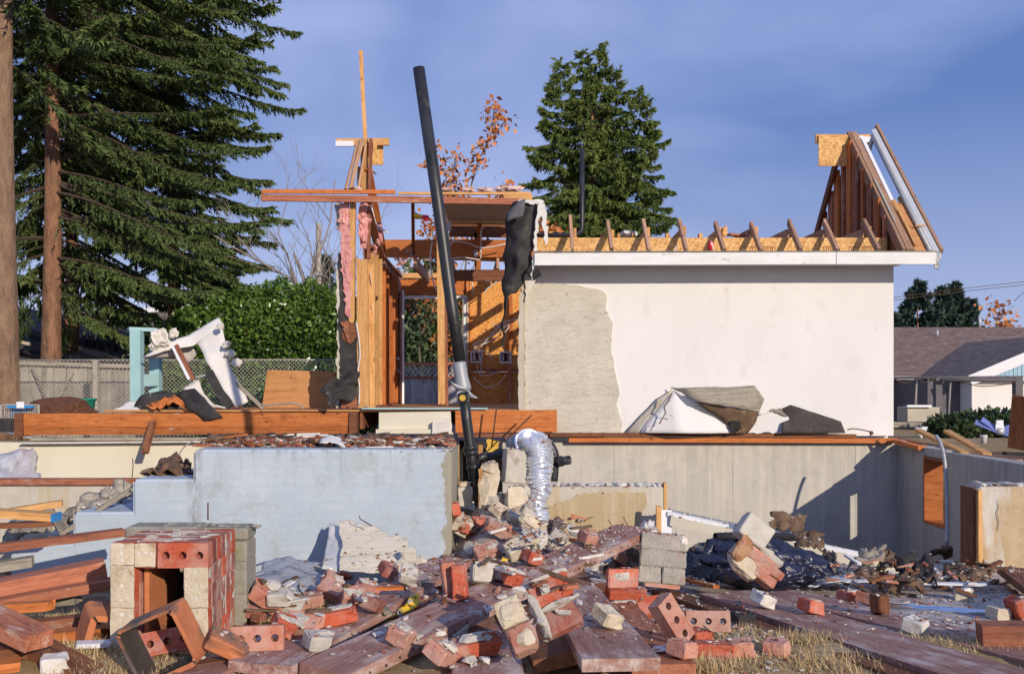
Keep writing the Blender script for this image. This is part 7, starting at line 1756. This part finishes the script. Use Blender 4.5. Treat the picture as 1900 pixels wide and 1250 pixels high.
# ---------------------------------------------------------------- loose bricks: rest on whatever the camera sees there
bpy.context.view_layer.update()
dg = bpy.context.evaluated_depsgraph_get()
cam_p = Vector((0, 0, EYE))
def hit(px, py):
    d = (P(px, py, 10) - cam_p).normalized()
    ok, loc, nrm, i, ob, mx_ = scn.ray_cast(dg, cam_p, d)
    return (loc if ok and loc.y < 8.2 else G(px, py))
BR = [ # px, py of the base centre, kind, material, (rx, ry, rz), mortar, label
 (476, 1206, 'hole', 'brick_pale', (80, 0, 8), 0, 'brick standing on edge with a round hole showing, right of the chimney section'),
 (527, 1186, 'half', 'brick', (20, 30, 30), 1, 'mortar-crusted brick stub leaning right of the chimney section'),
 (566, 1178, 'long', 'brick_pale', (35, 0, -12), 1, 'brick lying low behind the left end of the bright red brick'),
 (628, 1160, 'long', 'brick', (6, -8, 14), 1, 'bright red brick with grey patches lying on the wide mauve plank'),
 (682, 1116, 'half', 'brick_pale', (30, 20, 50), 1, 'dusty brick stub standing on its corner left of the yellow plastic'),
 (620, 1118, 'long', 'brick_pale', (25, 12, -30), 0, 'dusty brick behind the bright red brick'),
 (560, 1132, 'full', 'brick_pale', (10, -6, 24), 0, 'dusty pink brick in the middle of the left brick heap'),
 (516, 1122, 'half', 'mortar', (10, 0, 10), 0, 'grey brick stub in the left brick heap'),
 (634, 1080, 'long', 'brick', (35, 8, 10), 0, 'bright red brick near the foot of the leaning plaster slab'),
 (615, 1100, 'half', 'brick_pale', (20, 40, 20), 1, 'brick stub under the one near the plaster slab'),
 (722, 1078, 'half', 'brick_dark', (20, 25, 30), 0, 'maroon brick stub between the plaster slab and the upright brick pair'),
 (760, 1088, 'half', 'mortar', (30, 20, 10), 0, 'grey mortar stub right of the maroon brick stub'),
 (832, 1106, 'long', 'brick_pale', (0, 82, 10), 1, 'left one of two bricks standing upright behind the longest plank'),
 (853, 1113, 'long', 'brick', (0, 85, -6), 0, 'right one of two bricks standing upright behind the longest plank'),
 (845, 962, 'half', 'brick', (0, 80, 10), 0, 'bright red brick stub at the foot of the porch corner'),
 (893, 978, 'half', 'brick', (10, 0, 20), 0, 'small bright red brick stub at the foot of the tall tan chunk'),
 (925, 1006, 'full', 'brick_pale', (25, 32, 20), 0, 'dusty pink brick sloping down right in the central rubble heap'),
 (930, 990, 'long', 'brick_pale', (0, 10, -8), 1, 'pinkish brick behind the sloping one in the central heap'),
 (880, 1030, 'half', 'mortar', (10, 10, 40), 0, 'flat grey stone-like stub in the central heap'),
 (1158, 1090, 'long', 'brick', (78, 0, 8), 1, 'bright red brick with a mortar crust left of the grey block chunk'),
 (1217, 1146, 'full', 'brick', (45, -6, 12), 0, 'bright red brick sloping up right, right of the mortar block'),
 (1248, 1196, 'hole', 'brick_pale', (62, 58, 12), 0, 'pale pink brick with holes standing upright at the edge of the grass'),
 (1315, 1174, 'hole', 'brick_pale', (70, 0, -3), 0, 'dusty brick showing three holes above the dry grass'),
 (1298, 1194, 'half', 'brick', (0, 0, 30), 0, 'small red brick stub under the three-hole brick'),
 (1330, 1220, 'long', 'brick', (0, 0, -8), 0, 'left one of two red bricks side by side on the dry grass'),
 (1380, 1216, 'half', 'brick_pale', (0, 0, 4), 0, 'right one of two red bricks side by side on the dry grass'),
 (1272, 1222, 'half', 'brick_pale', (0, 10, 40), 0, 'pink brick stub between the plank end and the two red bricks'),
 (885, 1220, 'full', 'brick', (8, -6, 10), 2, 'red brick with a thick mortar ridge on top, bottom centre'),
 (820, 1248, 'long', 'brick_pale', (30, 20, 70), 2, 'red brick under a grey mortar cap at the bottom edge'),
 (838, 1196, 'long', 'mortar', (10, -10, 60), 0, 'dark grey slab piece below the edge of the longest plank'),
 (1578, 1116, 'half', 'brick', (0, 0, 10), 1, 'bright red brick stub with a sawn face on the dusty ground'),
 (1612, 1124, 'half', 'brick_pale', (10, 10, 50), 0, 'pale stub right behind the bright red brick stub at the right'),
 (1636, 1142, 'half', 'wood_brown', (0, 88, 10), 0, 'brown block standing at the left end of the shiny tube'),
 (1794, 1114, 'half', 'mortar_tan', (0, 0, -20), 1, 'pale pinkish brick stub alone on the dusty ground at the right'),
 (1862, 1148, 'half', 'mortar_tan', (0, 0, 10), 0, 'tan brick stub at the right end of the shiny tube'),
 (1892, 1150, 'half', 'brick', (0, 70, 10), 0, 'bright red brick end at the right edge beside the tan stub'),
 (1640, 1085, 'half', 'brick', (10, 20, 30), 0, 'small bright red brick piece in the litter right of the light metal sheet'),
 (745, 1172, 'half', 'mortar', (80, 0, 60), 0, 'x'),
 (1095, 1012, 'half', 'brick_pale', (20, 10, 30), 0, 'pink brick piece near the far end of the longest plank'),
 (1150, 1048, 'half', 'brick_dark', (20, 30, 30), 0, 'maroon rounded piece left of the grey block chunk'),
 (470, 1160, 'half', 'brick_dark', (20, 20, 80), 0, 'dark brick stub in the gap right of the chimney section'),
 (1385, 1160, 'half', 'tar_paper', (0, 0, 10), 0, 'dark stub right of the three-hole brick'),
 (700, 1052, 'half', 'brick_dark', (30, 10, 30), 0, 'x'),
 (935, 1078, 'half', 'mortar', (0, 10, 60), 0, 'grey stub on the rubble above the longest plank, near the upright pair'),
 (895, 1085, 'half', 'mortar', (70, 10, 20), 0, 'round-topped mortar slab behind the orange splinter'),
 (868, 1000, 'full', 'brick', (12, 20, 60), 1, 'red brick lying across the top of the short rubble-covered plank'),
 (905, 1040, 'long', 'brick_pale', (30, -15, 20), 1, 'dusty brick with mortar below the sloping pink brick of the central heap'),
 (955, 975, 'half', 'mortar_tan', (30, 20, 20), 1, 'cream broken stub under the tall tan chunk in the central heap'),
 (1000, 1018, 'half', 'plaster', (20, -30, 50), 0, 'white chipped stub right of the slanted masonry slab'),
 (925, 960, 'half', 'mortar_tan', (10, 35, -20), 0, 'cream stub in the gap behind the pinkish brick of the central heap'),
 (1040, 1012, 'half', 'mortar', (30, 15, 70), 0, 'grey stub below the dark red flue shard'),
 (870, 955, 'half', 'plaster', (40, 15, 20), 0, 'pale stub between the small grey block and the tall tan chunk'),
 (990, 1052, 'half', 'brick', (10, 20, 35), 0, 'small red brick piece on the far half of the longest plank'),
 (480, 1128, 'long', 'brick', (25, 30, -20), 1, 'red brick wedged at the foot of the large tilted brick'),
 (655, 1128, 'half', 'brick_pale', (30, 10, 10), 1, 'pink stub tucked behind the bright red brick'),
 (1420, 1130, 'half', 'plaster', (10, 20, 30), 0, 'white plaster stub on the dusty ground below the bag'),
 (590, 1210, 'half', 'mortar', (10, 10, 35), 1, 'grey mortar-crusted stub at the left on the longest plank'),
 (745, 1198, 'half', 'brick_pale', (20, 0, 70), 1, 'pink brick stub with a mortar crust halfway along the longest plank'),
 (955, 1092, 'half', 'brick', (15, 20, 15), 1, 'red brick stub just above the two-tone masonry chunk'),
 (1130, 1168, 'half', 'mortar_tan', (20, 15, 40), 0, 'tan stub on the wide plank right of the two-tone masonry chunk'),
 (1445, 1215, 'half', 'brick_pale', (0, 0, 60), 0, 'pink stub alone on the dry grass right of the two side-by-side bricks'),
 (1510, 1140, 'half', 'brick', (0, 15, 25), 1, 'red stub with mortar lying on the dusty plank at the right'),
 (1705, 1175, 'half', 'plaster', (10, 0, 45), 0, 'white plaster stub on the dusty plank below the shiny tube'),
 (690, 1140, 'half', 'brick_dark', (20, 15, 75), 1, 'maroon stub below the yellow plastic'),
 (540, 1150, 'half', 'mortar', (30, 20, 15), 0, 'grey lump-like stub in front of the left brick heap'),
 (310, 1218, 'hole', 'brick', (75, -10, 5), 0, 'red brick with a plugged hole lying inside the clay flue tile'),
 (420, 1232, 'long', 'clay', (20, 30, 20), 0, 'orange clay shard right of the clay flue tile'),
 (100, 1246, 'half', 'plaster', (0, 0, 20), 0, 'white stone-like plaster stub at the bottom left'),
]
for i, (x_, y_, k_, m_, rot, mo, lb) in enumerate(BR):
    if lb == 'x': continue
    p = hit(x_, y_); E_ = Euler([R(a) for a in rot]).to_matrix()
    L_ = {'full': .2, 'hole': .2, 'half': .11, 'long': .17}[k_]
    hz_ = abs(E_[2][0]) * L_ / 2 + abs(E_[2][1]) * .0475 + abs(E_[2][2]) * .031
    c = p + Vector((0, .03, hz_ * .92)); B = Matrix.Translation(c) @ E_.to_4x4()
    sc_ = 1.13
    t = thing('brick', c - Vector((0, 0, hz_)), lb, 'brick', None); t['label'] = lb
    o = use_brick(k_, i, M[m_], t, B @ Matrix.Scale(sc_, 4), 'brick_body')
    if mo:
        for q in range(mo + 1):
            s_ = (.10, .06, .022) if mo == 1 else (.15, .08, .04)
            link('mortar', hull_mesh('mortar', s_, 20, .35, 1, .01, i * 3 + q), M['mortar'], t, B @ Matrix.Translation((random.uniform(-.04, .04), random.uniform(-.01, .02), .034 if mo == 1 else .045)))
ST = [(1045, 1140, .05), (905, 1135, .06), (885, 1140, .04), (700, 1180, .04), (775, 1185, .05), (815, 1180, .05), (1005, 1160, .05), (1100, 1150, .055), (870, 1232, .06), (900, 1228, .05), (930, 1110, .04),
      (1075, 1120, .04), (880, 1060, .05), (910, 1050, .05), (960, 1045, .04), (990, 1030, .04), (790, 1110, .04), (805, 1100, .04), (1010, 1100, .06), (965, 1098, .05), (1300, 1110, .03), (1480, 1170, .03), (1120, 1145, .05)]
for i, (x_, y_, s_) in enumerate(ST):
    p = hit(x_, y_)
    o = link('mortar_lump', hull_mesh('mortar_lump', (s_ * 1.8, s_, s_ * .7), 18, .35, 1, s_ * .15, 200 + i), M[('mortar', 'plaster')[i % 2]], None, Matrix.Translation(p + Vector((0, 0, s_ * .25))) @ Matrix.Rotation(i * 1.3, 4, 'Z'))
    zn = 'on the planks left of the two-tone masonry chunk' if x_ < 940 else ('near the two-tone masonry chunk' if x_ < 1060 else 'on the wide plank and rubble right of the masonry chunk')
    tag(o, ('grey' if i % 2 == 0 else 'whitish') + ' mortar lump lying loose ' + zn, 'mortar lump', 'loose mortar lumps ' + zn)
tag(link('plaster_chip', hull_mesh('plaster_chip', (.10, .10, .02), 14, .2, 0, 0, 5), M['gypsum'], None, Matrix.Translation(hit(1226, 1208) + Vector((0, 0, .012)))), 'flat white plaster chip beside the end of the wide mauve plank', 'plaster chip')

KD = {'wood_brown': 'brown wood splinter', 'wood_red': 'red-brown wood splinter', 'gypsum': 'white drywall flake', 'tar_brown': 'dark felt flake', 'wood_grey': 'grey wood splinter', 'brick_pale': 'pink brick flake', 'rot': 'rotten brown flake', 'plaster': 'plaster flake'}
# splinters and offcuts strewn over the heap
rs2 = random.Random(5)
SPL = []
for i in range(150):
    z_ = rs2.random()
    if z_ < .45: x_, y_ = rs2.uniform(840, 1100), rs2.uniform(960, 1100)
    elif z_ < .8: x_, y_ = rs2.uniform(1540, 1880), rs2.uniform(1040, 1110)
    else: x_, y_ = rs2.uniform(460, 840), rs2.uniform(1060, 1150)
    SPL.append((x_, y_))
bpy.context.view_layer.update(); dg = bpy.context.evaluated_depsgraph_get()
for x_, y_ in SPL:
    if 600 < x_ < 1180 and x_ % 1 < .5 and 1000 < y_: continue
    p = hit(x_, y_); L_ = rs2.uniform(.05, .20); a_ = rs2.uniform(0, 3.14); v = Vector((math.cos(a_), math.sin(a_), rs2.uniform(-.15, .3))) * L_ / 2
    o = board('splinter', p - v + Vector((0, 0, .015)), p + v + Vector((0, 0, .02)), rs2.uniform(.012, .05), rs2.uniform(.006, .02), M[rs2.choice(list(KD))], None, rag=.012, bev=0)
    k_ = [n for n in KD if M[n] == o.data.materials[0]][0]
    zn = 'in the central heap below the silver duct' if 840 < x_ < 1100 else ('in the litter below the side wall and pier' if x_ > 1500 else 'among the bricks below the blue porch')
    tag(o, 'small %s %s' % (KD[k_], zn), 'splinter', 'small %ss %s' % (KD[k_], zn))

# ---------------------------------------------------------------- crumbs, dust lumps and straw on every surface
bpy.context.view_layer.update(); dg = bpy.context.evaluated_depsgraph_get()
def drop(x, y):
    ok, loc, nrm, i, ob, mx_ = scn.ray_cast(dg, Vector((x, y, 1.1)), Vector((0, 0, -1)))
    return (loc, nrm) if ok and nrm.z > .45 and loc.z < .8 and not (ob.name.startswith(('plastic_bag', 'bag_tail'))) and not (ob.name.startswith('plank') and random.random() < .62) else (None, None)
OCT = np.array([(1, .2, .3), (-1, -.1, .4), (.2, 1, .5), (-.2, -1, .1), (.5, .3, .9), (-.3, .2, -.9)], float)
OF = np.array([(0, 2, 4), (2, 1, 4), (1, 3, 4), (3, 0, 4), (2, 0, 5), (1, 2, 5), (3, 1, 5), (0, 3, 5)])
def crumbs(name, n, mat, sampler, s0, s1, label, seed):
    r = np.random.default_rng(seed); T_, tn = [], []
    for _ in range(n):
        x, y = sampler(r); loc, nr = drop(x, y)
        if loc is None: continue
        s = s0 + (s1 - s0) * r.random() ** 4
        v = OCT * s * (.6 + .7 * r.random((6, 3))) * np.array([1.3, 1, .7]); a = r.random() * 6.28
        v = v @ np.array([[math.cos(a), -math.sin(a), 0], [math.sin(a), math.cos(a), 0], [0, 0, 1]]) + np.array([loc.x, loc.y, loc.z + s * .3])
        T_.append(v[OF]); tn.append(np.full(8, r.random()))
    o = tri_mesh(name, np.concatenate(T_), np.concatenate(tn), mat); tag(o, label, 'rubble', kind='stuff'); return o
def samp_heap(r):
    z = r.random()
    if z < .40: return r.normal(.05, .45), r.uniform(5.2, 8.0)
    if z < .62: return r.uniform(-1.4, 1.3), r.uniform(4.0, 6.6)
    if z < .88: return r.uniform(.8, 3.9), r.uniform(4.6, 7.9)
    return r.uniform(-.1, 4.0), r.uniform(6.5, 8.3)
crumbs('plaster_crumbs', 20000, M['crumb_mat'], samp_heap, .0022, .017, 'pale plaster and mortar crumbs scattered over planks and rubble', 1)
crumbs('dark_crumbs', 8000, M['crumb_red'], samp_heap, .003, .016, 'red and brown crumbs scattered over planks and rubble', 2)
crumbs('porch_crumbs', 3000, M['crumb_mat'], lambda r: (r.uniform(P(365, 0, 7.3).x, P(838, 0, 7.3).x), r.uniform(7.28, 7.9)), .004, .022, 'white crumbs along the litter at the back of the porch', 3)
crumbs('porch_splinters', 1800, M['crumb_red'], lambda r: (r.uniform(P(365, 0, 7.3).x, P(838, 0, 7.3).x), r.uniform(7.25, 7.9)), .006, .035, 'red and brown splinters along the litter at the back of the porch', 4)
# dry straw grass
r = np.random.default_rng(9); TT = []; tn = []
N_ = 70000
xs = r.uniform(-2.9, 3.4, N_); ys = 3.3 + 2.4 * r.random(N_) ** 1.0
for x, y in zip(xs, ys):
    if x < -.9 or (x > .55 and y < 5.2):
        if noise.noise(Vector((x * 3, y * 3, 1))) < -.28: continue
        if x > 1.3 and y > 4.75: continue
        z = H(x, y); l = .018 + .05 * r.random() ** 2; a = r.random() * 6.28; b_ = r.random() * 1.0 + .5
        d_ = np.array([math.cos(a) * math.sin(b_), math.sin(a) * math.sin(b_), math.cos(b_)]) * l; w = np.array([-math.sin(a), math.cos(a), 0]) * .0022
        p = np.array([x, y, z - .002]); TT.append([p - w, p + w, p + d_]); tn.append(r.random())
o = tri_mesh('dry_grass', np.array(TT), np.array(tn), M['straw']); tag(o, 'dry yellow grass between the timbers and planks', 'grass', kind='stuff')
for i, (x_, y_) in enumerate(((1275, 1245), (1485, 1190), (1300, 1235), (150, 1215), (1530, 1235), (560, 1165))):
    b0_ = G(x_, y_); r = np.random.default_rng(100 + i); n_ = 420
    a = r.random(n_) * 6.28; sp_ = .3 + r.random(n_) * 1.1; l = .03 + .05 * r.random(n_)
    p = np.array(b0_) + np.stack([r.normal(0, .09, n_), r.normal(0, .06, n_), np.zeros(n_)], 1)
    d_ = np.stack([np.cos(a) * np.sin(sp_), np.sin(a) * np.sin(sp_), np.cos(sp_)], 1) * l[:, None]; w = np.stack([-np.sin(a), np.cos(a), 0 * a], 1) * .0025
    tag(tri_mesh('grass_tuft', np.stack([p - w, p + w, p + d_], 1), r.random(n_), M['straw']), ['dry grass tuft under the red plank end at the bottom', 'dry grass tuft in the gap below the narrow brown plank', 'dry grass tuft below the pink brick stub', 'dry grass tuft among the timbers at the bottom left', 'dry grass tuft at the bottom right of the two red bricks', 'dry grass tuft between the bricks right of the chimney section'][i], 'grass', kind='stuff')
# a few nails and bent wires
for i, (a, b_, c_) in enumerate((((1095, 1200), (1104, 1165), (1100, 1150)), ((1330, 1185), (1320, 1172), (1305, 1160)), ((508, 1222), (500, 1210), (480, 1205)), ((1165, 975), (1158, 962), (1157, 958)), ((1135, 975), (1132, 968), (1128, 964)), ((690, 975), (668, 962), (667, 956)), ((245, 885), (247, 865), (246, 850)))):
    d_ = [4.2, 4.5, 4.2, 6.7, 6.6, 6.6, 7.3][i]
    tag(tube('nail', [P(*a, d_), P(*b_, d_), P(*c_, d_)], .0035, M['wire_dark'], None, 6), ['rusty wire sticking up from the short thick plank', 'rusty wires on the red-ended plank', 'bent wire on the grass near the clay flue tile', 'rusty nail near the far end of the longest plank', 'second rusty nail near the far end of the longest plank', 'thin nail above the cracked plaster slab', 'dark spike standing on the second porch step'][i], 'nail')
for i, (a, b_) in enumerate((((922, 752), (912, 830)), ((986, 770), (935, 820)), ((905, 762), (905, 760)))):
    if i == 2: break
    tag(tube('rusty_rod', [P(*a, 12.9), P(*b_, 12.9)], .012, M['wire_dark'], None, 6), ['rusty rod leaning left in front of the rim joist', 'rusty rod leaning right in front of the rim joist'][i], 'rod')
